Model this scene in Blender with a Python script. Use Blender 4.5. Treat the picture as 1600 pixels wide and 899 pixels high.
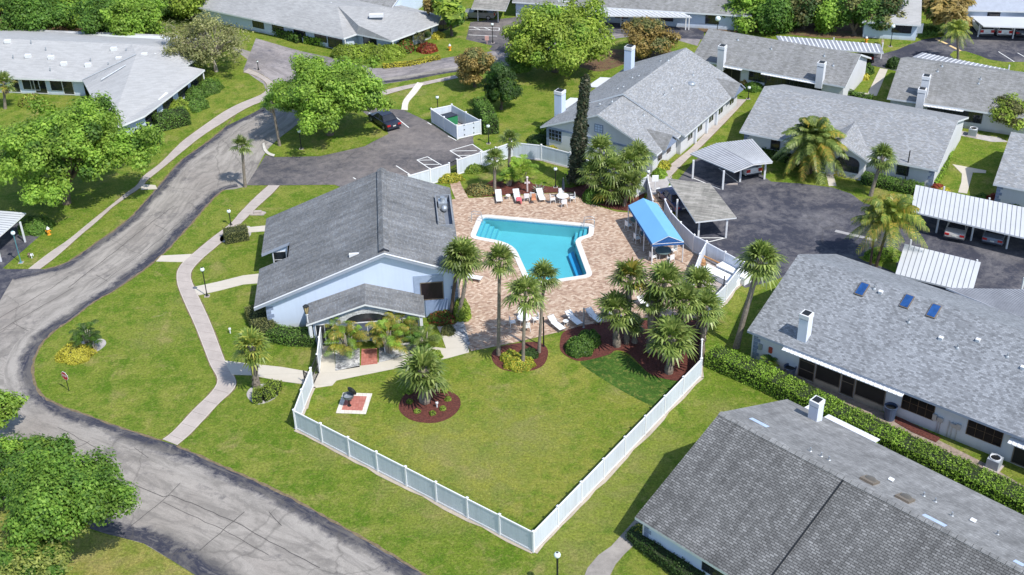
import bpy, math, random
import numpy as np
from mathutils import Vector, Matrix
from mathutils.geometry import tessellate_polygon
R = math.radians
for o in list(bpy.data.objects): bpy.data.objects.remove(o)
SC = bpy.context.scene
COL = SC.collection
# ---------------- camera (calibrated from the photograph) ----------------
CF, CT, CR, CH = 1895.0, 0.556, -0.026, 56.0
_c, _s = math.cos(CR), math.sin(CR)
R0 = Vector((1, 0, 0)); U0 = Vector((0, math.sin(CT), math.cos(CT))); F0 = Vector((0, math.cos(CT), -math.sin(CT)))
RX = R0*_c + U0*_s; UX = -R0*_s + U0*_c
cam = bpy.data.cameras.new('camera'); camo = bpy.data.objects.new('camera', cam); COL.objects.link(camo)
M = Matrix((RX, UX, -F0)).transposed().to_4x4(); M.translation = Vector((0, 0, CH)); camo.matrix_world = M
cam.sensor_width = 36; cam.lens = CF/1600*36; cam.clip_start = 1; cam.clip_end = 3000
SC.camera = camo
SUN_EL, SUN_AZ = R(54), R(-46)
w = bpy.data.worlds.new('World'); SC.world = w; w.use_nodes = True
nt = w.node_tree; nt.nodes.clear()
sk = nt.nodes.new('ShaderNodeTexSky'); sk.sky_type = 'NISHITA'; sk.sun_disc = False
sk.sun_elevation = SUN_EL; sk.sun_rotation = R(90) - SUN_AZ; sk.air_density = 1.0; sk.dust_density = 0.6; sk.ozone_density = 1.0
bgn = nt.nodes.new('ShaderNodeBackground'); bgn.inputs[1].default_value = 0.15
on = nt.nodes.new('ShaderNodeOutputWorld'); nt.links.new(sk.outputs[0], bgn.inputs[0]); nt.links.new(bgn.outputs[0], on.inputs[0])
sd = bpy.data.lights.new('sun', 'SUN'); sd.energy = 3.75; sd.angle = R(0.55); sd.color = (1.0, 0.965, 0.90)
so = bpy.data.objects.new('sun', sd); COL.objects.link(so)
sv = Vector((math.cos(SUN_EL)*math.cos(SUN_AZ), math.cos(SUN_EL)*math.sin(SUN_AZ), math.sin(SUN_EL)))
so.rotation_euler = sv.to_track_quat('Z', 'Y').to_euler(); so.location = (40, 20, 90)
SC.view_settings.view_transform = 'Standard'; SC.view_settings.look = 'None'
SC.view_settings.exposure = 0.45; SC.view_settings.gamma = 1
SC.render.engine = 'CYCLES'
SC.cycles.max_bounces = 6; SC.cycles.transparent_max_bounces = 10; SC.cycles.transmission_bounces = 3
SC.cycles.diffuse_bounces = 3; SC.cycles.glossy_bounces = 2

# ---------------- helpers ----------------
def G(px, py, z=0.0):
    """point of the place on the level z that the photograph's pixel looks at"""
    x = px-800; y = py-449.5
    xr = x*_c + y*_s; yr = -x*_s + y*_c
    dx = xr; dy = CF*math.cos(CT) - yr*math.sin(CT); dz = -CF*math.sin(CT) - yr*math.cos(CT)
    t = (z-CH)/dz
    return Vector((dx*t, dy*t, z))
def P(v):
    X, Y, Z = v[0], v[1], v[2]-CH
    d = Y*math.cos(CT) - Z*math.sin(CT); vv = -(Y*math.sin(CT)+Z*math.cos(CT))
    x = X/d*CF; y = vv/d*CF
    return (800 + x*_c - y*_s, 449.5 + x*_s + y*_c)
def ZAT(b, py):
    """height above ground point b whose image row is py"""
    lo, hi = 0.0, 30.0
    for _ in range(40):
        m = (lo+hi)/2
        if P((b[0], b[1], m))[1] > py: lo = m
        else: hi = m
    return lo
def SCL(b):
    """metres per photo pixel at point b"""
    return (Vector(b)-Vector((0, 0, CH))).length/CF
def pxs(s, z=0.0):
    return [G(float(a.split(',')[0]), float(a.split(',')[1]), z) for a in s.split()]
def tag(o, label=None, cat=None, group=None, kind=None):
    if label: o['label'] = label
    if cat: o['category'] = cat
    if group: o['group'] = group
    if kind: o['kind'] = kind
    return o
def empty(name, loc, label=None, cat=None, group=None, kind=None, rz=0.0):
    o = bpy.data.objects.new(name, None); COL.objects.link(o); o.location = loc; o.rotation_euler = (0, 0, rz)
    o.empty_display_size = 0.3
    return tag(o, label, cat, group, kind)
def copy_tree(o, parent=None):
    c = o.copy(); COL.objects.link(c)
    if parent is not None: c.parent = parent
    for ch in list(o.children): copy_tree(ch, c)
    return c
def put(proto, used, loc, rz, label, group=None, scale=None):
    o = proto if not used else copy_tree(proto)
    o.location = loc; o.rotation_euler = (0, 0, rz)
    if scale: o.scale = scale
    o['label'] = label
    if group: o['group'] = group
    return o

class MB:
    """collects faces with metre UVs and material slots; build() links ONE mesh object"""
    def __init__(s): s.v = []; s.f = []; s.m = []; s.uv = []; s.sm = []
    def poly(s, pts, m=0, uvd=None, uv=None, smooth=False):
        pts = [Vector(p) for p in pts]; n = len(s.v)
        s.v += [tuple(p) for p in pts]; s.f.append(tuple(range(n, n+len(pts)))); s.m.append(m); s.sm.append(smooth)
        if uv is None:
            nn = Vector((0, 0, 0))
            for i in range(len(pts)): nn += (pts[i]).cross(pts[(i+1) % len(pts)])
            nn = nn.normalized() if nn.length > 1e-9 else Vector((0, 0, 1))
            if uvd is None:
                u = Vector((0, 0, 1)).cross(nn)
                if u.length < 0.02: u = Vector((1, 0, 0))
            else: u = Vector(uvd) - nn*Vector(uvd).dot(nn)
            u.normalize(); w_ = nn.cross(u)
            uv = [(p.dot(u), p.dot(w_)) for p in pts]
        s.uv.append(uv)
        return s
    def box(s, lo, hi, m=0, X=None):
        x0, y0, z0 = lo; x1, y1, z1 = hi
        c = [Vector(p) for p in ((x0,y0,z0),(x1,y0,z0),(x1,y1,z0),(x0,y1,z0),(x0,y0,z1),(x1,y0,z1),(x1,y1,z1),(x0,y1,z1))]
        if X is not None: c = [X @ p for p in c]
        for f in ((3,2,1,0),(4,5,6,7),(0,1,5,4),(1,2,6,5),(2,3,7,6),(3,0,4,7)): s.poly([c[i] for i in f], m)
        return s
    def prism(s, pts, z0, z1, m=0, top=None, bottom=True):
        """vertical extrusion of a plan outline"""
        pts = [Vector((p[0], p[1], 0)) for p in pts]
        a = sum(pts[i].x*pts[(i+1) % len(pts)].y - pts[(i+1) % len(pts)].x*pts[i].y for i in range(len(pts)))
        if a < 0: pts = pts[::-1]
        n = len(pts)
        for t in tessellate_polygon([pts]):
            t = list(t)
            A, B, C_ = pts[t[0]], pts[t[1]], pts[t[2]]
            if (B-A).cross(C_-A).z < 0: t = t[::-1]
            s.poly([(pts[i].x, pts[i].y, z1) for i in t], m if top is None else top, uvd=(1, 0, 0))
            if bottom: s.poly([(pts[i].x, pts[i].y, z0) for i in t[::-1]], m, uvd=(1, 0, 0))
        for i in range(n):
            a_, b_ = pts[i], pts[(i+1) % n]
            s.poly([(a_.x,a_.y,z0),(b_.x,b_.y,z0),(b_.x,b_.y,z1),(a_.x,a_.y,z1)], m)
        return s
    def tube(s, pts, r, m=0, k=8, cap=True, smooth=True):
        pts = [Vector(p) for p in pts]; n = len(pts)
        rr = r if isinstance(r, (list, tuple)) else [r]*n
        rings = []; up = None
        for i in range(n):
            d = (pts[min(i+1, n-1)] - pts[max(i-1, 0)]).normalized()
            if up is None or abs(up.dot(d)) > .95: up = Vector((1, 0, 0)) if abs(d.x) < .8 else Vector((0, 1, 0))
            a = d.cross(up).normalized(); b = a.cross(d); up = b
            rings.append([pts[i] + (a*math.cos(t) + b*math.sin(t))*rr[i] for t in [2*math.pi*j/k for j in range(k)]])
        for i in range(n-1):
            for j in range(k):
                j2 = (j+1) % k
                s.poly([rings[i][j2], rings[i][j], rings[i+1][j], rings[i+1][j2]], m, smooth=smooth)
        if cap:
            s.poly(rings[0], m); s.poly(rings[-1][::-1], m)
        return s
    def ball(s, c, r, m=0, nu=12, nv=8, sq=(1, 1, 1)):
        c = Vector(c)
        def q(i, j):
            t = math.pi*i/nv; p = 2*math.pi*j/nu
            return c + Vector((math.sin(t)*math.cos(p)*r*sq[0], math.sin(t)*math.sin(p)*r*sq[1], math.cos(t)*r*sq[2]))
        for i in range(nv):
            for j in range(nu):
                pts = [q(i, j), q(i+1, j), q(i+1, j+1), q(i, j+1)]
                if i == 0: pts = [pts[0], pts[1], pts[2]]
                elif i == nv-1: pts = [pts[0], pts[1], pts[3]]
                s.poly(pts, m, smooth=True)
        return s
    def lathe(s, c, prof, m=0, k=12, smooth=True):
        """prof: (radius, z) from bottom to top"""
        c = Vector(c)
        for i in range(len(prof)-1):
            (r0, z0), (r1, z1) = prof[i], prof[i+1]
            for j in range(k):
                a = 2*math.pi*j/k; b = 2*math.pi*(j+1)/k
                pts = [c+Vector((r0*math.cos(a), r0*math.sin(a), z0)), c+Vector((r0*math.cos(b), r0*math.sin(b), z0)),
                       c+Vector((r1*math.cos(b), r1*math.sin(b), z1)), c+Vector((r1*math.cos(a), r1*math.sin(a), z1))]
                if r0 < 1e-6: pts = [pts[0], pts[2], pts[3]]
                elif r1 < 1e-6: pts = pts[:3]
                s.poly(pts, m, smooth=smooth)
        return s
    def slab(s, polys, th, mtop=0, medge=1, mbot=1, uvds=None):
        """roof skin: upward facing polygons, closed below by a copy th lower and by fascia round the rim"""
        key = lambda p: (round(p[0], 3), round(p[1], 3), round(p[2], 3))
        ed = {}
        for q, pts in enumerate(polys):
            pts = [Vector(p) for p in pts]
            nz = Vector((0, 0, 0))
            for i in range(len(pts)): nz += pts[i].cross(pts[(i+1) % len(pts)])
            if nz.z < 0: pts = pts[::-1]
            s.poly(pts, mtop, uvd=(uvds[q] if uvds else None))
            s.poly([p - Vector((0, 0, th)) for p in pts[::-1]], mbot)
            for i in range(len(pts)):
                a, b = pts[i], pts[(i+1) % len(pts)]
                ed.setdefault((key(a), key(b)), (a, b))
        for (ka, kb), (a, b) in ed.items():
            if (kb, ka) in ed: continue
            d = Vector((0, 0, th)); s.poly([a-d, b-d, b, a], medge)
        return s
    def build(s, name, mats, parent=None, smooth=False):
        me = bpy.data.meshes.new(name)
        off = Vector((0, 0, 0))
        if parent is not None and not getattr(s, 'local', False):
            p = parent
            while p is not None: off += p.location; p = p.parent
        off = tuple(off)
        me.from_pydata([(v[0]-off[0], v[1]-off[1], v[2]-off[2]) for v in s.v], [], s.f)
        ul = me.uv_layers.new(name='UVMap')
        fl = np.array([c for f in s.uv for p in f for c in p], dtype=np.float32)
        ul.data.foreach_set('uv', fl)
        for mt in (mats if isinstance(mats, (list, tuple)) else [mats]): me.materials.append(mt)
        me.polygons.foreach_set('material_index', s.m)
        me.polygons.foreach_set('use_smooth', [bool(a) or smooth for a in s.sm])
        me.update()
        o = bpy.data.objects.new(name, me); COL.objects.link(o)
        if parent is not None: o.parent = parent
        return o
def LMB():
    m = MB(); m.local = True; return m
def top(name, mb, mats, label, cat, group=None, kind=None):
    """a thing that is one mesh: its origin goes to the middle of its base"""
    xs = np.array(mb.v); lo = xs.min(0); hi = xs.max(0)
    c = ((lo[0]+hi[0])/2, (lo[1]+hi[1])/2, lo[2])
    mb.v = [(a-c[0], b-c[1], d-c[2]) for a, b, d in mb.v]
    o = mb.build(name, mats); o.location = c
    return tag(o, label, cat, group, kind)
def npmesh(name, V, F, mats, mi=None, parent=None, smooth=False):
    """numpy mesh of quads/tris (F: n x k)"""
    me = bpy.data.meshes.new(name)
    n = len(F); k = F.shape[1]
    me.vertices.add(len(V)); me.vertices.foreach_set('co', np.ascontiguousarray(V, dtype=np.float32).ravel())
    me.loops.add(n*k); me.loops.foreach_set('vertex_index', np.ascontiguousarray(F, dtype=np.int32).ravel())
    me.polygons.add(n); me.polygons.foreach_set('loop_start', np.arange(0, n*k, k, dtype=np.int32))
    for mt in mats: me.materials.append(mt)
    if mi is not None: me.polygons.foreach_set('material_index', np.asarray(mi, dtype=np.int32))
    if smooth: me.polygons.foreach_set('use_smooth', np.ones(n, dtype=bool))
    me.update(calc_edges=True); me.validate()
    o = bpy.data.objects.new(name, me); COL.objects.link(o)
    if parent is not None: o.parent = parent
    return o
def flat(name, pts, z, mat, kind='structure', label=None, cat=None, th=0.0, uvd=(1, 0, 0)):
    """level sheet (or thin slab) from a plan outline"""
    mb = MB()
    if th > 0: mb.prism(pts, z-th, z, 0, bottom=False)
    else:
        q = [Vector((p[0], p[1], 0)) for p in pts]
        for t in tessellate_polygon([q]):
            t = list(t)
            if (q[t[1]]-q[t[0]]).cross(q[t[2]]-q[t[0]]).z < 0: t = t[::-1]
            mb.poly([(q[i].x, q[i].y, z) for i in t], 0, uvd=uvd)
    o = mb.build(name, [mat]); tag(o, label, cat, None, kind)
    return o
def rcurve(pts, n=6, closed=False):
    """Catmull-Rom smoothing of a plan polyline"""
    pts = [Vector(p) for p in pts]; out = []; L = len(pts)
    rng = range(L if closed else L-1)
    for i in rng:
        p0 = pts[(i-1) % L] if (closed or i > 0) else pts[0]*2-pts[1]
        p1 = pts[i]; p2 = pts[(i+1) % L]
        p3 = pts[(i+2) % L] if (closed or i+2 < L) else p2*2-p1
        for k in range(n):
            t = k/n
            out.append(0.5*((2*p1)+(-p0+p2)*t+(2*p0-5*p1+4*p2-p3)*t*t+(-p0+3*p1-3*p2+p3)*t*t*t))
    if not closed: out.append(pts[-1])
    return out
# ---------------- materials ----------------
def newmat(name):
    m = bpy.data.materials.new(name); m.use_nodes = True; t = m.node_tree; t.nodes.clear()
    o = t.nodes.new('ShaderNodeOutputMaterial'); b = t.nodes.new('ShaderNodeBsdfPrincipled')
    t.links.new(b.outputs[0], o.inputs[0]); return m, t, b
class NT:
    def __init__(s, t): s.t = t
    def n(s, ty, **k):
        x = s.t.nodes.new(ty)
        for a, b in k.items():
            if a.startswith('i_'):
                key = a[2:]; key = int(key) if key.isdigit() else key
                x.inputs[key].default_value = b
            else: setattr(x, a, b)
        return x
    def l(s, a, b): s.t.links.new(a, b)
    def noise(s, vec, scale, det=4, rough=.6, dist=0.0):
        x = s.n('ShaderNodeTexNoise', i_Scale=scale, i_Detail=det, i_Roughness=rough, i_Distortion=dist); s.l(vec, x.inputs['Vector']); return x.outputs[0]
    def ramp(s, fac, stops, interp='LINEAR'):
        x = s.n('ShaderNodeValToRGB'); x.color_ramp.interpolation = interp; e = x.color_ramp.elements
        while len(e) < len(stops): e.new(.5)
        for i, (p, c) in enumerate(stops):
            e[i].position = p; e[i].color = tuple(c)+(1,) if not isinstance(c, (int, float)) else (c, c, c, 1)
        s.l(fac, x.inputs[0]); return x.outputs[0]
    def mix(s, f, a, b, mode='MIX'):
        x = s.n('ShaderNodeMix', data_type='RGBA', blend_type=mode)
        for v, k in ((f, 0), (a, 6), (b, 7)):
            if isinstance(v, (int, float)): x.inputs[k].default_value = v if k == 0 else (v, v, v, 1)
            elif isinstance(v, tuple): x.inputs[k].default_value = v+(1,)
            else: s.l(v, x.inputs[k])
        return x.outputs[2]
    def math(s, op, a, b=0.0):
        x = s.n('ShaderNodeMath', operation=op)
        for v, k in ((a, 0), (b, 1)):
            if isinstance(v, (int, float)): x.inputs[k].default_value = v
            else: s.l(v, x.inputs[k])
        return x.outputs[0]
    def bump(s, h, b, st=.4, d=.05):
        x = s.n('ShaderNodeBump', i_Strength=st, i_Distance=d); s.l(h, x.inputs['Height']); s.l(x.outputs[0], b.inputs['Normal'])
def gpos(q):
    return q.n('ShaderNodeNewGeometry').outputs['Position']
def objc(q): return q.n('ShaderNodeTexCoord').outputs['Object']
def uvc(q): return q.n('ShaderNodeTexCoord').outputs['UV']
def plain(name, col, rough=.6, metal=0.0, var=.12, scale=2.0, spec=.4):
    m, t, b = newmat(name); q = NT(t)
    n = q.noise(objc(q), scale, 5, .65)
    c = q.mix(q.math('MULTIPLY', q.ramp(n, [(.3, 0.), (.7, 1.)]), 1.0), tuple(x*(1-var) for x in col), tuple(min(1, x*(1+var)) for x in col))
    q.l(c, b.inputs['Base Color']); b.inputs['Roughness'].default_value = rough; b.inputs['Metallic'].default_value = metal
    b.inputs['Specular IOR Level'].default_value = spec
    return m
def WEAR(q, p):
    """worn, straw coloured spots at places the lawn is walked on or scorched by the fence"""
    acc = None
    for x, y, r in ((246, 525, 2.4), (880, 850, 1.5), (925, 800, 2.0), (965, 760, 1.9), (1005, 722, 1.7), (1040, 690, 1.5), (1120, 640, 1.6), (520, 700, 2.2), (640, 760, 2.6), (700, 800, 2.4), (690, 700, 3.2), (820, 680, 3.4), (760, 740, 3.0), (980, 610, 1.6), (900, 880, 2.4), (640, 680, 2.0), (300, 470, 1.6), (150, 440, 1.2)):
        g_ = G(x, y); d = q.n('ShaderNodeVectorMath', operation='DISTANCE'); q.l(p, d.inputs[0]); d.inputs[1].default_value = tuple(g_)
        m_ = q.n('ShaderNodeMapRange', interpolation_type='SMOOTHSTEP'); q.l(d.outputs['Value'], m_.inputs[0]); m_.inputs[1].default_value = 0; m_.inputs[2].default_value = r*1.5; m_.inputs[3].default_value = 1; m_.inputs[4].default_value = 0
        acc = m_.outputs[0] if acc is None else q.math('MAXIMUM', acc, m_.outputs[0])
    WEAR.out = acc
def grass(name, c1, c2, c3, dry=(.31, .26, .10), dryp=.62, wear=True):
    m, t, b = newmat(name); q = NT(t); p = gpos(q)
    big = q.noise(p, .10, 3, .6); mid = q.noise(p, .55, 4, .65, .4); fine = q.noise(p, 5.5, 6, .78); vf = q.noise(p, 24, 4, .8)
    c = q.mix(q.ramp(big, [(.36, 0.), (.64, 1.)]), c1, c2)
    c = q.mix(q.ramp(mid, [(.40, 0.), (.62, 1.)]), c, c3)
    dr = q.math('MULTIPLY', q.ramp(q.noise(p, .28, 5, .7, .5), [(dryp, 0.), (dryp+.14, 1.)]), .75)
    c = q.mix(dr, c, dry)
    sp = q.noise(p, 1.9, 5, .75, .3); c = q.mix(q.ramp(sp, [(.50, 0.), (.64, .55)]), c, (.27, .27, .07)); c = q.mix(q.ramp(sp, [(.30, .5), (.42, 0.)]), c, (.085, .14, .015))
    sc_ = q.noise(p, .33, 6, .8, 1.2); c = q.mix(q.ramp(sc_, [(.66, 0.), (.74, .7)]), c, (.40, .34, .22))
    if wear:
        WEAR(q, p); wv = WEAR.out; c = q.mix(q.math('MULTIPLY', wv, q.ramp(mid, [(.38, .0), (.60, .55)])), c, dry)
    k = q.ramp(fine, [(.30, .48), (.50, 1.0), (.70, 1.6)])
    c = q.mix(1.0, c, k, 'MULTIPLY')
    k2 = q.ramp(vf, [(.30, .62), (.70, 1.38)])
    c = q.mix(1.0, c, k2, 'MULTIPLY')
    q.l(c, b.inputs['Base Color']); b.inputs['Roughness'].default_value = .85; b.inputs['Specular IOR Level'].default_value = .15
    q.bump(q.math('ADD', fine, q.math('MULTIPLY', vf, .8)), b, .9, .10)
    return m
M_GRASS = grass('lawn_grass', (.150, .205, .022), (.215, .240, .042), (.095, .170, .012), dryp=.56)
M_GRASS_DRY = grass('dry_lawn_grass', (.25, .24, .05), (.32, .28, .08), (.17, .21, .03), dryp=.5)
M_SOD = grass('dark_sod_grass', (.045, .110, .016), (.036, .090, .013), (.065, .135, .020), dryp=.95, wear=False)
def asphalt(name, dark, worn, lo, hi, big=.16, cracks=True, edge=False, warm=(.20, .17, .15), streak=False):
    m, t, b = newmat(name); q = NT(t); p = gpos(q)
    a = q.noise(p, big, 6, .68, .6); f = q.noise(p, 1.3, 7, .75, .5); g = q.noise(p, 28, 3, .7)
    s = q.math('ADD', q.math('MULTIPLY', a, .65), q.math('MULTIPLY', f, .45))
    if edge:
        u = q.n('ShaderNodeSeparateXYZ'); q.l(uvc(q), u.inputs[0])
        s = q.math('ADD', s, q.math('MULTIPLY', q.math('SUBTRACT', u.outputs[0], .55), .66))
    if streak:
        mp = q.n('ShaderNodeMapping'); mp.inputs['Scale'].default_value = (streak, .22, 1); q.l(uvc(q), mp.inputs[0]); sk_ = q.noise(mp.outputs[0], 1.0, 5, .72, .6)
    k = q.ramp(s, [(lo, 0.), (hi, 1.)])
    c = q.mix(k, dark, worn)
    wm = q.ramp(q.noise(p, .12, 3, .5), [(.45, 0.), (.75, .5)])
    c = q.mix(q.math('MULTIPLY', wm, k), c, warm)
    if streak: c = q.mix(q.ramp(sk_, [(.46, 0.), (.60, .62)]), c, tuple(x*.50 for x in worn)); c = q.mix(q.ramp(sk_, [(.34, .35), (.44, 0.)]), c, tuple(min(1, x*1.25) for x in worn))
    st = q.ramp(q.noise(p, .55, 5, .8, .9), [(.52, 0.), (.68, .62)])
    c = q.mix(st, c, tuple(x*.62 for x in worn))
    if cracks:
        v = q.n('ShaderNodeTexVoronoi', feature='DISTANCE_TO_EDGE', i_Scale=.10)
        wv = q.mix(.1, p, q.n('ShaderNodeTexNoise', i_Scale=.9).outputs[1]); 
        wn = q.n('ShaderNodeTexNoise', i_Scale=.6, i_Detail=4); q.l(p, wn.inputs['Vector'])
        ad = q.n('ShaderNodeVectorMath', operation='MULTIPLY_ADD'); q.l(wn.outputs[1], ad.inputs[0]); ad.inputs[1].default_value = (1.6, 1.6, 0); q.l(p, ad.inputs[2])
        q.l(ad.outputs[0], v.inputs['Vector'])
        cr = q.ramp(v.outputs['Distance'], [(.0, .45), (.003, .35), (.0055, 0.)])
        c = q.mix(cr, c, tuple(x*.30 for x in worn))
    c = q.mix(1.0, c, q.ramp(g, [(.3, .78), (.7, 1.22)]), 'MULTIPLY')
    q.l(c, b.inputs['Base Color']); b.inputs['Roughness'].default_value = .88; b.inputs['Specular IOR Level'].default_value = .25
    q.bump(g, b, .3, .02)
    return m
M_ROAD = asphalt('worn_asphalt', (.060, .058, .066), (.325, .298, .268), .36, .52, streak=9.0)
M_ROAD2 = asphalt('worn_side_road_asphalt', (.060, .058, .066), (.325, .298, .268), .36, .52, streak=.9)
M_EDGE = asphalt('sealed_asphalt_edge', (.034, .036, .054), (.315, .290, .262), .40, .58, edge=True, streak=2.4)
M_LOT = asphalt('parking_asphalt', (.058, .058, .068), (.225, .200, .190), .44, .70, big=.11)
M_COURT = asphalt('court_asphalt', (.045, .047, .064), (.21, .20, .205), .50, .76, big=.2)
M_STREET = asphalt('street_asphalt', (.10, .10, .12), (.32, .29, .285), .40, .60, streak=9.0)
def concrete(name, col, joint=1.5, dirt=.25):
    m, t, b = newmat(name); q = NT(t); p = gpos(q)
    n = q.noise(p, .7, 6, .7); g = q.noise(p, 18, 4, .7)
    c = q.mix(q.ramp(n, [(.35, 0.), (.75, 1.)]), col, tuple(x*(1-dirt) for x in col))
    c = q.mix(1.0, c, q.ramp(g, [(.3, .9), (.7, 1.1)]), 'MULTIPLY')
    if joint:
        u = q.n('ShaderNodeSeparateXYZ'); q.l(uvc(q), u.inputs[0])
        fr = q.math('FRACT', q.math('DIVIDE', u.outputs[1], joint))
        j = q.math('LESS_THAN', fr, .03)
        c = q.mix(q.math('MULTIPLY', j, .55), c, tuple(x*.35 for x in col))
        el = q.math('GREATER_THAN', q.math('ABSOLUTE', q.math('SUBTRACT', u.outputs[0], .5)), .455)
        c = q.mix(q.math('MULTIPLY', el, .45), c, (.66, .62, .50))
    q.l(c, b.inputs['Base Color']); b.inputs['Roughness'].default_value = .85; b.inputs['Specular IOR Level'].default_value = .2
    return m
M_WALK = concrete('sidewalk_concrete', (.45, .395, .36)); M_CONC = concrete('plain_concrete', (.45, .39, .36), 0)
M_COPING = concrete('pool_coping', (.66, .63, .59), 0, .10)
M_SAND = concrete('pale_gravel', (.50, .47, .46), 0, .45)
def bricks(name, cols, mortar, sc, bw=.5, rh=.25, ms=.01, offset=.5, rough=.8, bump=.3, stain=.2, stains=.5, uv=True, streak=0.0, wear=0.0):
    m, t, b = newmat(name); q = NT(t); vec = uvc(q) if uv else objc(q)
    k = q.n('ShaderNodeTexBrick', i_Scale=sc, offset=offset); k.inputs['Brick Width'].default_value = bw; k.inputs['Row Height'].default_value = rh
    k.inputs['Mortar Size'].default_value = ms; k.inputs['Mortar Smooth'].default_value = .2; k.inputs['Bias'].default_value = 0
    k.inputs['Color1'].default_value = (0, 0, 0, 1); k.inputs['Color2'].default_value = (1, 1, 1, 1); k.inputs['Mortar'].default_value = (.5, .5, .5, 1)
    q.l(vec, k.inputs['Vector'])
    # irregular tint per brick: a white-noise-like lookup on top of the brick texture's own two-colour mix
    c = q.ramp(k.outputs['Color'], [(i/(len(cols)-1), cc) for i, cc in enumerate(cols)])
    c = q.mix(k.outputs['Fac'], c, mortar)
    n = q.noise(gpos(q), stains, 6, .7, .3)
    c = q.mix(1.0, c, q.ramp(n, [(.3, 1-stain), (.7, 1+stain)]), 'MULTIPLY')
    if streak:
        mp = q.n('ShaderNodeMapping'); mp.inputs['Scale'].default_value = (1.3, .12, 1); q.l(uvc(q), mp.inputs[0])
        s2 = q.noise(mp.outputs[0], 1.4, 5, .7)
        c = q.mix(1.0, c, q.ramp(s2, [(.35, 1-streak), (.65, 1+streak)]), 'MULTIPLY')
    q.l(c, b.inputs['Base Color']); b.inputs['Roughness'].default_value = rough; b.inputs['Specular IOR Level'].default_value = .2
    h = q.math('SUBTRACT', q.math('MULTIPLY', k.outputs['Color'], .4), k.outputs['Fac'])
    q.bump(h, b, bump, .03)
    return m
def g3(v, t=(1, 1, 1)): return (v*t[0], v*t[1], v*t[2])
BL = (.95, 1.0, 1.08)
M_PAVER = bricks('pool_deck_pavers', [(.28, .180, .130), (.40, .270, .195), (.48, .350, .262), (.58, .465, .36)], (.33, .25, .185), 1, .26, .17, .010, stain=.09, stains=.35)
M_REDPAVE = bricks('red_paving', [(.38, .13, .10), (.47, .19, .15)], (.30, .12, .10), 1, .22, .22, .01, offset=0, stain=.12)
M_WHITEPAVE = bricks('white_paving', [(.62, .57, .50), (.72, .68, .60)], (.45, .40, .35), 1, .30, .30, .012, offset=0, stain=.08)
M_ROOF_CLUB = bricks('weathered_grey_shingles', [g3(.155), g3(.175, BL), g3(.20), g3(.225, BL)], g3(.125), 1, .26, .13, .010, stain=.24, stains=.30, streak=.26, bump=.5)
M_ROOF_DARK = bricks('dark_grey_shingles', [g3(.125), g3(.145), g3(.165), g3(.22)], g3(.066), 1, .36, .165, .026, stain=.20, stains=.35, streak=.24, bump=.45)
M_ROOF_DARK2 = bricks('mottled_grey_roofing', [g3(.18), g3(.21), g3(.235), g3(.27)], g3(.17), 1, .30, .15, .01, stain=.28, stains=.45, streak=.12, bump=.2)
M_ROOF_BLUE = bricks('blue_grey_shingles', [g3(.16, BL), g3(.225, BL), g3(.27, BL), g3(.33, BL)], g3(.19, BL), 1, .24, .13, .010, stain=.14, stains=.3, streak=.08, bump=.4)
M_ROOF_LT = bricks('pale_speckled_shingles', [g3(.22), g3(.26, BL), g3(.30), g3(.36, BL)], g3(.21), 1, .26, .14, .010, stain=.07, stains=.5, bump=.3)
M_ROOF_OLD = bricks('warm_grey_shingles', [g3(.18, (1, 1, .96)), g3(.215, (1, 1, .97)), g3(.24), g3(.27)], g3(.16), 1, .36, .16, .012, stain=.12, stains=.4, streak=.12, bump=.3)
M_ROOF_WHITE = bricks('white_shingles', [g3(.35), g3(.375), g3(.395), g3(.415)], g3(.33), 1, .8, .18, .01, stain=.05, stains=.4, bump=.15)
M_ROOF_TAR = bricks('brown_grey_mineral_roofing', [(.20, .19, .17), (.25, .24, .21), (.30, .28, .25), (.34, .32, .29)], (.20, .19, .17), 1, 1.0, .20, .01, stain=.25, stains=.6, streak=.15, bump=.2)
M_WALL = plain('pale_blue_stucco', (.66, .70, .78), .85, var=.04); M_WALLC = plain('clubhouse_stucco', (.55, .64, .80), .85, var=.035, scale=.8)
M_WALLW = plain('grey_white_stucco', (.62, .63, .66), .85, var=.05); M_STONE = plain('blue_stone_trim', (.22, .27, .38), .8, var=.3, scale=4)
M_TRIM = plain('white_painted_trim', (.68, .69, .71), .5, var=.04); M_FASCIA = plain('grey_blue_fascia', (.30, .34, .42), .6, var=.06)
M_FASW = plain('white_gutter', (.70, .72, .74), .45, var=.05)
M_DARK = plain('dark_glass', (.008, .009, .011), .2, var=.3, spec=.15); M_GLASS = plain('window_glass', (.022, .026, .032), .08, var=.5, scale=.7, spec=.8)
M_SCREEN = plain('dark_insect_screen', (.014, .013, .013), .7, var=.5, scale=1.0)
M_BRONZE = plain('bronze_frame', (.17, .14, .11), .5); M_BLACK = plain('black_metal', (.012, .013, .014), .45, spec=.5)
M_BLACKP = plain('black_plastic', (.03, .035, .05), .5)
M_VINYL = plain('white_vinyl', (.76, .77, .80), .45, var=.025, scale=.6); M_PANEL = plain('vinyl_fence_panel', (.56, .63, .76), .5, var=.05, scale=.5)
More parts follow.
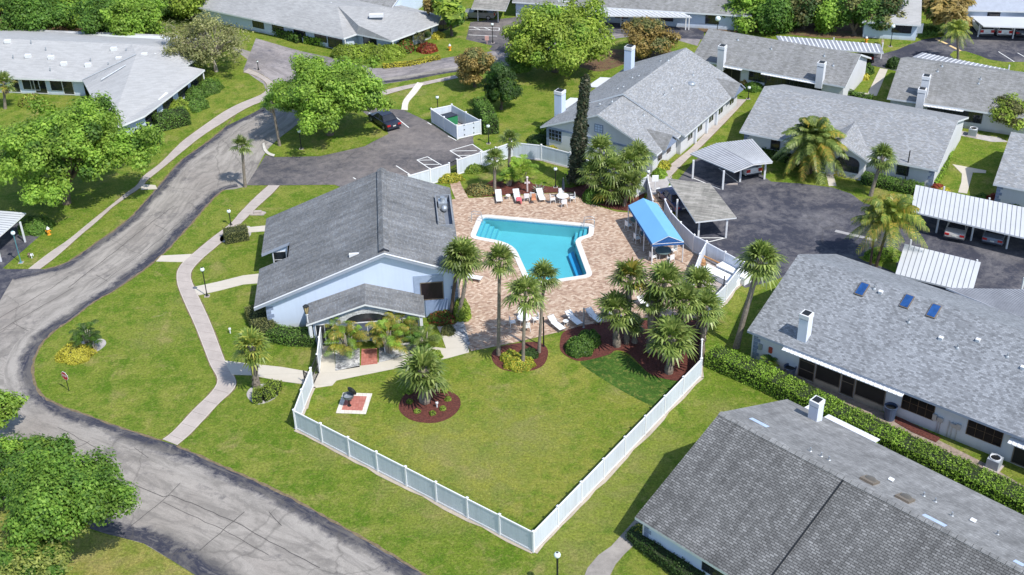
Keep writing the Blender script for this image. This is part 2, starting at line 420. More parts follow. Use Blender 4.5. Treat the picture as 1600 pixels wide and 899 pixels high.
def dirty(name, col, rough, z0, sk=.10):
    """painted panel with grime splashed up from the ground"""
    m, t, b = newmat(name); q = NT(t); p = gpos(q); sx = q.n('ShaderNodeSeparateXYZ'); q.l(p, sx.inputs[0])
    n = q.noise(p, 1.1, 6, .75); n2 = q.noise(p, .35, 3, .6)
    h = q.math('SUBTRACT', 1.0, q.math('DIVIDE', sx.outputs[2], z0)); k = q.math('MULTIPLY', q.ramp(q.math('ADD', h, q.math('MULTIPLY', q.math('SUBTRACT', n, .5), 1.4)), [(.35, 0.), (1.0, 1.)]), .55)
    c = q.mix(q.ramp(n2, [(.35, 0.), (.65, 1.)]), col, tuple(x*.93 for x in col)); c = q.mix(k, c, (.36, .34, .27))
    mp = q.n('ShaderNodeMapping'); mp.inputs['Scale'].default_value = (5, 5, .35); q.l(p, mp.inputs[0]); st = q.noise(mp.outputs[0], 1.0, 4, .7); c = q.mix(1.0, c, q.ramp(st, [(.35, 1-sk), (.6, 1+sk*.3)]), 'MULTIPLY')
    q.l(c, b.inputs['Base Color']); b.inputs['Roughness'].default_value = rough; return m
M_PANEL = dirty('vinyl_fence_panel', (.63, .68, .76), .5, .55)
M_WALL = dirty('pale_blue_stucco', (.66, .70, .78), .85, .6, .03); M_WALLC = dirty('clubhouse_stucco', (.57, .66, .81), .85, .6, .03); M_WALLW = dirty('grey_white_stucco', (.62, .63, .66), .85, .6, .03)
M_METAL = plain('galvanised_metal', (.42, .45, .48), .4, metal=.5, var=.15)
M_WHITE = plain('white_enamel', (.85, .86, .87), .4, var=.03)
M_MULCH = None
def mulch():
    m, t, b = newmat('red_mulch'); q = NT(t); p = gpos(q)
    a = q.noise(p, 6, 6, .8); f = q.noise(p, 30, 4, .8)
    c = q.ramp(a, [(.3, (.045, .012, .008)), (.5, (.125, .034, .024)), (.68, (.21, .065, .045)), (.8, (.30, .15, .10))])
    c = q.mix(1.0, c, q.ramp(f, [(.3, .6), (.7, 1.4)]), 'MULTIPLY')
    q.l(c, b.inputs['Base Color']); b.inputs['Roughness'].default_value = .95; q.bump(f, b, 1.0, .08); return m
M_MULCH = mulch()
def litter():
    m, t, b = newmat('leaf_litter_soil'); q = NT(t); p = gpos(q)
    a = q.noise(p, .8, 6, .8, .5); f = q.noise(p, 9, 5, .8)
    c = q.ramp(a, [(.35, (.06, .035, .02)), (.5, (.15, .085, .045)), (.65, (.10, .12, .03))])
    c = q.mix(1.0, c, q.ramp(f, [(.3, .5), (.7, 1.5)]), 'MULTIPLY')
    q.l(c, b.inputs['Base Color']); b.inputs['Roughness'].default_value = .95; q.bump(f, b, .8, .08); return m
M_LITTER = litter()
def rocks():
    m, t, b = newmat('grey_rock_cover'); q = NT(t); p = gpos(q)
    a = q.noise(p, 1.6, 6, .8, .7); f = q.noise(p, 7, 4, .8)
    c = q.ramp(a, [(.36, (.08, .08, .085)), (.48, (.30, .30, .31)), (.58, (.60, .59, .58))])
    c = q.mix(1.0, c, q.ramp(f, [(.3, .7), (.7, 1.25)]), 'MULTIPLY')
    q.l(c, b.inputs['Base Color']); b.inputs['Roughness'].default_value = .9; q.bump(a, b, .8, .1); return m
M_ROCKS = rocks()
def leaf(name, c1, c2, c3=None, trans=.35, rough=.55, big=.35):
    m = bpy.data.materials.new(name); m.use_nodes = True; t = m.node_tree; t.nodes.clear(); q = NT(t)
    o = q.n('ShaderNodeOutputMaterial'); ge = q.n('ShaderNodeNewGeometry'); ri = ge.outputs['Random Per Island']
    stops = [(0.0, c1), (.55, c2)] + ([(1.0, c3)] if c3 else [(1.0, tuple(x*1.25 for x in c2))])
    c = q.ramp(ri, stops)
    n = q.noise(ge.outputs['Position'], big, 3, .6)
    c = q.mix(1.0, c, q.ramp(n, [(.34, .70), (.66, 1.35)]), 'MULTIPLY')
    d = q.n('ShaderNodeBsdfPrincipled'); q.l(c, d.inputs['Base Color']); d.inputs['Roughness'].default_value = rough; d.inputs['Specular IOR Level'].default_value = .3
    tr = q.n('ShaderNodeBsdfTranslucent'); c2_ = q.mix(1.0, c, (1.25, 1.35, .7), 'MULTIPLY'); q.l(c2_, tr.inputs[0])
    mx = q.n('ShaderNodeMixShader'); mx.inputs[0].default_value = trans; q.l(d.outputs[0], mx.inputs[1]); q.l(tr.outputs[0], mx.inputs[2])
    q.l(mx.outputs[0], o.inputs[0]); return m
L_BRIGHT = leaf('bright_green_leaves', (.125, .225, .026), (.21, .345, .044), (.32, .45, .070))
L_MID = leaf('mid_green_leaves', (.050, .115, .016), (.095, .195, .028), (.16, .27, .045))
L_DARK = leaf('dark_green_leaves', (.022, .055, .012), (.042, .090, .018), (.075, .125, .030), .25)
L_OLIVE = leaf('olive_leaves', (.09, .11, .035), (.16, .17, .055), (.25, .24, .09), .25)
L_RUST = leaf('rust_brown_leaves', (.17, .12, .03), (.30, .21, .06), (.42, .33, .12), .25)
L_YELG = leaf('yellow_green_leaves', (.15, .225, .026), (.25, .345, .042), (.37, .44, .075), .3)
L_YEL = leaf('yellow_shrub_leaves', (.28, .27, .03), (.50, .45, .05), (.66, .60, .10), .25)
L_HEDGE = leaf('hedge_leaves', (.050, .110, .016), (.090, .180, .026), (.17, .27, .05), .2)
L_HEDGEB = leaf('bright_hedge_leaves', (.12, .215, .020), (.20, .33, .034), (.31, .45, .060), .25)
L_CYP = leaf('cypress_leaves', (.012, .022, .010), (.028, .042, .018), (.070, .060, .035), .1)
L_PALM = leaf('palm_fronds', (.075, .115, .026), (.145, .20, .045), (.29, .34, .10), .22, .4)
L_PALMY = leaf('yellow_palm_fronds', (.16, .18, .03), (.30, .28, .05), (.46, .34, .07), .25, .4)
L_PALMG = leaf('orange_palm_fronds', (.09, .15, .02), (.26, .26, .04), (.42, .29, .06), .25, .4)
L_QUEEN = leaf('queen_palm_fronds', (.10, .16, .03), (.20, .26, .05), (.38, .36, .07), .25, .4)
L_DEAD = leaf('dead_fronds', (.16, .12, .07), (.27, .21, .13), (.40, .34, .24), .15, .8)
L_RED = leaf('red_shrub_leaves', (.16, .02, .02), (.30, .05, .03), (.20, .14, .03), .2)
L_AGAVE = leaf('agave_blades', (.10, .13, .10), (.18, .22, .17), (.26, .30, .24), .1)
M_BARK = plain('grey_brown_bark', (.14, .11, .085), .9, var=.4, scale=3); M_PBARK = plain('palm_bark', (.22, .185, .15), .9, var=.35, scale=5)
M_PBARKD = plain('dark_palm_bark', (.10, .07, .05), .9, var=.4, scale=5); M_BARKL = plain('pale_branches', (.34, .30, .25), .9, var=.2, scale=3)
# ---------------- ground, pool, roads, paths ----------------
def round_poly(pts, r, k=5):
    out = []; n = len(pts)
    for i in range(n):
        a, b, c = Vector(pts[i-1]), Vector(pts[i]), Vector(pts[(i+1) % n])
        ri = r[i] if isinstance(r, (list, tuple)) else r
        d1 = (a-b); d2 = (c-b); t = min(ri, d1.length*.45, d2.length*.45)
        if t < .02: out.append(b); continue
        p1 = b+d1.normalized()*t; p2 = b+d2.normalized()*t
        for j in range(k+1):
            s = j/k; out.append(p1*(1-s)**2 + b*2*s*(1-s) + p2*s*s)
    return out
def offset_poly(pts, d):
    n = len(pts); out = []
    area = sum(pts[i].x*pts[(i+1) % n].y-pts[(i+1) % n].x*pts[i].y for i in range(n)); sg = 1 if area > 0 else -1
    for i in range(n):
        a, b, c = pts[i-1], pts[i], pts[(i+1) % n]
        e1 = (b-a).normalized(); e2 = (c-b).normalized()
        n1 = Vector((e1.y, -e1.x, 0))*sg; n2 = Vector((e2.y, -e2.x, 0))*sg
        m = n1+n2
        m = m/(max(.35, m.length_squared/2)) if m.length > 1e-6 else n1
        out.append(b+m*d)
    return out
# outer edge of the coping
cop = [Vector((p.x, p.y, 0)) for p in pxs('748.5,335 929,351 927.5,370 906,375.5 927.5,433 872,441.5 822,443.5 795,384 733,372.5')]
cop = round_poly(cop, [1.0, .6, .9, 1.3, .8, .2, .8, 1.6, .8])
pool = offset_poly(cop, -.52)
def holed(name, outer, hole, z, mat, kind='structure'):
    o = [Vector((p[0], p[1], 0)) for p in outer]; h = [Vector((p[0], p[1], 0)) for p in hole]
    al = o+h; mb = MB()
    for t in tessellate_polygon([o, h]):
        t = list(t)
        if (al[t[1]]-al[t[0]]).cross(al[t[2]]-al[t[0]]).z < 0: t = t[::-1]
        mb.poly([(al[i].x, al[i].y, z) for i in t], 0, uvd=(1, 0.08, 0))
    ob = mb.build(name, [mat]); tag(ob, kind=kind); return ob
poolm = offset_poly(cop, -.3)
o = holed('ground', [(-500, -150), (500, -150), (500, 900), (-500, 900)], poolm, 0.0, M_GRASS)
tag(o, 'wide sunny lawn of patchy green grass around the clubhouse', 'ground')
deck = pxs('706,312 740,309.6 790,307 852,303 892,301.5 920,318 962,331 1000,334 1012,303 1040,306 1056,345 1078,378 1110,404 1100,424 1085,440 1100,470 1096,500 1060,492 975,500 917,510 880,517.5 800,536.5 736,549 730,540 722,500 700,488')
o = holed('pool_deck', deck, poolm, .012, M_PAVER); tag(o, 'pinkish paver deck around the swimming pool', 'paved deck')
# coping ring
mb = MB(); n = len(cop)
inn = offset_poly(cop, -.50)
for i in range(n):
    a, b = cop[i], cop[(i+1) % n]; c, d = inn[(i+1) % n], inn[i]
    if (b-a).cross(c-a).z < 0: a, b, c, d = b, a, d, c
    mb.poly([(a.x,a.y,.05),(b.x,b.y,.05),(c.x,c.y,.05),(d.x,d.y,.05)], 0, uvd=(1,0,0))
    a, b = cop[i], cop[(i+1) % n]; mb.poly([(a.x,a.y,0),(b.x,b.y,0),(b.x,b.y,.05),(a.x,a.y,.05)], 0)
    a, b = inn[(i+1) % n], inn[i]; mb.poly([(a.x,a.y,-.06),(b.x,b.y,-.06),(b.x,b.y,.05),(a.x,a.y,.05)], 0)
PT = empty('swimming_pool', (cop[0].x, cop[0].y, 0), 'turquoise swimming pool with white coping sunk in the paver deck', 'swimming pool')
mb.build('coping', [M_COPING], PT)
M_PLASTER = plain('pool_plaster', (.42, .53, .55), .7, var=.05, scale=.6); M_TILE = plain('pool_waterline_tile', (.20, .36, .50), .3, var=.2, scale=6)
M_DEEP = plain('deep_blue_pool_plaster', (.12, .36, .62), .7, var=.04)
mb = MB(); sh = offset_poly(cop, -.50); ZF = -1.35
for i in range(n):
    a, b = sh[(i+1) % n], sh[i]
    mb.poly([(a.x,a.y,-.28),(b.x,b.y,-.28),(b.x,b.y,-.06),(a.x,a.y,-.06)], 1)
    mb.poly([(a.x,a.y,ZF),(b.x,b.y,ZF),(b.x,b.y,-.28),(a.x,a.y,-.28)], 0)
for t in tessellate_polygon([sh]):
    t = list(t)
    if (sh[t[1]]-sh[t[0]]).cross(sh[t[2]]-sh[t[0]]).z < 0: t = t[::-1]
    mb.poly([(sh[i].x, sh[i].y, ZF) for i in t], 0, uvd=(1,0,0))
mb.build('basin', [M_PLASTER, M_TILE], PT)
# steps: left end (three wide) and right nook
def stepset(name, A, B, dirn, k, z0, w=.42):
    m = MB(); A = Vector((A.x, A.y, 0)); B = Vector((B.x, B.y, 0)); d = Vector(dirn)
    for j in range(k):
        a, b = A+d*w*j, B+d*w*j; c_, e = B+d*w*(j+1), A+d*w*(j+1)
        zt = z0-.24*j
        m.prism([a, b, c_, e], ZF+.002, zt, 0)
        m.prism([e-d*.07, c_-d*.07, c_-d*.01, e-d*.01], zt, zt+.004, 1)
    return m.build(name, [M_PLASTER, M_TILE], PT)
A = G(752.5, 341.5); B = G(741.5, 370); u = (G(800, 345)-A); u.z = 0
stepset('steps', A, B, (u.normalized()).to_tuple(), 4, -.30)
A = G(919.5, 354.5); B = G(917, 368.5); u = (G(870, 349.5)-A); u.z = 0
stepset('steps', A, B, (u.normalized()).to_tuple(), 3, -.30)
m = MB(); a = [Vector(v) for v in (G(896.5, 380.5, ZF), G(921.5, 427, ZF), G(915.5, 426, ZF), G(889, 382, ZF))]
# deep dark-blue band along the right wall
rb = [G(902, 378, 0), G(924, 432, 0), G(913.5, 433, 0), G(893.5, 383, 0)]
m.prism([(p.x-.35, p.y, 0) for p in rb], ZF, ZF+.35, 0); m.build('bench', [M_DEEP], PT)
mt = bpy.data.materials.new('pool_water'); mt.use_nodes = True; t_ = mt.node_tree; t_.nodes.clear(); q = NT(t_)
oo = q.n('ShaderNodeOutputMaterial'); tr = q.n('ShaderNodeBsdfTransparent'); tr.inputs[0].default_value = (.43, .88, .96, 1)
gl = q.n('ShaderNodeBsdfGlossy'); gl.inputs['Roughness'].default_value = .03
fr = q.n('ShaderNodeFresnel'); fr.inputs[0].default_value = 1.33
nn_ = q.noise(gpos(q), 2.2, 3, .5); bp = q.n('ShaderNodeBump', i_Strength=.35, i_Distance=.08); q.l(nn_, bp.inputs['Height'])
q.l(bp.outputs[0], gl.inputs['Normal']); q.l(bp.outputs[0], fr.inputs['Normal'])
mx = q.n('ShaderNodeMixShader'); q.l(fr.outputs[0], mx.inputs[0]); q.l(tr.outputs[0], mx.inputs[1]); q.l(gl.outputs[0], mx.inputs[2]); q.l(mx.outputs[0], oo.inputs[0])
wp = offset_poly(cop, -.51)
o = flat('water', wp, -.12, mt, 'structure'); tag(o, 'clear turquoise water filling the swimming pool', 'water')
for (a, b, nm) in ((737, 347, 1), (929, 356, -1)):
    for dx in (0, .55):
        m = MB(); p = G(a, b); p.y += dx*1.0
        d = Vector((1, -.12, 0))*nm
        m.tube([p+Vector((0,0,0)), p+Vector((0,0,.75)), p+d*.25+Vector((0,0,.9)), p+d*.9+Vector((0,0,.8)), p+d*1.1+Vector((0,0,-.1))], .03, 0, 6)
        m.build('handrail', [M_METAL], PT)

# ---- roads: strips between two kerb lines, UV.x runs across
def resample(pts, n):
    pts = [Vector(p) for p in pts]; L = [0]
    for i in range(len(pts)-1): L.append(L[-1]+(pts[i+1]-pts[i]).length)
    out = []; j = 0
    for k in range(n):
        t = L[-1]*k/(n-1)
        while j < len(L)-2 and L[j+1] < t: j += 1
        f = (t-L[j])/max(1e-9, L[j+1]-L[j]); out.append(pts[j].lerp(pts[j+1], min(1, f)))
    return out
def strip(name, Lp, Rp, z, mat, n=60, curve=True, u0=0., u1=1.):
    if curve: Lp, Rp = rcurve(Lp, 5), rcurve(Rp, 5)
    a, b = resample(Lp, n), resample(Rp, n); m = MB(); s = 0
    for i in range(n-1):
        ds = ((a[i+1]+b[i+1])/2-(a[i]+b[i])/2).length
        q_ = [a[i], b[i], b[i+1], a[i+1]]; uv = [(u0, s), (u1, s), (u1, s+ds), (u0, s+ds)]
        if (q_[1]-q_[0]).cross(q_[2]-q_[0]).z < 0: q_ = q_[::-1]; uv = uv[::-1]
        m.poly([(p.x, p.y, z) for p in q_], 0, uv=uv); s += ds
    return tag(m.build(name, [mat]), kind='structure')
def side(pts, w, n=None):
    """line offset sideways by w metres (left positive)"""
    pts = [Vector(p) for p in pts]; out = []
    for i in range(len(pts)):
        d = (pts[min(i+1, len(pts)-1)]-pts[max(i-1, 0)]); d.z = 0; d.normalize()
        out.append(pts[i]+Vector((-d.y, d.x, 0))*w)
    return out
M_SOIL = plain('edging_soil', (.17, .13, .075), .95, var=.4, scale=3)
def fringe(line, w0, w1, z, seed, name='soil_edge', label='bare soil edging beside the path'):
    """narrow ragged strip of bare soil where grass was cut back"""
    c = resample(line, max(12, int(sum((line[i+1]-line[i]).length for i in range(len(line)-1))/.45))); rr = random.Random(seed); m = MB(); a = side(c, 0)
    nn = [(p-q_) for p, q_ in zip(side(c, 1), c)]; wa = [w0+(w1-w0)*rr.random() for _ in c]; wb = [w0+(w1-w0)*rr.random() for _ in c]
    for i in range(len(c)-1):
        q_ = [c[i]-nn[i]*wa[i], c[i+1]-nn[i+1]*wa[i+1], c[i+1]+nn[i+1]*wb[i+1], c[i]+nn[i]*wb[i]]
        if (q_[1]-q_[0]).cross(q_[2]-q_[0]).z < 0: q_ = q_[::-1]
        m.poly([(p.x, p.y, z) for p in q_], 0)
    return tag(m.build(name, [M_SOIL]), label, 'bare soil', kind='structure')
# left road
rl = pxs('330,62 366,79 392,98 405,118 418,150 410,168 375,187 350,200 320,225 282,252 247,292 232,310 198,345 150,380 105,410 69,421 20,432 -80,470 -300,560')
rr = pxs('395,82 410,90 470,120 500,150 470,190 440,213 415,238 385,290 350,297 332,312 312,335 252,400 185,450 150,470 115,497 82,520 30,570 -60,640 -300,760')
o = strip('road', rl, rr, .004, M_ROAD, 90); tag(o, 'worn pale asphalt road curving down the left side', 'road')
ru = pxs('400,60 470,80 540,95 590,107 640,100 713,88 770,80 850,62 920,40 1020,36 1100,50'); rd = pxs('380,110 430,140 500,150 584,134 650,124 710,113 800,104 860,88 930,66 1020,56 1090,72')
o = strip('street', ru, rd, .008, M_STREET, 60); tag(o, 'worn street running across behind the big round tree', 'road')
kb = pxs('185,450 150,470 115,497 82,520 60,545 52,570 53,595 65,617 85,630 125,645 160,658 210,675 252,689 277,697 340,725 400,752 460,781 512,810 575,845 625,875 665,899 740,945 860,1030')
ko = pxs('0,645 -80,700 -60,860 130,822 185,840 225,850 270,877 305,899 400,960 520,1060')
rb_u = rcurve(kb, 5); 
base = [G(-80, 590), G(0, 560), G(52, 540)] + [p for p in kb[5:]] + ko[::-1][:-3] + [G(60, 790), G(0, 780), G(-80, 760)]
rdv = (G(640, 950)-G(60, 690)); rdv.normalize(); o = flat('side_road', base, .012, M_ROAD2, uvd=(-rdv.y, rdv.x, 0)); tag(o, 'pale patched asphalt road crossing the lower left corner', 'road')
def band(line, w, z, flip=1, nm='road_edge'):
    c = rcurve(line, 5); o = strip(nm, c, side(c, w*flip), z, M_EDGE, 90, False); return tag(o, 'dark sealed asphalt strip along the edge of the road', 'road edge')
b1 = rcurve(pxs('372,292 350,297 332,312 312,335 252,400 185,450 150,470 115,497 82,520 60,545 52,570 53,595 65,617 85,630 125,645 160,658 210,675 252,689 277,697 340,725 400,752 460,781 512,810 575,845 625,875 665,899 740,945 860,1030'), 5)
o = strip('road_edge', b1, side(b1, -2.2), .016, M_EDGE, 150, False); tag(o, 'dark sealed asphalt edge along the lawn and footpath', 'road edge')
b2 = pxs('418,150 410,168 375,187 350,200 320,225 282,252 247,292 232,310 198,345 150,380 105,410 69,421 20,432'); band(b2, 1.8, .016)
b3 = pxs('60,790 130,822 185,840 225,850 270,877 305,899 400,960'); band(b3, 2.8, .016, 1)
fringe(rcurve(pxs('350,297 332,312 312,335 252,400 185,450 150,470 115,497 82,520 60,545 52,570 53,595 65,617 85,630 125,645 160,658 210,675 252,689'), 5), .02, .16, .0185, 5, label='crumbling verge between the lawn and the road'); fringe(rcurve(pxs('277,697 340,725 400,752 460,781 512,810 575,845 625,875 665,899 740,945'), 5), .02, .16, .0185, 6, label='crumbling verge along the lower lawn and the road')
fringe(rcurve(pxs('370,178 350,200 320,225 282,252 247,292 232,310 198,345 150,380 105,410 69,421'), 5), .02, .16, .0185, 7, label='crumbling verge along the left side of the road')
b4 = pxs('540,155 584,134 650,124 710,113 800,104'); band(b4, 1.6, .016)
# lots
lot = pxs('385,290 415,243 430,246 500,244.5 570,229 604,210 603,200 585,188 560,178 560,168 630,172 675,193.5 714,219.5 740,212 744,221 739,225 755,237 752,243 700,262 650,283 600,300 540,296 523,289 440,290')
o = flat('parking_lot', lot, .020, M_LOT); tag(o, 'dark stained asphalt parking lot behind the clubhouse', 'parking lot')
court = pxs('1046,277 1058,283 1086,250 1110,238 1152,238 1196,278 1205,284 1250,287 1300,293 1330,303 1347,316 1362,321 1400,340 1426,338 1440,300 1500,310 1600,340 1760,400 1760,560 1600,500 1480,470 1260,420 1205,440 1165,450 1110,420 1060,340')
o = flat('court', court, .004, M_COURT); tag(o, 'dark asphalt turning court between the right hand buildings', 'parking court')
lot2 = pxs('1380,84 1402,78 1420,70 1442,62 1470,58 1500,50 1530,40 1600,20 1760,0 1760,110 1600,97 1570,97 1545,93 1530,87 1508,80 1490,80 1484,86 1500,100 1440,120 1350,100 1345,88')
o = flat('parking_lot', lot2, .004, M_COURT); tag(o, 'dark asphalt lot with white bay lines at the far right', 'parking lot')
o = flat('parking_lot', pxs('735,35 800,28 840,20 880,60 800,84 770,80 752,72 728,62'), .012, M_LOT); tag(o, 'small dark lot in front of the single far carport', 'parking lot')
o = flat('parking_lot', pxs('868,10 1100,22 1100,62 1010,58 868,40'), .012, M_COURT); tag(o, 'asphalt under the long far carport', 'parking lot')
o = flat('driveway', pxs('-120,330 40,350 66,366 4,424 -120,445'), .012, M_COURT); tag(o, 'dark driveway under the carport at the left edge', 'driveway')
o = flat('driveway', pxs('-120,440 4,421 44,421 75,421 20,436 0,470 -100,520'), .018, M_COURT); tag(o, 'dark driveway mouth joining the road at left', 'driveway')
o = flat('road', pxs('-60,8 20,14 30,30 0,34 -60,36'), .004, M_STREET); tag(o, 'scrap of pale road at the far top left corner', 'road')
o = flat('road', pxs('120,20 150,24 240,60 300,85 280,95 200,60 150,40'), .006, M_STREET); tag(o, 'pale street glimpsed through the trees at top left', 'road')
# paths
def path(pts, label, z=.03, mat=None, name='footpath', th=.05, smooth=0):
    p = pxs(pts)
    o = flat(name, p, z, mat or M_WALK, 'structure', th=th); return tag(o, label, 'footpath')
def spath(Lp, Rp, label, n=40, z=.03, mat=None, name='footpath', curve=True):
    if mat is None: fringe(rcurve(pxs(Lp), 5), .03, .13, .0225, len(label), label='bare soil along the left edge of the '+label[:50]); fringe(rcurve(pxs(Rp), 5), .03, .13, .0245, len(label)+1, label='bare soil along the right edge of the '+label[:50])
    o = strip(name, pxs(Lp), pxs(Rp), z, mat or M_WALK, n, curve); return tag(o, label, 'footpath')
spath('420,290 399.5,308 375,333 360,350 330,373 300,398 287,409 278,422 276,434 279,450 290,477 305,510 327,567 339,600 300,643 270,675 254,687', '437,290 425,303 400,326 372,354 345,380 318,403 302,420 298,432 303,448 318,480 332,512 352,565 369,601 340,633 300,676 277,696', 'pale concrete footpath curving across the lawn left of the clubhouse', 90)
path('252,400 300,397.5 286,410 244,409', 'short concrete link from the curving path to the road', .034)
path('385,356 424,352 424,361 386,364', 'short concrete walk past the clipped box hedge', .034)
path('302,449 340,441 380,431 407,428 404,443 380,445 345,454 310,462', 'concrete walk from the lamp post to the clubhouse corner', .034)
path('350,564 392,569 440,574 492,583 492,603 437,596 394,587 362,586', 'concrete walk leading right to the pool gate', .034)
path('490,586 500,583 503,541 522,541 524,580 557,573 592,567 617,561 680,543 697,545 690,525 682,509 690,507 712,520 731,540 733,551 700,560 640,572 560,588 526,595 519,603 490,607', 'concrete walk along the front of the porch to the pool deck', .03)
spath('44,421 75,397 107,375 135,352 160,332 185,312 200,300 214,290 225,275 250,256 281,225 300,210 325,192 350,175 375,162 395,154 410,147 417,140 416,130 400,119 380,113', '62,421 90,400 127,367 150,348 175,325 190,314 207,302 222,292 230,282 255,262 300,225 320,210 345,194 370,178 390,167 407,160 424,153 430,143 427,130 408,117 388,108', 'long concrete sidewalk beside the left road', 70)
path('222,288 243,290 246,296 220,297', 'small concrete ramp to the road under the spreading tree', .036)
spath('552,152 584,146 620,137 660,129 712,118', '560,158 590,152 625,142 664,133 716,122', 'sidewalk along the far street', 30)
spath('652,129 640,145 630,158 627,172', '662,131 650,147 639,160 637,173', 'narrow stepping stone path down to the parking lot', 12, z=.038, mat=M_WHITEPAVE)
spath('1152,155 1130,178 1087,225 1060,248 1030,272', '1166,156 1142,182 1100,225 1073,250 1046,278', 'concrete walk beside the long grey roofed house', 20)
path('1289,266 1300,266 1307,291 1295,291', 'short walk up to the arched window house entrance', .03)
path('1488,257 1541,267 1540,271 1520,270 1516,285 1511,303 1497,301 1502,285 1503,272', 'T shaped concrete walk between two right hand houses', .03)
path('1375,107 1387,109 1370,150 1356,150 1333,147 1334,144 1356,146', 'narrow walk between the two upper right houses', .03)
path('1045,757 1028,770 990,815 955,854 935,868 918,888 911,906 950,906 962,882 975,867 1005,838 1060,770', 'weathered concrete walk at the corner of the dark roofed house', .03, concrete('weathered_concrete', (.34, .31, .28), 0, .45))
path('565,546 589,545 590,569 564,572', 'square of red paving before the porch window', .034, M_REDPAVE, 'paving', .03)
# kerb corner of the tree island + fire-lane line
o = strip('kerb', rcurve(pxs('410,226 412,236 419,243 428,246'), 4), rcurve(pxs('413,224 416,234 422,240 430,243'), 4), .10, plain('kerb_concrete', (.55, .52, .46)), 12, False); tag(o, 'pale kerb corner of the lawn island at the parking entrance', 'kerb')
# lawn islands and odd grounds
o = flat('lawn', pxs('415,238 440,215 470,190 500,165 560,170 584,188 604,203 607,210 570,228 500,243 430,245'), .026, M_GRASS); tag(o, 'grass island under the big round tree', 'lawn')
o = flat('lawn', pxs('488,590 480,650 500,664 660,735 835,825 900,765 985,690 1092,590 1075,580 912,515 800,540 736,555 640,574 560,590 526,597 519,604'), .006, grass('fenced_lawn_grass', (.190, .222, .028), (.255, .262, .048), (.125, .195, .018), dryp=.57)); tag(o, 'fenced lawn of patchy grass in front of the pool', 'lawn')
o = flat('dark_lawn_patch', rcurve(pxs('906,566 925,560 962,549 980,556 1000,572 1014,584 1035,592 1070,597 1040,638 1000,626 955,601 925,582'), 3, True), .012, M_SOD); tag(o, 'dark green patch of fresh turf beside the palm bed', 'lawn')
o = flat('lawn', pxs('85,820 180,838 225,850 305,900 340,930 -60,960 -60,800'), .022, M_GRASS_DRY); tag(o, 'dry yellow grass verge in the lower left corner', 'lawn')
o = flat('lawn', pxs('4,420 66,366 100,340 150,345 44,421'), .024, M_GRASS); tag(o, 'wedge of lawn beside the left driveway', 'lawn')
o = flat('lawn', pxs('1340,402 1370,396 1400,408 1402,428 1380,418 1350,408'), .012, M_GRASS); tag(o, 'small grass island around the queen palm', 'lawn')
o = flat('lawn', pxs('540,98 590,92 700,72 728,62 770,72 762,80 713,88 640,100 590,107'), .014, M_GRASS); tag(o, 'bright lawn strip in front of the far hip roofed house', 'lawn')
o = flat('lawn', rcurve(pxs('740,213 752,216 775,222 770,236 757,237 742,227'), 3, True), .026, M_GRASS); tag(o, 'small grass corner beside the dumpster enclosure', 'lawn')
def bed(pts, label, mat=None, z=.03, curve=True, name='mulch_bed', cat='mulch bed'):
    p = pxs(pts); p = rcurve(p, 4, True) if curve else p
    o = flat(name, p, z, mat or M_MULCH, 'stuff', th=.04); return tag(o, label, cat)
bed('623,634 635,615 660,607 695,610 716,620 719,636 705,652 680,661 650,659 630,649', 'round red mulch bed around the stout lawn palm')
bed('768,555 776,545 800,538 840,535 855,545 855,560 845,574 820,581 790,579 773,569', 'red mulch bed under the three slender palms')
bed('875,535 877,550 895,562 912,564 950,555 962,548 980,552 1000,570 1012,582 1032,591 1069,596 1091,586 1097,525 1092,500 1050,508 1000,500 937,505 900,512 880,520', 'large red mulch bed under the palm cluster')
bed('740,308.5 790,305.5 852,302 892,300.5 920,316 962,328 1000,332 1008,300 980,280 930,285 892,294 858,292 833,288 820,276 795,273 770,281 750,294', 'red mulch bed along the far side of the pool deck', curve=False)
bed('98,552 112,563 135,558 156,547 166,537 158,530 125,535', 'pale gravel rim around the yellow flower shrub', M_SAND, name='gravel_bed', cat='gravel bed')
bed('345,378 350,366 385,354 392,358 390,370 370,378', 'gravel rim under the clipped box hedge', M_SAND, name='gravel_bed', cat='gravel bed')
bed('386,620 389,609 400,603 418,600 433,606 434,618 420,628 400,632', 'gravel rim around the kerb side palm', M_SAND, name='gravel_bed', cat='gravel bed')
bed('524,545 562,545 562,574 524,580', 'mottled grey rock bed left of the porch', M_ROCKS, curve=False, name='rock_bed', cat='rock bed')
bed('592,545 640,535 660,545 610,563 592,567', 'mottled grey rock bed right of the porch', M_ROCKS, curve=False, name='rock_bed', cat='rock bed')
bed('690,500 722,495 735,538 731,541 712,520', 'white rock strip beside the pool deck corner', M_ROCKS, curve=False, name='rock_bed', cat='rock bed')
bed('805,92 840,96 900,104 935,112 960,106 990,96 1040,92 1060,84 1020,78 880,78 815,82', 'brown leaf litter under the bright spreading tree', M_LITTER, .02, name='leaf_litter', cat='leaf litter')
bed('1090,40 1140,30 1400,45 1395,58 1300,60 1180,50 1110,52', 'brown leaf litter under the row of far trees', M_LITTER, .02, name='leaf_litter', cat='leaf litter')
bed('-60,12 60,22 130,28 240,50 300,66 200,72 0,66 -60,62', 'dark leaf litter standing for the tree shade behind the white roofed building', M_LITTER, .02, name='leaf_litter', cat='leaf litter')  # dark litter sheet that also paints the shade below the tree row
bed('1180,590 1250,620 1330,655 1420,700 1500,740 1600,790 1600,760 1540,725 1450,680 1370,640 1300,605 1240,575 1190,560', 'bare soil strip between the house wall and the long hedge', plain('bare_soil', (.28, .22, .18), .95, var=.35, scale=3), .02, False, 'soil_strip', 'soil')
bed('1400,650 1440,670 1470,685 1462,692 1425,676 1398,660', 'red mulch below the meter boxes', z=.06, curve=False)
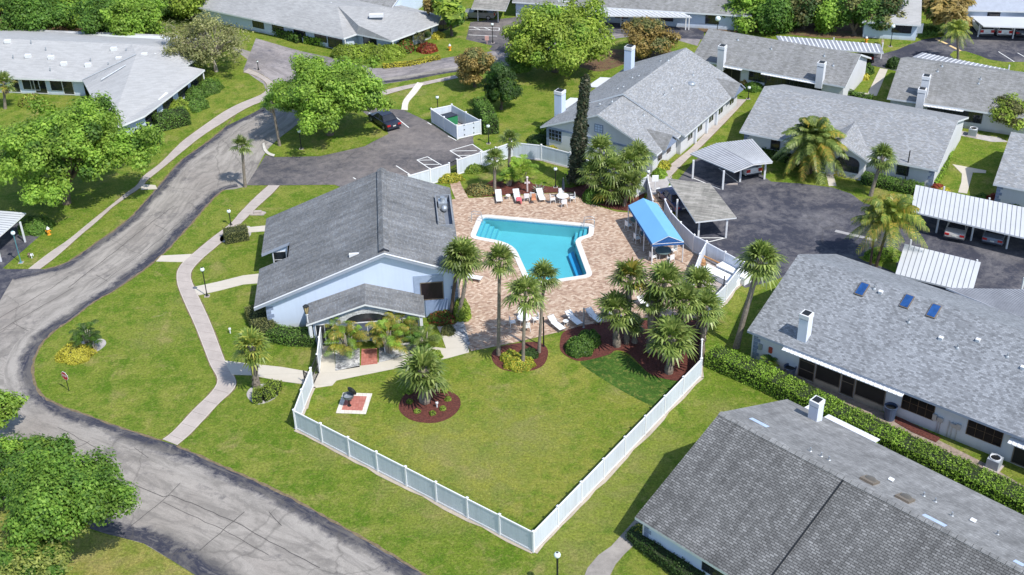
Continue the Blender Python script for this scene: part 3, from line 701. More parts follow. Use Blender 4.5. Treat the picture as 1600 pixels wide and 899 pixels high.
bed('1495,203 1525,210 1560,215 1575,222 1550,222 1500,212', 'gravel strip behind the warm grey house', M_SAND, .02, False, 'gravel_bed', 'gravel bed')
bed('1012,268 1040,262 1050,276 1040,300 1020,305 1008,298', 'paved and planted corner by the pool gate', M_SAND, .02, False, 'gravel_bed', 'gravel bed')
# tar seams and cracks of the worn asphalt
M_SEAM = plain('tar_seam', (.075, .068, .065), .9, var=.3, scale=4)
def seam(pts, w=.05, z=.0165, seed=0):
    rr = random.Random(seed); p = pxs(pts); q_ = [p[0]]
    for i in range(len(p)-1):
        n_ = max(2, int((p[i+1]-p[i]).length/.6))
        for j in range(1, n_+1): q_.append(p[i].lerp(p[i+1], j/n_)+(Vector((rr.uniform(-.05, .05), rr.uniform(-.05, .05), 0)) if j < n_ else Vector((0, 0, 0))))
    m = MB(); a = [side(q_, w*.5)[i] for i in range(len(q_))]; b = side(q_, -w*.5)
    for i in range(len(q_)-1): m.poly([(v.x, v.y, z) for v in (b[i], b[i+1], a[i+1], a[i])], 0)
    tag(m.build('asphalt_seam', [M_SEAM]), 'thin dark tar seam crossing the worn asphalt road', 'asphalt seam', kind='structure')
for i, (s_, w_) in enumerate((('192,750 255,777 267,774 365,815 400,835 500,888', .06), ('255,785 297,805 347,827 420,868', .045), ('205,822 255,782 282,755', .05), ('312,861 365,815 382,800', .06), ('267,871 287,852', .04), ('90,668 150,700 192,750', .04), ('107,450 175,397 225,357 272,322', .06), ('150,450 250,375 290,340 330,305', .045), ('0,497 82,450 107,432', .05), ('0,517 60,482 115,450', .05), ('20,505 45,518', .04), ('210,700 232,716', .04), ('150,430 168,440', .04), ('240,350 262,362', .04), ('420,800 440,822', .05), ('140,690 118,700', .04))): seam(s_, w_, .0168+.0003*i, i)
# painted lines
M_PAINT = plain('white_road_paint', (.74, .74, .72), .7, var=.1, scale=6); M_PAINTY = plain('yellow_kerb_paint', (.75, .55, .28), .7)
def pline(a, b, w=.11, z=.028, mat=None, mb=None):
    A, B = G(*a), G(*b); d = (B-A).normalized(); nn = Vector((-d.y, d.x, 0))*w/2
    mb.poly([(p.x, p.y, z) for p in (A-nn, B-nn, B+nn, A+nn)], 0)
def lines(L, label, z=.028, mat=None, w=.11):
    mb = MB()
    for k, (a, b) in enumerate(L): pline(a, b, w, z+.001*k, mat, mb)
    tag(mb.build('painted_marking', [mat or M_PAINT]), label, 'painted marking', kind='structure')
lines([((619, 184), (639, 200))], 'white bay line right of the parked red sedan')
lines([((619, 259.5), (641, 273.5))], 'white bay line ending at the pool fence')
lines([((651.5, 250.5), (672, 264.5)), ((668, 245.5), (690, 258.5)), ((651.5, 250.5), (668, 245.5)), ((654, 251), (676, 250.5)), ((663, 257.5), (686, 257.5))], 'small white hatched box beside the pool fence')
lines([((703, 236), (724, 249)), ((703, 236), (738, 226)), ((705, 236.5), (745, 236)), ((714, 243.5), (752, 243)), ((738, 226), (756, 238))], 'large white hatched triangle in the parking lot corner')
lines([((552, 278), (556, 280.5))], 'stub of white line beside the clubhouse ridge')
lines([((668, 192), (674, 195.5)), ((700, 213), (713, 220))], 'white line at the foot of the dumpster enclosure')
lines([((1560, 81), (1585, 97)), ((1590, 83), (1615, 97))], 'white bay lines at the edge of the far right lot', z=.012)
lines([((1462, 61), (1480, 69)), ((1484, 71.5), (1501, 80))], 'yellow line across the mouth of the far right lot', z=.012, mat=M_PAINTY, w=.35)
lines([((1305, 361), (1370, 376))], 'faded white patch line across the court', z=.012, mat=plain('faded_paint', (.34, .33, .33), .8), w=.45)
lines([((732, 42.5), (780, 44)), ((733, 46.5), (780, 48)), ((740, 42.8), (750, 46.8)), ((756, 43), (766, 47.4)), ((780, 44), (780, 48)), ((732, 55), (777, 57))], 'white hatched strip in front of the single far carport', z=.020)
# ---------------- buildings ----------------
CAMP = Vector((0, 0, CH))
def RAY(px, py): return (G(px, py, 0)-CAMP).normalized()
def RPL(px, py, p0, n):
    d = RAY(px, py); return CAMP + d*((Vector(p0)-CAMP).dot(n)/d.dot(n))
def frame_pane(parent, O, ax, nr, s, z, w, h, nx=1, ny=1, fm=None, pm=None, name='window', bar=.05, fr=.07, dep=.05, sill=False):
    """a framed window lying on the wall plane (O, ax, nr): frame mesh with a pane under it"""
    fm = fm or M_BLACKP; pm = pm or M_GLASS
    ax = Vector(ax); nr = Vector(nr); up = Vector((0, 0, 1)); O = Vector(O)
    def bx(m, a0, a1, z0, z1, d0, d1, mi=0):
        p = lambda a, zz, d: O+ax*a+nr*d+Vector((0, 0, zz))
        c = [p(a0,z0,d0), p(a1,z0,d0), p(a1,z0,d1), p(a0,z0,d1), p(a0,z1,d0), p(a1,z1,d0), p(a1,z1,d1), p(a0,z1,d1)]
        if (c[1]-c[0]).cross(c[3]-c[0]).z < 0: fs = ((0,1,2,3),(4,7,6,5),(0,4,5,1),(1,5,6,2),(2,6,7,3),(3,7,4,0))
        else: fs = ((3,2,1,0),(4,5,6,7),(0,1,5,4),(1,2,6,5),(2,3,7,6),(3,0,4,7))
        for f in fs: m.poly([c[i] for i in f], mi)
    m = MB(); e = .003
    bx(m, s, s+w, z, z+fr, e, dep); bx(m, s, s+w, z+h-fr, z+h, e, dep)
    bx(m, s, s+fr, z+fr, z+h-fr, e, dep); bx(m, s+w-fr, s+w, z+fr, z+h-fr, e, dep)
    for i in range(1, nx): c = s+w*i/nx; bx(m, c-bar/2, c+bar/2, z+fr, z+h-fr, e, dep-.008)
    for j in range(1, ny): c = z+h*j/ny; bx(m, s+fr, s+w-fr, c-bar/2, c+bar/2, e, dep-.014)
    if sill: bx(m, s-.08, s+w+.08, z-.10, z-.004, e, .12)
    f = m.build(name, [fm], parent)
    p = MB(); bx(p, s+fr-.01, s+w-fr+.01, z+fr-.01, z+h-fr+.01, 0.001, dep-.026); p.build('pane', [pm], f)
    return f
def rawbox(parent, name, O, ax, nr, s0, s1, z0, z1, d0, d1, mat):
    ax = Vector(ax); nr = Vector(nr); O = Vector(O); m = MB()
    X = Matrix((ax, nr, Vector((0, 0, 1)))).transposed().to_4x4(); X.translation = O
    m.box((s0, d0, z0), (s1, d1, z1), 0, X)
    if ax.cross(nr).z < 0: m.f = [f[::-1] for f in m.f]; m.uv = [u[::-1] for u in m.uv]
    return m.build(name, [mat], parent)
class House:
    """gable house: ridge through two picture points, slopes down to both eaves"""
    def __init__(s, label, r1, r2, zr, ze, rF, rB, s0=0., s1=None, roof=None, wall=None, fas=None, name='house', oh=.6, og=.35, zeB=None, cat='house', root=None, a=None, u=None, th=.2, rootloc=None):
        s.a = G(*r1, zr) if a is None else Vector(a); s.a.z = 0
        if u is None:
            b = G(*r2, zr); s.u = (b-s.a); s.u.z = 0; s.L = s.u.length; s.u.normalize()
        else: s.u = Vector(u); s.L = s1
        s.n = Vector((s.u.y, -s.u.x, 0)); s.zr = zr; s.ze = ze; s.rF = rF; s.rB = rB
        s.zeB = ze if zeB is None else zeB
        s.s0 = s0; s.s1 = s.L if s1 is None else s1
        s.rm = roof or M_ROOF_LT; s.wm = wall or M_WALLW; s.fm = fas or M_FASW
        s.oh = oh; s.og = og
        s.root = root or empty(name, s.W(s.s0, 0, 0), label, cat)
        s.roof = None; s.th = th
        s.build()
    def W(s, a, t, z): p = s.a+s.u*a+s.n*t; return Vector((p.x, p.y, z))
    def zF(s, t): return s.zr-(s.zr-s.ze)*t/s.rF if t >= 0 else s.zr-(s.zr-s.zeB)*(-t)/s.rB
    def polys(s):
        W = s.W
        return [[W(s.s0,s.rF,s.ze), W(s.s1,s.rF,s.ze), W(s.s1,0,s.zr), W(s.s0,0,s.zr)],
                [W(s.s0,0,s.zr), W(s.s1,0,s.zr), W(s.s1,-s.rB,s.zeB), W(s.s0,-s.rB,s.zeB)]]
    def build(s):
        m = MB(); m.slab(s.polys(), s.th, 0, 1, 1, [s.u, s.u]); s.roof = m.build('roof', [s.rm, s.fm], s.root)
        m = MB(); e = s.th+.004; tF = s.rF-s.oh; tB = -(s.rB-s.oh); A, B = s.s0+s.og, s.s1-s.og; W = s.W
        hF = s.zF(tF)-e; hB = s.zF(tB)-e; hr = s.zr-e
        m.poly([W(A,tF,0), W(B,tF,0), W(B,tF,hF), W(A,tF,hF)]); m.poly([W(B,tB,0), W(A,tB,0), W(A,tB,hB), W(B,tB,hB)])
        m.poly([W(A,tB,0), W(A,tF,0), W(A,tF,hF), W(A,0,hr), W(A,tB,hB)]); m.poly([W(B,tF,0), W(B,tB,0), W(B,tB,hB), W(B,0,hr), W(B,tF,hF)])
        s.wall = m.build('wall', [s.wm], s.root); s.tF = tF; s.tB = tB; s.A = A; s.B = B
    def front(s): return (s.W(0, s.tF, 0), s.u, s.n)
    def end0(s): return (s.W(s.A, 0, 0), s.n, -s.u)
    def end1(s): return (s.W(s.B, 0, 0), s.n, s.u)
    def hit(s, px, py, side='front'):
        O, ax, nr = getattr(s, side)(); p = RPL(px, py, O, nr); return ((p-O).dot(ax), p.z)
    def win(s, p0, p1, side='front', nx=2, ny=2, fm=None, pm=None, name='window', h=None, z=None, sill=False, parent=None):
        """window spanning two picture points (its low left and high right corner)"""
        O, ax, nr = getattr(s, side)(); (a, z0), (b, z1) = s.hit(*p0, side), s.hit(*p1, side)
        a, b = min(a, b), max(a, b); z0, z1 = min(z0, z1), max(z0, z1)
        if z is not None: z0 = z
        if h is not None: z1 = z0+h
        return frame_pane(parent or s.root, O, ax, nr, a, max(z0, .05), max(.3, b-a), max(.3, z1-z0), nx, ny, fm, pm, name, sill=sill)
    def onroof(s, px, py, side=1):
        if side > 0: n = (s.W(1,0,s.zr)-s.W(0,0,s.zr)).cross(s.W(0,s.rF,s.ze)-s.W(0,0,s.zr)).normalized()
        else: n = (s.W(1,0,s.zr)-s.W(0,0,s.zr)).cross(s.W(0,-s.rB,s.zeB)-s.W(0,0,s.zr)).normalized()
        return RPL(px, py, s.W(0,0,s.zr), n)
    def chimney(s, px, py, h=2.0, w=.75, d=1.3, side=1, wm=None):
        p = s.onroof(px, py, side); X = Matrix((s.u, -s.n, Vector((0,0,1)))).transposed().to_4x4(); X.translation = p
        m = MB(); m.box((-w/2, -d/2, -.8), (w/2, d/2, h-.45), 0, X); c = m.build('chimney', [wm or M_WALL], s.root)
        m = MB(); m.box((-w/2-.03, -d/2-.03, h-.38), (w/2+.03, d/2+.03, h-.02), 0, X)
        m.box((-w/2+.06, -d/2+.06, h-.45), (w/2-.06, d/2-.06, h-.38), 1, X)
        m.box((-w/2+.10, -d/2+.10, h-.02), (w/2-.10, d/2-.10, h+.04), 1, X); m.build('chimney_cap', [M_TRIM, M_BLACK], c)
        m = MB(); m.box((-w/2-.12, -d/2-.12, -.3), (w/2+.12, d/2+.12, .05+ .3*d/2*0), 0, X)
        return c
    def pipes(s, L, side=1, big=False):
        for k, q_ in enumerate(L):
            p = s.onroof(q_[0], q_[1], side); m = MB()
            if big or (len(q_) > 2):
                X = Matrix((s.u, -s.n, Vector((0,0,1)))).transposed().to_4x4(); X.translation = p
                m.box((-.14, -.13, -.12), (.14, .13, .14), 0, X); m.box((-.17, -.16, .14), (.17, .16, .18), 0, X)
                m.build('roof_vent', [M_TRIM if big != 'dark' else M_METAL], s.roof)
            else:
                m.tube([p-Vector((0,0,.1)), p+Vector((0,0,.34))], .055, 0, 6); m.lathe(p-Vector((0,0,.04)), [(.16, .0), (.12, .1), (.06, .15)], 0, 8)
                m.build('vent_pipe', [M_METAL], s.roof)
    def quoins(s, side, at, z1=2.2):
        O, ax, nr = getattr(s, side)(); m = MB(); X = Matrix((Vector(ax), Vector(nr), Vector((0,0,1)))).transposed().to_4x4(); X.translation = Vector(O)
        k = 0; z = .1
        sgn = 1 if at < 0 or True else -1
        while z < z1:
            w = .55 if k % 2 else .35
            a0, a1 = (at, at+w) if at <= (s.A+s.B)/2 else (at-w, at)
            m.box((a0, .002, z), (a1, .035, z+.28), 0, X); z += .33; k += 1
        if Vector(ax).cross(Vector(nr)).z < 0: m.f = [f[::-1] for f in m.f]; m.uv = [u[::-1] for u in m.uv]
        m.build('stone_quoins', [M_STONE], s.root)
def awning(H, sa, sb, z0, out=1.1, drop=.45, mat=None, t0=None, ribs=True):
    """corrugated white metal awning along the front wall"""
    mb = MB(); n = int((sb-sa)/.35); t0 = H.tF if t0 is None else t0
    for i in range(n):
        a0 = sa+(sb-sa)*i/n; a1 = sa+(sb-sa)*(i+1)/n-.02
        mb.slab([[H.W(a0,t0+out,z0-drop), H.W(a1,t0+out,z0-drop), H.W(a1,t0,z0), H.W(a0,t0,z0)]], .05, 0, 0, 0)
        mb.slab([[H.W(a1-.05,t0+out,z0-drop+.04), H.W(a1+.02,t0+out,z0-drop+.04), H.W(a1+.02,t0,z0+.04), H.W(a1-.05,t0,z0+.04)]], .05, 0, 0, 0)
    return mb.build('awning', [mat or M_TRIM], H.root)
# ---- right house with skylights
H2 = House('long blue grey shingled house with three blue skylights and a screened porch', (1247.5, 397.5), (1597, 517), 6.25, 2.85, 7.5, 7.4, 0, 34, M_ROOF_BLUE, M_WALLW, M_FASCIA)
H2.chimney(1256, 527, 2.2, .75, .8, wm=M_WALL)
H2.pipes([(1366, 452), (1420, 504), (1496, 544), (1574, 558)]); H2.pipes([(1376, 458), (1470, 530), (1528, 533), (1598, 576)], big=True)
for (x, y) in ((1347, 453), (1417, 472), (1459, 487)):
    p = H2.onroof(x, y); sl = (H2.W(0,H2.rF,H2.ze)-H2.W(0,0,H2.zr)).normalized(); nn = H2.u.cross(sl)*-1
    if nn.z < 0: nn = -nn
    X = Matrix((H2.u, -sl, nn)).transposed().to_4x4(); X.translation = p
    m = MB(); m.box((-.36, -.62, -.02), (.36, .62, .12), 0, X); f = m.build('skylight', [M_BRONZE], H2.roof)
    m = MB(); m.box((-.30, -.56, .12), (.30, .56, .15), 0, X); m.build('pane', [plain('blue_skylight_glass', (.03, .12, .42), .15, var=.15, spec=.8)], H2.root) if False else m.build('pane', [bpy.data.materials.get('blue_skylight_glass') or plain('blue_skylight_glass', (.018, .075, .24), .15, var=.3, spec=.8)], f)
s_a = H2.hit(1235, 548)[0]; s_b = H2.hit(1418, 634)[0]
awning(H2, 3.2, s_b-.2, 2.78, .9, .22)
O, ax, nr = H2.front()
d0 = H2.hit(1247, 580)[0]; d1 = H2.hit(1272, 590)[0]; d2 = H2.hit(1312, 610)[0]; d3 = H2.hit(1333, 625)[0]; d4 = H2.hit(1378, 650)[0]
frame_pane(H2.root, O, ax, nr, d0, .12, d1-d0, 2.35, 1, 3, M_BRONZE, M_SCREEN, 'screen_door')
frame_pane(H2.root, O, ax, nr, d1+.06, .5, d2-d1-.1, 1.97, 1, 1, M_BRONZE, M_SCREEN, 'screen_panel')
frame_pane(H2.root, O, ax, nr, d2+.02, .12, d3-d2-.06, 2.35, 1, 2, M_BRONZE, M_SCREEN, 'screen_door')
frame_pane(H2.root, O, ax, nr, d3+.02, .5, d4-d3, 1.97, 1, 1, M_BRONZE, M_SCREEN, 'screen_panel')
TANW = plain('tan_kneewall', (.36, .31, .25), .8)
rawbox(H2.root, 'kneewall', O, ax, nr, d1+.05, d2-.05, .0, .49, .004, .07, TANW); rawbox(H2.root, 'kneewall', O, ax, nr, d3+.02, d4, .0, .49, .004, .07, TANW)
M_WOODW = plain('brown_muntins', (.12, .075, .045), .6)
a0 = H2.hit(1407, 640)[0]; a1 = H2.hit(1457, 660)[0]; frame_pane(H2.root, O, ax, nr, a0, .95, a1-a0, 1.45, 4, 2, M_WOODW, M_DARK, bar=.03, fr=.045)
a0 = H2.hit(1507, 685)[0]; a1 = H2.hit(1562, 705)[0]; frame_pane(H2.root, O, ax, nr, a0, .95, a1-a0, 1.45, 4, 2, M_WOODW, M_DARK, bar=.03, fr=.045)
a0 = H2.hit(1578, 725)[0]; frame_pane(H2.root, O, ax, nr, a0, .1, 3.4, 2.3, 2, 1, M_BRONZE, M_SCREEN, 'screen_panel'); awning(H2, a0-.3, a0+6, 2.38, .85, .2)
for (x, y, w, h) in ((1459, 662, .3, .5), (1470, 655, .4, .35), (1491, 664, .4, .3), (1496, 678, .3, .45)):
    a, z = H2.hit(x, y); rawbox(H2.root, 'meter_box', O, ax, nr, a-w/2, a+w/2, max(1.1, z-h/2), max(1.1, z-h/2)+h, .004, .16, M_METAL)
for x in (1462, 1466, 1480, 1486, 1494):
    a, z = H2.hit(x, 675); rawbox(H2.root, 'conduit', O, ax, nr, a, a+.05, .05, 1.5, .004, .06, M_METAL)
a, z = H2.hit(1205, 543); rawbox(H2.root, 'hose_reel', O, ax, nr, a-.14, a+.14, 1.25, 1.75, .004, .14, plain('red_enamel', (.35, .06, .04), .5))
a, z = H2.hit(1189, 540); rawbox(H2.root, 'meter_box', O, ax, nr, a-.15, a+.15, 1.2, 1.7, .004, .14, M_METAL)
H2.quoins('front', H2.A); rawbox(H2.root, 'downspout', O, ax, nr, H2.A-.12, H2.A-.02, .05, 2.3, -.1, .05, M_TRIM)
# attached carport roof wing behind it
m = MB(); w0 = G(1478, 452, 3.2); w1 = G(1600, 452, 3.2); w2 = G(1640, 515, 3.2)
# ---- bottom right house
H1 = House('dark grey shingled house filling the lower right corner', (1125, 645), (1600, 892), 6.0, 2.45, 8.6, 8.4, 0, 30, M_ROOF_DARK, M_WALLC, M_FASW)
# lighter mottled back slope, laid just over the shingles
m = MB(); m.slab([[H1.W(.02,-.05,6.02), H1.W(29.9,-.05,6.02), H1.W(29.9,-8.42,2.49), H1.W(.02,-8.42,2.49)]], .03, 0, 0, 0, [H1.u]); m.build('back_roof_skin', [M_ROOF_DARK2], H1.root)
m = MB()
for i in range(60): a = i*.5; m.slab([[H1.W(a,.22,5.96), H1.W(a+.47,.22,5.96), H1.W(a+.47,0,6.06), H1.W(a,0,6.06)], [H1.W(a,0,6.06), H1.W(a+.47,0,6.06), H1.W(a+.47,-.22,5.98), H1.W(a,-.22,5.98)]], .03, 0, 0, 0)
m.build('ridge_cap', [M_ROOF_DARK2], H1.roof)
sj = (G(1322, 747, 6.0)-H1.a).dot(H1.u)
m = MB(); m.slab([[H1.W(sj-.10,8.62,2.49), H1.W(sj,8.62,2.49), H1.W(sj,.1,6.01), H1.W(sj-.10,.1,6.01)]], .03, 0, 0, 0); m.build('party_wall_flashing', [M_BLACK], H1.roof)
H1.chimney(1273, 656, 1.75, .72, .75, side=-1)
O = H1.W(0, H1.tB, 0)
for (a, b) in (((1252, 642), (1268, 652)), ((1283, 657), (1372, 690))):
    s0_, s1_ = [(G(*q_, 2.5)-H1.a).dot(H1.u) for q_ in (a, b)]
    m = MB(); nrb = int((s1_-s0_)/.4)
    for i in range(max(1, nrb)):
        x0 = s0_+(s1_-s0_)*i/max(1, nrb); x1 = s0_+(s1_-s0_)*(i+1)/max(1, nrb)-.03
        m.slab([[H1.W(x0,-8.3,2.60), H1.W(x1,-8.3,2.60), H1.W(x1,-8.95,2.48), H1.W(x0,-8.95,2.48)]], .06, 0, 0, 0)
    m.build('awning', [M_TRIM], H1.root)
for x, y in ((1358, 753), (1413, 781)):
    p = H1.onroof(x, y, -1); sl = (H1.W(0,-H1.rB,H1.zeB)-H1.W(0,0,H1.zr)).normalized(); nn = H1.u.cross(sl)
    if nn.z < 0: nn = -nn
    X = Matrix((H1.u, -sl, nn)).transposed().to_4x4(); X.translation = p
    m = MB(); m.box((-.48, -.48, 0), (.48, .48, .18), 0, X); f = m.build('skylight', [M_BRONZE], H1.roof)
    m = MB(); m.ball(p+nn*.16, .40, 0, 12, 6, (1, 1, .25)); m.build('dome', [plain('smoked_acrylic', (.11, .10, .085), .25, var=.2)], f)
H1.pipes([(1266, 706), (1283, 714), (1295, 720), (1443, 776), (1461, 785), (1487, 807), (1558, 836)], -1); H1.pipes([(1392, 752), (1520, 816)], -1, big=True)
M_TARP = plain('pale_blue_membrane', (.42, .52, .72), .6)
for (a, b) in (((1170, 655), (1196, 669)), ((1440, 806), (1478, 823)), ((1582, 878), (1598, 886))):
    p = H1.onroof(*a, -1); q_ = H1.onroof(*b, -1); s0_ = (p-H1.a).dot(H1.u); s1_ = (q_-H1.a).dot(H1.u); t0 = (p-H1.a).dot(H1.n)
    zz = lambda t: H1.zF(t)+.05
    m = MB(); m.slab([[H1.W(s0_,t0,zz(t0)), H1.W(s1_,t0,zz(t0)), H1.W(s1_,t0-.45,zz(t0-.45)), H1.W(s0_,t0-.45,zz(t0-.45))]], .02, 0, 0, 0); m.build('membrane_patch', [M_TARP], H1.roof)
O, ax, nr = H1.front()
a0 = H1.hit(1097, 885)[0]; frame_pane(H1.root, O, ax, nr, a0, .9, 2.4, 1.35, 4, 3, M_BLACKP, M_GLASS); frame_pane(H1.root, O, ax, nr, a0+5, .9, 2.4, 1.35, 4, 3, M_BLACKP, M_GLASS)
H1.quoins('front', H1.A); rawbox(H1.root, 'downspout', O, ax, nr, H1.A-.11, H1.A-.01, .05, 2.3, -.1, .05, M_TRIM)
# ---- house with the arched window and entry gable
H3 = House('pale speckled roof house with an arched entry gable behind the court', (1200, 136), (1497, 189), 4.85, 2.45, 7.1, 7.1, -.4, 19.9, M_ROOF_LT, M_WALLW, M_FASW)
O, ax, nr = H3.front()
a0 = H3.hit(1204, 228)[0]; frame_pane(H3.root, O, ax, nr, a0, .9, 1.0, 1.4, 1, 2, M_BLACKP, M_GLASS)
a0 = H3.hit(1400, 270)[0]; frame_pane(H3.root, O, ax, nr, a0, .9, 1.2, 1.4, 2, 2, M_BLACKP, M_GLASS)
H3.quoins('front', H3.A); H3.quoins('front', H3.B)
# entry gable projecting towards the court
ea = (G(1296, 240, 2.4)-H3.a).dot(H3.u); eb = (G(1362, 240, 2.4)-H3.a).dot(H3.u)
em = (G(1318, 214, 4.0)-H3.a).dot(H3.u)
e0, e1 = em-3.1, em+3.1; tt = 8.2
m = MB(); m.slab([[H3.W(e0,tt,2.45), H3.W(em,tt,3.95), H3.W(em,2.6,3.95), H3.W(e0,7.0,2.45)], [H3.W(em,tt,3.95), H3.W(e1,tt,2.45), H3.W(e1,7.0,2.45), H3.W(em,2.6,3.95)]], .18, 0, 1, 1, [H3.n, H3.n]); m.build('entry_roof', [M_ROOF_LT, M_FASW], H3.root)
m = MB(); t1 = tt-.45
m.poly([H3.W(e0+.5,t1,0), H3.W(e1-.5,t1,0), H3.W(e1-.5,t1,2.48), H3.W(em,t1,3.73), H3.W(e0+.5,t1,2.48)]); m.poly([H3.W(e1-.5,t1,0), H3.W(e1-.5,6.2,0), H3.W(e1-.5,6.2,2.45), H3.W(e1-.5,t1,2.45)]); m.poly([H3.W(e0+.5,6.2,0), H3.W(e0+.5,t1,0), H3.W(e0+.5,t1,2.45), H3.W(e0+.5,6.2,2.45)])
m.build('entry_wall', [M_WALLW], H3.root)
Oe = H3.W(0, t1, 0)
frame_pane(H3.root, Oe, H3.u, H3.n, e0+.85, .05, 1.1, 2.15, 1, 1, M_TRIM, plain('dark_blue_door', (.03, .05, .11), .4), 'door')
# arched window
ac = em+.95; m = MB(); fr_ = MB()
pts = [(ac-1.15, .75), (ac+1.15, .75), (ac+1.15, 1.7)]+[(ac+1.15*math.cos(t), 1.7+.65*math.sin(t)) for t in [math.pi*k/10 for k in range(1, 10)]]+[(ac-1.15, 1.7)]
m.poly([Oe+H3.u*a+H3.n*.02+Vector((0,0,z)) for a, z in pts])
pw = m.build('arched_window', [M_GLASS], H3.root)
for i in range(len(pts)):
    a, b = pts[i], pts[(i+1) % len(pts)]; fr_.tube([Oe+H3.u*a[0]+H3.n*.04+Vector((0,0,a[1])), Oe+H3.u*b[0]+H3.n*.04+Vector((0,0,b[1]))], .05, 0, 4)
for x in (-.55, 0, .55): fr_.tube([Oe+H3.u*(ac+x)+H3.n*.04+Vector((0,0,.75)), Oe+H3.u*(ac+x)+H3.n*.04+Vector((0,0,2.25))], .025, 0, 4)
fr_.tube([Oe+H3.u*(ac-1.15)+H3.n*.04+Vector((0,0,1.5)), Oe+H3.u*(ac+1.15)+H3.n*.04+Vector((0,0,1.5))], .025, 0, 4)
fr_.build('frame', [M_BLACKP], pw)
# ---- two upper right houses
H5 = House('warm grey roofed house with two chimneys behind the arched window house', (1111, 45), (1347, 85), 4.6, 2.45, 5.0, 5, -.3, 18.4, M_ROOF_OLD, M_WALLW, M_FASW)
H5.chimney(1127, 99, 2.2, .8, .8, wm=M_WALLW); H5.chimney(1281, 126, 2.2, .8, .8, wm=M_WALLW)
H5.pipes([(1153, 63), (1205, 77), (1288, 88), (1302, 103)])
H6 = House('warm grey roofed house at the right edge with a white chimney', (1410, 91), (1600, 116), 4.7, 2.45, 6.6, 6.6, -.2, 20, M_ROOF_OLD, M_WALLW, M_FASW)
H6.chimney(1443, 149, 2.3, .8, .8, wm=M_WALLW); H6.chimney(1438, 160, 1.6, .8, .8, wm=M_WALLW); H6.pipes([(1465, 112), (1472, 104), (1532, 124), (1529, 131)])
for H, WW in ((H5, [((1170, 120), 2.2, .9, 1.2, 4), ((1195, 128), 3.0, .2, 2.0, 2), ((1220, 133), 3.0, .2, 2.0, 2), ((1246, 138), 2.8, .9, 1.2, 2)]), (H6, [((1448, 175), 3.4, .2, 2.1, 2), ((1497, 188), 2.4, .8, 1.3, 4)])):
    O, ax, nr = H.front()
    for (pt, w, z, h, nx) in WW: a0 = H.hit(*pt)[0]; frame_pane(H.root, O, ax, nr, a0, z, w, h, nx, 2, M_BLACKP, M_GLASS)
a0 = H6.hit(1448, 172)[0]; awning(H6, a0-.3, a0+3.8, 2.36, .8, .15); a0 = H5.hit(1195, 126)[0]; awning(H5, a0-.3, a0+6.3, 2.36, .8, .15); a0 = H5.hit(1125, 105)[0]; awning(H5, a0, a0+3, 2.36, .8, .15)
frame_pane(H5.root, *H5.front(), H5.hit(1130, 110)[0], .2, 2.2, 2.0, 2, 1, M_BRONZE, M_SCREEN, 'screen_panel')
# ---- far right corner house
A = G(1580, 206, 6.2); 
H7 = House('pale roofed house cut by the right edge beside the T shaped walk', (1580, 206), (1660, 222), 5.3, 2.45, 6.2, 6.2, 0, 14, M_ROOF_LT, M_WALLW, M_FASW, a=G(1580, 206, 5.3), u=H3.u)
H7.quoins('front', H7.A); frame_pane(H7.root, *H7.end0(), -3.5, .9, 1.0, 1.4, 1, 2, M_BLACKP, M_GLASS); frame_pane(H7.root, *H7.end0(), 1.0, .9, 1.0, 1.4, 1, 2, M_BLACKP, M_GLASS)
# ---- middle house (ridge running away from the viewer), two stepped gables
zr8 = 5.35
H8 = House('long grey house with three gable steps and two white chimneys beyond the pool', (935, 178), (1070, 80), zr8-.0, 2.45, 6.9, 6.9, -.2, 6.0, M_ROOF_LT, M_WALLW, M_FASW)
H8b = House('x', (935, 178), (1070, 80), zr8+.3, 2.45, 7.4, 6.9, 5.3, 20.6, M_ROOF_LT, M_WALLW, M_FASW, root=H8.root, u=H8.u, a=H8.a)
H8.chimney(875, 176, 2.6, .9, .9, side=-1, wm=M_WALLC); H8b.chimney(983, 108, 2.8, .9, .9, side=-1, wm=M_WALLC)
H8b.pipes([(1032, 96), (1044, 95), (988, 122), (998, 119), (965, 139), (974, 136), (937, 163), (956, 159)], -1); H8b.pipes([(1083, 118), (1050, 139), (1038, 149)]); H8.pipes([(1006, 181)])
for (x, y) in ((1080, 131), (1081, 133)):
    if y == 133: continue
    p = H8b.onroof(x, y); m = MB(); m.ball(p, .5, 0, 12, 8, (1, 1, .5)); m.build('turbine_vent', [M_METAL], H8b.roof)
O, ax, nr = H8.end0()
# gable louvre and window
frame_pane(H8.root, O, ax, nr, -.5, 3.2, 1.0, .9, 3, 3, M_STONE, M_WALLC, 'gable_louvre')
a0 = H8.hit(857, 224, 'end0')[0]; a1 = H8.hit(878, 224, 'end0')[0]; frame_pane(H8.root, O, ax, nr, min(a0,a1), 1.0, abs(a1-a0), 1.35, 4, 3, M_STONE, M_GLASS)
rawbox(H8.root, 'trim_band', O, ax, nr, -6.3, 6.3, 2.3, 2.5, .004, .06, M_STONE); rawbox(H8.root, 'trim_band', O, ax, nr, -6.3, -6.0, 0.05, 2.29, .004, .06, M_STONE)
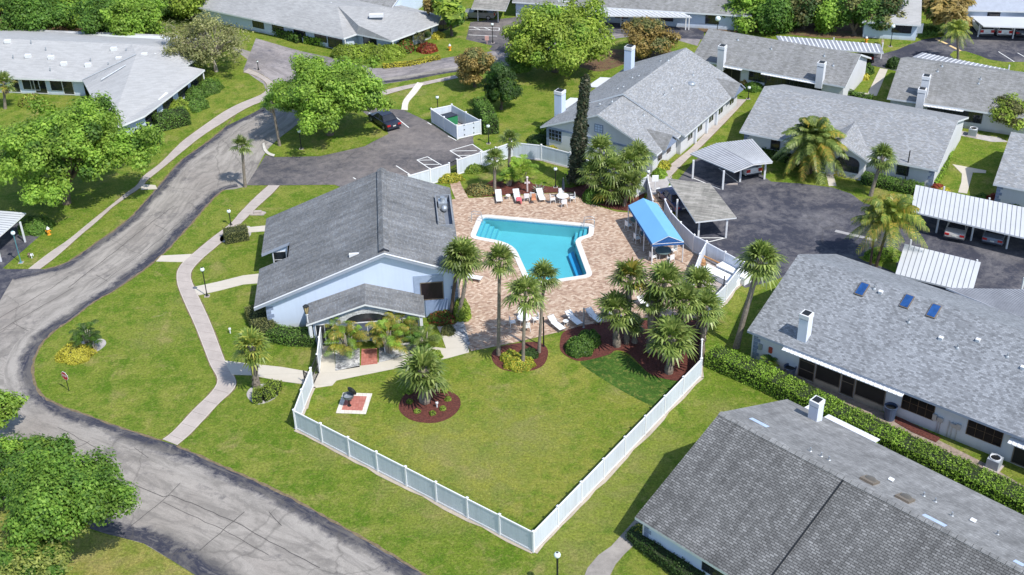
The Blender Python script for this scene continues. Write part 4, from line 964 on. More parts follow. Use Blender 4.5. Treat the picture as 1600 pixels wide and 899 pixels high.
# small roof gables over the right side entries
for (Hh, sx) in ((H8, 1.2), (H8b, 17.2)):
    c = sx+1.4
    mm = MB(); tF = Hh.rF+.35; ztop = 3.6
    tin = (Hh.zr-ztop)/(Hh.zr-Hh.ze)*Hh.rF
    mm.slab([[Hh.W(c-1.6,tF,2.47), Hh.W(c,tF,ztop), Hh.W(c,tin,ztop), Hh.W(c-1.6,Hh.rF*.985,2.47)], [Hh.W(c,tF,ztop), Hh.W(c+1.6,tF,2.47), Hh.W(c+1.6,Hh.rF*.985,2.47), Hh.W(c,tin,ztop)]], .12, 0, 1, 1, [Hh.n, Hh.n]); mm.build('entry_gable_roof', [M_ROOF_OLD, M_FASCIA], H8.root)
    m2 = MB(); t2 = tF-.15; m2.poly([Hh.W(c-1.4,t2,2.3), Hh.W(c+1.4,t2,2.3), Hh.W(c,t2,3.42)]); m2.build('entry_gable_face', [M_STONE], H8.root)
O, ax, nr = H8.front()
for a in (1.2, 3.2): frame_pane(H8.root, O, ax, nr, a, .8, 1.1, 1.5, 1, 2, M_TRIM, M_GLASS)
O, ax, nr = H8b.front()
for a in (7.2, 9.6, 12.5, 15.0, 18.0): frame_pane(H8.root, O, ax, nr, a, .8, 1.3, 1.5, 2, 2, M_TRIM, M_GLASS)
for a in (8.8, 11.7, 14.2): rawbox(H8.root, 'pilaster', O, ax, nr, a, a+.35, .02, 2.3, .004, .25, M_WALL)
for px_, py_ in ((945, 128), (895, 160)):
    a = (G(px_, py_, 2.6)-H8.a).dot(H8.u); m = MB(); m.slab([[H8.W(a-1.6,-6.85,2.5), H8.W(a+1.6,-6.85,2.5), H8.W(a+1.6,-8.2,2.3), H8.W(a-1.6,-8.2,2.3)]], .08, 0, 0, 0); m.build('awning', [M_TRIM], H8.root)
# ---- far house at the top with hipped wings
HT = G(527, 10, 5.6); 
H10 = empty('house', G(520, 60, 0), 'pale grey roofed house with hipped corners across the far street', 'house')
z1 = 2.1
e = [G(300, 9.5, z1), G(400, 31, z1), G(537, 60, z1), G(557, 53, z1), G(612, 64, z1), G(685, 37, z1)]
ap1 = G(527, 9, 4.3); ap2 = G(597, 11, 4.0)
rl1 = ap1+(e[1]-e[2])*1.6; rl1.z = 4.3
m = MB()
back1 = ap1*2-e[2]*1.0; back1.z = z1
bk = G(690, 24, z1)
m.slab([[e[0], e[2], ap1, rl1], [e[2], e[3], G(560, 40, 3.2), ap1], [e[3], e[4], ap2, G(560, 40, 3.2)], [e[4], e[5], ap2], [ap1, G(560, 40, 3.2), ap2], [ap2, e[5], bk], [rl1, ap1, ap2, bk, rl1+Vector((4, 12, -2.2))]], .2, 0, 1, 1)
m.build('roof', [bricks('light_grey_shingles', [g3(.30), g3(.33), g3(.35), g3(.38)], g3(.28), 1, .5, .17, .01, stain=.12, stains=.25), M_FASW], H10)
m = MB()
off = Vector((.2, .8, 0)); ws = [e[0]+off, e[2]+off*1.0, e[3]+Vector((0, 1.2, 0)), e[4]+Vector((-.1, .9, 0)), e[5]+Vector((-.9, .6, 0)), bk+Vector((-.6, -.6, 0)), rl1+Vector((4, 8, 0))]
m.prism(ws, 0, 2.0, 0); m.build('wall', [M_WALLC], H10)
d = (ws[1]-ws[0]); d.z = 0; Ld = d.length; d.normalize(); nr_ = Vector((d.y, -d.x, 0)); O0 = Vector((ws[0].x, ws[0].y, 0))
for px_ in (404, 434, 467, 499): 
    p = RPL(px_, 48, O0, nr_); a = (p-O0).dot(d); frame_pane(H10, O0, d, nr_, a-.9, .6, 2.0, 1.1, 2, 1, M_BLACKP, M_GLASS)
p = RPL(527, 60, O0, nr_); a = (p-O0).dot(d); frame_pane(H10, O0, d, nr_, a-1.6, .1, 2.4, 1.75, 2, 1, M_BLACKP, M_GLASS)
d = (ws[4]-ws[3]); d.z = 0; Ld = d.length; d.normalize(); nr_ = Vector((d.y, -d.x, 0)); O0 = Vector((ws[3].x, ws[3].y, 0))
for a in (1.5, 5.0, 8.5, 11.5): frame_pane(H10, O0, d, nr_, a, .3, 2.2, 1.55, 2, 1, M_BLACKP, M_GLASS)
d = (ws[3]-ws[2]); d.z = 0; d.normalize(); nr_ = Vector((d.y, -d.x, 0)); O0 = Vector((ws[2].x, ws[2].y, 0)); frame_pane(H10, O0, d, nr_, .9, .3, 2.2, 1.55, 2, 1, M_BLACKP, M_GLASS)
for q_ in (e[2], e[4]):
    m = MB(); p = q_+Vector((.1, .3, 0)); m.tube([(p.x, p.y, 0), (p.x, p.y, 1.98)], .09, 0, 6); m.build('porch_post', [M_TRIM], H10)
for (x, y) in ((508, 6), (588, 23)):
    m = MB(); p = G(x, y, 4.0); X = Matrix.Translation(p); m.box((-.9, -.3, -.3), (.9, .3, .1), 0, X); m.build('roof_vent', [M_TRIM], H10)
# ---- top left white roofed house
H9 = empty('house', G(60, 125, 0), 'long white roofed building with a tapering wing at the upper left', 'house')
ze9 = 2.3; zr9 = 4.4
m = MB()
v = lambda x, y, z: G(x, y, z)
VA = v(129, 126, ze9); VB = v(213, 86, 4.1); RT = v(206, 69, zr9); RL = v(-160, 54, zr9); EL = v(-160, 115, ze9)
C1 = v(320, 109, ze9); C2 = v(226, 181, ze9); C3 = v(170, 205, ze9); 
D1 = v(272, 76, 3.8); D2 = v(306, 93, 2.7); D3 = v(290, 103, 2.9)
m.slab([[EL, VA, VB, RT, RL], [VA, v(133, 133, 2.6), VB], [v(133, 133, 2.6), C3, C2, C1, D3, VB], [VB, D3, D2, D1, RT], [RL, RT, D1, D1+Vector((3, 8, -2.0)), RT+Vector((2, 9, -2.2)), RL+Vector((2, 9, -2.2))]], .2, 0, 1, 1)
m.build('roof', [M_ROOF_WHITE, M_FASW], H9)
def wallrun(root, pts, h, mat, inset=0):
    m = MB()
    for i in range(len(pts)-1): a, b = pts[i], pts[i+1]; m.poly([(a.x,a.y,0), (b.x,b.y,0), (b.x,b.y,h), (a.x,a.y,h)])
    return m.build('wall', [mat], root)
a = EL+Vector((0, .8, 0)); b = VA+Vector((-.3, .8, 0)); wallrun(H9, [a, b], 2.15, M_WALLC)
d = (b-a); d.z = 0; d.normalize(); nr_ = Vector((d.y, -d.x, 0)); O0 = Vector((a.x, a.y, 0))
for px_, w, z0, h in ((22, 1.3, .1, 1.9), (42, 2.2, .5, 1.4), (60, 1.6, .1, 1.9), (85, 1.6, .5, 1.4), (104, 1.4, .1, 1.9)):
    p = RPL(px_, 136, O0, nr_); s_ = (p-O0).dot(d); frame_pane(H9, O0, d, nr_, s_-.5, z0, w, h, 2 if w > 1.7 else 1, 1, M_TRIM, M_GLASS)
c2 = C2+Vector((-.3, .9, 0)); c1 = C1+Vector((-.9, .3, 0)); wallrun(H9, [C3+Vector((0, .8, 0)), c2, c1, D2+Vector((-.6, 0, 0)), D1], 2.15, M_WALLC)
d = (c1-c2); d.z = 0; Lw = d.length; d.normalize(); nr_ = Vector((d.y, -d.x, 0)); O0 = Vector((c2.x, c2.y, 0))
for px_, py_, w in ((236, 181, 2.6), (262, 160, 2.4), (286, 143, 2.4), (306, 127, 2.6)):
    p = RPL(px_, py_, O0, nr_); s_ = (p-O0).dot(d); frame_pane(H9, O0, d, nr_, s_-w/2, .5, w, 1.35, 2, 2, M_BLACKP, M_GLASS)
m = MB(); p = C1+Vector((-.25, -.1, 0)); m.tube([(p.x,p.y,0), (p.x,p.y,2.15)], .09, 0, 6); m.build('porch_post', [M_TRIM], H9)
nrm = (VA-EL).cross(RT-EL).normalized()
for (x, y) in ((12, 66), (44, 89), (80, 91), (100, 101), (138, 103), (178, 78), (186, 93), (226, 87)):
    p = RPL(x, y, EL, nrm); m = MB(); X = Matrix.Translation(p); m.box((-.35, -.25, -.1), (.35, .25, .3), 0, X); m.build('roof_vent', [M_TRIM], H9)
for (x, y) in ((21, 91), (49, 68), (72, 79), (79, 111), (82, 89), (142, 96), (170, 103), (198, 81), (207, 97), (167, 113), (173, 122), (189, 101)):
    p = RPL(x, y, EL, nrm); m = MB(); m.tube([p-Vector((0,0,.2)), p+Vector((0,0,.4))], .07, 0, 6); m.build('vent_pipe', [M_METAL], H9)
m = MB(); m.tube([VB+Vector((0,0,.08)), VA+Vector((0,0,.08))], .06, 0, 4); m.tube([v(158, 125, 3.2)+Vector((0,0,.02)), v(197, 102, 3.8)+Vector((0,0,.02))], .06, 0, 4); m.build('ridge_flashing', [M_METAL], H9)
# ---- distant pieces along the top
def fargable(label, r1, r2, zr, rF, s0, s1, roof, wins=(), ze=2.3, wall=None):
    zr = zr-.7
    H = House(label, r1, r2, zr, ze, rF, rF, s0, s1, roof, wall or M_WALLC, M_FASW)
    for (x, w) in wins: a0 = H.hit(x, 10)[0]; frame_pane(H.root, *H.front(), a0, .8, w, 1.4, 2, 1, M_BLACKP, M_GLASS)
    return H
far1 = fargable('house with pale walls just beyond the hipped roof house', (560, -30), (700, -12), 5, 5.5, -6, 7.5, M_ROOF_OLD)
for a in (-4, 0, 4): frame_pane(far1.root, *far1.front(), a, .7, 1.6, 1.5, 2, 1, M_BLACKP, M_GLASS)
far2 = fargable('small white roofed house peeping between trees at the upper right', (1350, -8), (1425, -4), 5, 4.6, 0, 7.2, M_ROOF_WHITE)
frame_pane(far2.root, *far2.front(), 3.8, .9, 2.4, 1.3, 2, 1, M_BLACKP, M_GLASS)
far3 = fargable('pale blue grey roofed house at the far top right corner', (1500, -36), (1600, -34), 5.4, 6.2, -1.5, 22, plain('pale_blue_roof', (.34, .37, .43), .8, var=.1))
for a in (3, 8, 13): frame_pane(far3.root, *far3.front(), a, .7, 1.6, 1.5, 2, 1, M_BLACKP, M_GLASS)
far4 = fargable('pale house beyond the long far carport', (880, -34), (1060, -24), 5, 5, -6, 26, M_ROOF_OLD)
for a in (2, 8, 14, 20): frame_pane(far4.root, *far4.front(), a, .7, 1.8, 1.5, 2, 1, M_BLACKP, M_GLASS)
# ---------------- clubhouse ----------------
Bf = G(396.5, 482, 2.45); Bb = G(427, 337, 2.45); 
ridge_f = G(600, 397, 6.7); ridge_b = G(596, 265, 6.7)
uc = (ridge_b-ridge_f); uc.z = 0; Lc = uc.length; uc.normalize()
ncl = Vector((-uc.y, uc.x, 0))     # towards the left
a_ = Vector((ridge_f.x, ridge_f.y, 0))
def CW(s, t, z): p = a_+uc*s+ncl*t; return Vector((p.x, p.y, z))
tL = (Bf-a_).dot(ncl); zL = 2.45; zRg = 6.7; tR = -6.2; zR = 4.35
zf = lambda t: zRg-(zRg-zL)*t/tL if t >= 0 else zRg-(zRg-zR)*(-t)/(-tR)
CL = empty('clubhouse', CW(0, 0, 0), 'pale blue clubhouse with a big weathered grey gable roof beside the pool', 'clubhouse')
m = MB(); n0 = (G(412, 392, 3.4)-a_).dot(uc)-1.5; nS0, nS1 = 6.3, 8.9; nT = tL-2.6
mid = [CW(0,tL,zL), CW(nS0,tL,zL), CW(nS0,nT,zf(nT)), CW(nS1,nT,zf(nT)), CW(nS1,tL,zL), CW(Lc,tL,zL)]
P1 = [[CW(0,tL,zL), CW(0,0,zRg), CW(nS0,0,zRg), CW(nS0,nT,zf(nT)), CW(nS0,tL,zL)],
      [CW(nS0,0,zRg), CW(nS1,0,zRg), CW(nS1,nT,zf(nT)), CW(nS0,nT,zf(nT))],
      [CW(nS1,0,zRg), CW(Lc,0,zRg), CW(Lc,tL,zL), CW(nS1,tL,zL), CW(nS1,nT,zf(nT))],
      [CW(0,0,zRg), CW(0,tR,zR), CW(Lc,tR,zR), CW(Lc,0,zRg), CW(nS1,0,zRg), CW(nS0,0,zRg)]]
m.slab(P1, .28, 0, 1, 1, [uc]*4); roofc = m.build('roof', [M_ROOF_CLUB, M_FASCIA], CL)
m = MB(); m.slab([[CW(-.03,tL,zL+.03), CW(-.03,0,zRg+.03), CW(.12,0,zRg+.03), CW(.12,tL,zL+.03)], [CW(-.03,0,zRg+.03), CW(-.03,tR,zR+.03), CW(.12,tR,zR+.03), CW(.12,0,zRg+.03)]], .05, 0, 0, 0); m.build('rake_trim', [M_TRIM], roofc)
m = MB(); m.slab([[CW(.5,.42,zf(.42)+.20), CW(.5,0,zRg+.26), CW(Lc-.1,0,zRg+.26), CW(Lc-.1,.42,zf(.42)+.20)], [CW(.5,0,zRg+.26), CW(.5,-.42,zf(-.42)+.20), CW(Lc-.1,-.42,zf(-.42)+.20), CW(Lc-.1,0,zRg+.26)]], .20, 0, 1, 1, [uc, uc]); m.build('ridge_vent', [M_ROOF_CLUB, M_BLACKP], roofc)
# walls
m = MB(); e_ = .29; g = .45; tl, trr = tL-.9, tR+.35
hL = zf(tl)-e_; hR = zf(trr)-e_
m.poly([CW(g,trr,0), CW(g,tl,0), CW(g,tl,hL), CW(g,0,zRg-e_), CW(g,trr,hR)][::-1])
m.poly([CW(Lc-g,tl,0), CW(Lc-g,trr,0), CW(Lc-g,trr,hR), CW(Lc-g,0,zRg-e_), CW(Lc-g,tl,hL)][::-1])
m.poly([CW(g,trr,0), CW(Lc-g,trr,0), CW(Lc-g,trr,hR), CW(g,trr,hR)])
t_in = nT+.25; hI = zf(t_in)-e_
m.poly([CW(g,tl,0), CW(nS0-.2,tl,0), CW(nS0-.2,tl,hL), CW(g,tl,hL)][::-1]); m.poly([CW(nS1+.2,tl,0), CW(Lc-g,tl,0), CW(Lc-g,tl,hL), CW(nS1+.2,tl,hL)][::-1])
m.poly([CW(nS0-.2,t_in,0), CW(nS1+.2,t_in,0), CW(nS1+.2,t_in,hI), CW(nS0-.2,t_in,hI)][::-1])
m.poly([CW(nS0-.2,tl,0), CW(nS0-.2,t_in,0), CW(nS0-.2,t_in,hI), CW(nS0-.2,tl,hL)][::-1]); m.poly([CW(nS1+.2,t_in,0), CW(nS1+.2,tl,0), CW(nS1+.2,tl,hL), CW(nS1+.2,t_in,hI)][::-1])
m.build('wall', [M_WALLC], CL)
frame_pane(CL, CW(nS1+.2, t_in, 0), ncl, -uc, .2, .8, 1.2, 1.7, 1, 2, M_TRIM, M_GLASS); frame_pane(CL, CW(0, t_in, 0), uc, ncl, nS0+.6, .2, 1.5, 2.2, 2, 1, M_BLACKP, M_GLASS, 'door')
# front wall: recessed bar window at right, quoins
Of = CW(g, 0, 0); nf = -uc; axf = -ncl
def fh(px, py): p = RPL(px, py, Of, nf); return ((p-Of).dot(axf), p.z)
(x0, zt), (x1, zb) = fh(646, 431), fh(704, 500)
rawbox(CL, 'recess_shade_panel', Of, axf, nf, fh(646, 440)[0], fh(693, 440)[0], fh(660, 469)[1], fh(650, 431)[1]-.02, .004, .05, plain('painted_shade_blue', (.30, .37, .50), .8))  # flat panel in darker wall blue, the shade of the recess painted as colour
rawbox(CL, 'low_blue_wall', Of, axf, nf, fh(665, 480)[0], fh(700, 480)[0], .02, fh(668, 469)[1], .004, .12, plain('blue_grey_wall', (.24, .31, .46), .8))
(s0_, z0_), (s1_, z1_) = fh(658, 469), fh(692, 439)
frame_pane(CL, Of+nf*.05, axf, nf, s0_, max(.6, z0_), s1_-s0_, z1_-z0_, 1, 1, M_BRONZE, plain('dark_maroon_shutter', (.016, .010, .014), .4), 'service_window')
for (xx, k) in ((-tl, 1), (-trr, -1)):
    mm = MB(); X = Matrix((axf, nf, Vector((0,0,1)))).transposed().to_4x4(); X.translation = Of; z = .1; j = 0
    while z < (2.1 if k > 0 else 3.3):
        w_ = .6 if j % 2 else .38; a0, a1 = (xx, xx+w_) if k > 0 else (xx-w_, xx); mm.box((a0, .003, z), (a1, .04, z+.30), 0, X); z += .36; j += 1
    if axf.cross(nf).z < 0: mm.f = [f[::-1] for f in mm.f]; mm.uv = [u_[::-1] for u_ in mm.uv]
    mm.build('stone_quoins', [M_STONE], CL)
rawbox(CL, 'downspout', Of, axf, nf, -trr+.02, -trr+.12, 0.05, 3.8, -.1, .04, M_TRIM)
# equipment well on the right slope
p0 = RPL(690, 332, CW(0,0,zRg), (CW(1,0,zRg)-CW(0,0,zRg)).cross(CW(0,tR,zR)-CW(0,0,zRg)).normalized())
sE = (p0-a_).dot(uc); m = MB(); tE = -5.1
X = Matrix((uc, ncl, Vector((0,0,1)))).transposed().to_4x4(); X.translation = CW(sE, tE, 0)
zz = zf(tE)
m.box((-2.6, -.95, zz-.9), (2.4, -.85, zz+.5), 0, X); m.box((-2.6, .35, zz-.5), (2.4, .43, zz+.55), 0, X); m.box((2.3, -.85, zz-.7), (2.4, .35, zz+.5), 0, X); m.box((-2.6, -.85, zz-.7), (-2.5, .35, zz+.1), 0, X)
m.box((-2.5, -.84, zz-.35), (2.3, .34, zz-.10), 1, X); eq = m.build('equipment_well', [plain('well_flashing', (.24, .26, .29), .6), plain('well_floor', (.17, .19, .23), .8)], CL)
m = MB(); m.box((.6, -.6, zz-.1), (1.7, .2, zz+.55), 0, X); m.ball(X @ Vector((.2, -.3, zz+.25)), .3, 0); m.tube([X @ Vector((1.1, -.2, zz+.5)), X @ Vector((1.1, -.2, zz+.95))], .22, 0, 10); m.build('exhaust_fan', [M_METAL], eq)
m = MB(); q_ = RPL(555, 398, CW(0,0,zRg), (CW(1,0,zRg)-CW(0,0,zRg)).cross(CW(0,tL,zL)-CW(0,0,zRg)).normalized()); X2 = Matrix((uc, ncl, Vector((0,0,1)))).transposed().to_4x4(); X2.translation = q_
m.box((-.12, -.5, -.2), (.12, .5, .12), 0, X2); m.build('roof_vent', [M_TRIM], roofc)
# porch wing: low gable in front of the gable wall
pa = G(570, 437, 3.8); pf = G(570, 472, 3.8); sp = (pf-a_).dot(uc); tp = (pa-a_).dot(ncl)
pl = G(478, 511, 2.25); pr_ = G(664, 491, 2.25)
tpl, tpr = (pl-a_).dot(ncl), (pr_-a_).dot(ncl); spf = min((pl-a_).dot(uc), (pr_-a_).dot(uc))
spf = ((pl-a_).dot(uc)+(pr_-a_).dot(uc))/2
m = MB(); m.slab([[CW(spf,tpl,2.25), CW(spf,tp,3.8), CW(.44,tp,3.8), CW(.44,tpl,2.25)], [CW(spf,tp,3.8), CW(spf,tpr,2.25), CW(.44,tpr,2.25), CW(.44,tp,3.8)]], .16, 0, 1, 1, [uc, uc]); m.build('porch_roof', [M_ROOF_CLUB, M_TRIM], CL)
m = MB(); sw = spf+.35
zpp = lambda t: 3.8-1.55*(abs(t-tp)/abs((tpl if t > tp else tpr)-tp))-.17
L_, R_ = tpl-.5, tpr+.5
m.poly([CW(sw,L_,0), CW(sw,R_,0), CW(sw,R_,zpp(R_)), CW(sw,tp,zpp(tp)), CW(sw,L_,zpp(L_))])
m.poly([CW(g,L_,0), CW(sw,L_,0), CW(sw,L_,zpp(L_)), CW(g,L_,zpp(L_))]); m.poly([CW(sw,R_,0), CW(g,R_,0), CW(g,R_,zpp(R_)), CW(sw,R_,zpp(R_))])
m.build('porch_wall', [plain('porch_blue_painted_shade', (.30, .36, .46), .8)], CL)  # porch shade put into the colour, a darker copy of the clubhouse blue
Op = CW(sw, tp, 0)
m = MB()
for k in range(14):
    t0 = math.pi*k/14; t1_ = math.pi*(k+1)/14
    c = lambda t, r: Op+axf*(math.cos(t)*r)+nf*.08+Vector((0, 0, 1.95+math.sin(t)*r*.46))
    m.poly([c(t0,2.5), c(t0,1.75), c(t1_,1.75), c(t1_,2.5)]); m.poly([c(t0,2.5)-nf*.08, c(t0,2.5), c(t1_,2.5), c(t1_,2.5)-nf*.08])
m.poly([Op+axf*math.cos(math.pi*k/14)*1.75+nf*.03+Vector((0,0,1.95+math.sin(math.pi*k/14)*.80)) for k in range(15)], 1)
m.build('stone_arch', [bricks('white_stone', [g3(.45), g3(.55), g3(.65)], g3(.35), 1, .35, .22, .02, stain=.15), M_GLASS], CL)
for x, w, z0, h in ((-1.2, 2.4, .3, 1.6), (-4.2, 1.5, .1, 1.9), (2.7, 1.5, .1, 1.9)): frame_pane(CL, Op, axf, nf, x, z0, w, h, 2, 1, M_TRIM, plain('blue_reflecting_glass', (.10, .13, .19), .12, var=.3) if x == -1.2 else M_GLASS)
for x in (-4.55, -2.4, 2.3, 4.4):
    m = MB(); X = Matrix((axf, nf, Vector((0,0,1)))).transposed().to_4x4(); X.translation = Op; m.box((x-.12, .004, 0), (x+.12, .25, 2.05), 0, X); m.build('porch_column', [M_TRIM], CL)
m = MB(); X = Matrix((axf, nf, Vector((0,0,1)))).transposed().to_4x4(); X.translation = Op
for x in (-1.45, 1.25): m.box((x, .3, 0), (x+.2, 1.9, .55), 0, X)
m.build('low_planter_wall', [M_TRIM], CL)
# ---------------- vegetation ----------------
rng = np.random.default_rng(7)
L_GREEN = leaf('fresh_green_leaves', (.070, .150, .018), (.130, .245, .032), (.22, .345, .055))
L_OLIVY = leaf('glossy_olive_leaves', (.10, .135, .028), (.19, .23, .045), (.33, .35, .09), .28)
L_OLIVEL = leaf('pale_olive_leaves', (.15, .17, .06), (.24, .25, .10), (.36, .34, .16), .3)
def leaf_quads(C, N, size, asp=1.7, fold=.25, rg=None):
    """one small folded leaf blade (rhombus) per centre; returns V, F"""
    rg = rg or rng; n = len(C)
    N = N/np.maximum(1e-6, np.linalg.norm(N, axis=1, keepdims=True))
    r = rg.normal(size=(n, 3)); a = np.cross(N, r); a /= np.maximum(1e-6, np.linalg.norm(a, axis=1, keepdims=True)); b = np.cross(N, a)
    s = (size*(.45+1.05*rg.random(n)**1.4))[:, None]
    V = np.empty((n, 4, 3)); V[:, 0] = C-a*s*asp*.5; V[:, 1] = C+b*s*.5-N*s*fold*.3; V[:, 2] = C+a*s*asp*.5; V[:, 3] = C-b*s*.5-N*s*fold*.3
    return V.reshape(-1, 3), np.arange(n*4).reshape(-1, 4)
def crown_pts(n_cl, n_lf, rx, ry, rz, cr, seed, flat_=.75, hollow=.35, low=-.55):
    """leaf centres gathered in clumps that fill an uneven crown; returns centres, normals"""
    rg = np.random.default_rng(seed); d = rg.normal(size=(n_cl*3, 3)); d /= np.linalg.norm(d, axis=1, keepdims=True); d = d[d[:, 2] > low][:n_cl]
    n_cl = len(d); rad = hollow+(1-hollow)*rg.random(n_cl)**.55
    # boughs: clumps gather round a few big lobes so sky and shade show between them
    kb_ = max(6, min(22, int(6+rx*2.0))); g_ = rg.normal(size=(kb_*3, 3)); g_ /= np.linalg.norm(g_, axis=1, keepdims=True); g_ = g_[g_[:, 2] > max(low, -.6)][:kb_]; own = rg.integers(0, len(g_), n_cl)
    inner = rg.random(n_cl) < .2; off_ = rg.normal(size=(n_cl, 3)); off_ /= np.linalg.norm(off_, axis=1, keepdims=True); off_ *= (rg.random(n_cl)**.45)[:, None]
    dd_ = g_[own]*(.66*rg.uniform(.9, 1.12, len(g_))[own])[:, None]+off_*np.array([.36, .36, .30]); rl_ = np.linalg.norm(dd_, axis=1); d = np.where(inner[:, None], d*.55, dd_); rad = np.ones(n_cl)
    # uneven outline: lobes push in and out
    ph = rg.uniform(0, 6.28, 4); az = np.arctan2(d[:, 1], d[:, 0])
    lob = 1+.13*np.sin(3*az+ph[0])+.09*np.sin(5*az+ph[1])+.10*np.sin(4*d[:, 2]*2+ph[2])
    cc = d*np.array([rx, ry, rz])*(rad*lob)[:, None]
    crs = cr*rg.uniform(.6, 1.35, n_cl); k = rg.choice(n_cl, n_lf, p=crs**2/np.sum(crs**2))
    e = rg.normal(size=(n_lf, 3)); e /= np.linalg.norm(e, axis=1, keepdims=True); rr = rg.random(n_lf)**.5
    C = cc[k]+e*(crs[k]*rr)[:, None]*np.array([1, 1, flat_])
    N = e+np.array([0, 0, .75])+.45*rg.normal(size=(n_lf, 3))+.35*d[k]
    return C, N, cc
def branches(cc, base, r0, mat, seed, parent, trunk_top, name='trunk', nb=9, lean=(0, 0), sub=True):
    rg = random.Random(seed); m = LMB()
    top_ = Vector((lean[0], lean[1], trunk_top))
    m.tube([(0, 0, -.2), (lean[0]*.25, lean[1]*.3, trunk_top*.4), top_], [r0*1.35, r0, r0*.8], 0, 9)
    idx = list(range(len(cc))); rg.shuffle(idx)
    for i in idx[:nb]:
        e = Vector(cc[i])
        mid = top_.lerp(e, .5)+Vector((rg.uniform(-.4, .4), rg.uniform(-.4, .4), rg.uniform(.1, .7)))
        m.tube([top_, mid, e], [r0*.55, r0*.32, r0*.10], 0, 6, cap=False)
        if sub:
            for j in idx[nb:nb+40]:
                f = Vector(cc[j])
                if (f-e).length < 2.2 and rg.random() < .5: m.tube([mid, mid.lerp(f, .6)+Vector((0, 0, .2)), f], [r0*.2, r0*.12, r0*.04], 0, 5, cap=False)
    return m.build(name, [mat], parent)
def broadleaf(base, label, rx, ry, rz, zc, lm, n_cl=120, n_lf=16000, size=.22, cr=1.0, seed=1, bark=None, r0=.25, ttop=None, hollow=.35, off=(0, 0), nb=10, low=-.55, name='tree', cat='tree', group=None, flat_=.75, asp=1.7, lm2=None, f2=.15):
    root = empty(name, base, label, cat, group)
    C, N, cc = crown_pts(n_cl, n_lf, rx, ry, rz, cr, seed, flat_, hollow, low)
    sh = np.array([off[0], off[1], zc]); C = C+sh; cc = cc+sh
    C[:, 2] = np.maximum(C[:, 2], .08)
    rg = np.random.default_rng(seed+5); V, F = leaf_quads(C, N, size, asp, rg=rg)
    mats = [lm]; mi = None
    if lm2 is not None:
        mats = [lm, lm2]; ctr = cc[rg.integers(0, len(cc), max(1, int(len(cc)*f2)))]
        dd = np.min(np.linalg.norm(C[:, None, :]-ctr[None], axis=2), axis=1) if len(C)*len(ctr) < 4e6 else rg.random(len(C))
        mi = (dd < cr*.9).astype(np.int32)
    npmesh('crown', V, F, mats, mi, root)
    branches(cc, base, r0, bark or M_BARK, seed, root, ttop if ttop else max(.4, zc-rz*.75), nb=nb, lean=(off[0]*.5, off[1]*.5))
    return root
def tree_px(basepx, cpx, wpx, hpx, label, lm, **k):
    """tree from its foot, crown centre and crown width/height in photo pixels"""
    b = G(*basepx); s = SCL(b); zc = ZAT(b, cpx[1]); c = G(cpx[0], cpx[1], zc); off = (c.x-b.x, 0)
    # the crown is seen from above at this angle
    el = math.asin(min(.9, (CH-zc)/(c-CAMP).length)); cr_ = k.get('cr', 1.0)*.55; rx = max(wpx/2*s*.6, wpx/2*s-cr_); ry = k.pop('ry', rx); hv = max(hpx/2*s*.6, hpx/2*s-cr_*.8)
    rz = k.pop('rz', None) or math.sqrt(max(.2, (hv*hv-(ry*math.sin(el))**2)))/math.cos(el) if hv > ry*math.sin(el)*1.02 else rx*.5
    return broadleaf(b, label, rx, ry, rz, max(zc, rz*.6), lm, off=off, **k)
T = tree_px
# large trees that frame the picture
T((104, 318), (108, 234), 244, 250, 'very large spreading green tree beside the left sidewalk', L_BRIGHT, n_cl=330, n_lf=90000, size=.18, cr=1.1, seed=11, r0=.35, rz=4.6, hollow=.45, low=-.8, nb=16, lm2=L_MID, f2=.05)
T((516, 211), (507, 146), 200, 165, 'large round green tree on the grass island of the parking lot', L_BRIGHT, n_cl=230, n_lf=70000, size=.18, cr=1.05, seed=12, r0=.34, rz=3.6, hollow=.45, low=-.8, nb=16, lm2=L_MID, f2=.05)
T((85, 890), (102, 785), 180, 190, 'big bushy green tree overhanging the road at the lower left', L_GREEN, n_cl=340, n_lf=72000, size=.135, cr=.8, seed=13, r0=.25, rz=2.6, hollow=.45, nb=12, lm2=L_MID, f2=.06)
T((30, 930), (38, 862), 175, 130, 'yellow green glossy tree in the lower left corner', L_OLIVY, n_cl=260, n_lf=46000, size=.13, cr=.7, seed=14, r0=.2, rz=2.0, hollow=.4, lm2=L_MID, f2=.12)
T((5, 775), (30, 730), 150, 115, 'green tree crown at the left edge above the corner tree', L_MID, n_cl=130, n_lf=24000, size=.145, cr=.7, seed=15, r0=.2, rz=1.8, lm2=L_BRIGHT, f2=.4)
T((-12, 690), (-2, 645), 84, 100, 'small tree crown cut by the left edge beside the road corner', L_BRIGHT, n_cl=50, n_lf=7000, size=.15, cr=.6, seed=16, r0=.15, rz=1.6)
T((868, 112), (868, 52), 180, 120, 'broad bright lime green tree beyond the middle house', L_YELG, n_cl=240, n_lf=50000, size=.20, cr=1.2, seed=17, r0=.4, rz=4.6, hollow=.5, nb=14, lm2=L_BRIGHT, f2=.08)
T((1015, 92), (1012, 62), 90, 60, 'rust brown tree between the bright tree and the upper right house', L_RUST, n_cl=90, n_lf=20000, size=.18, cr=1.0, seed=18, r0=.25, rz=3.0, lm2=L_OLIVE, f2=.25)
T((742, 136), (739, 104), 78, 84, 'rust brown rounded tree beside the far street', L_RUST, n_cl=110, n_lf=26000, size=.15, cr=.75, seed=19, r0=.2, lm2=L_OLIVE, f2=.3)
T((783, 171), (783, 133), 56, 92, 'dark green conical tree on the lawn beyond the enclosure', L_DARK, n_cl=90, n_lf=20000, size=.14, cr=.65, seed=20, r0=.18, lm2=L_MID, f2=.25)
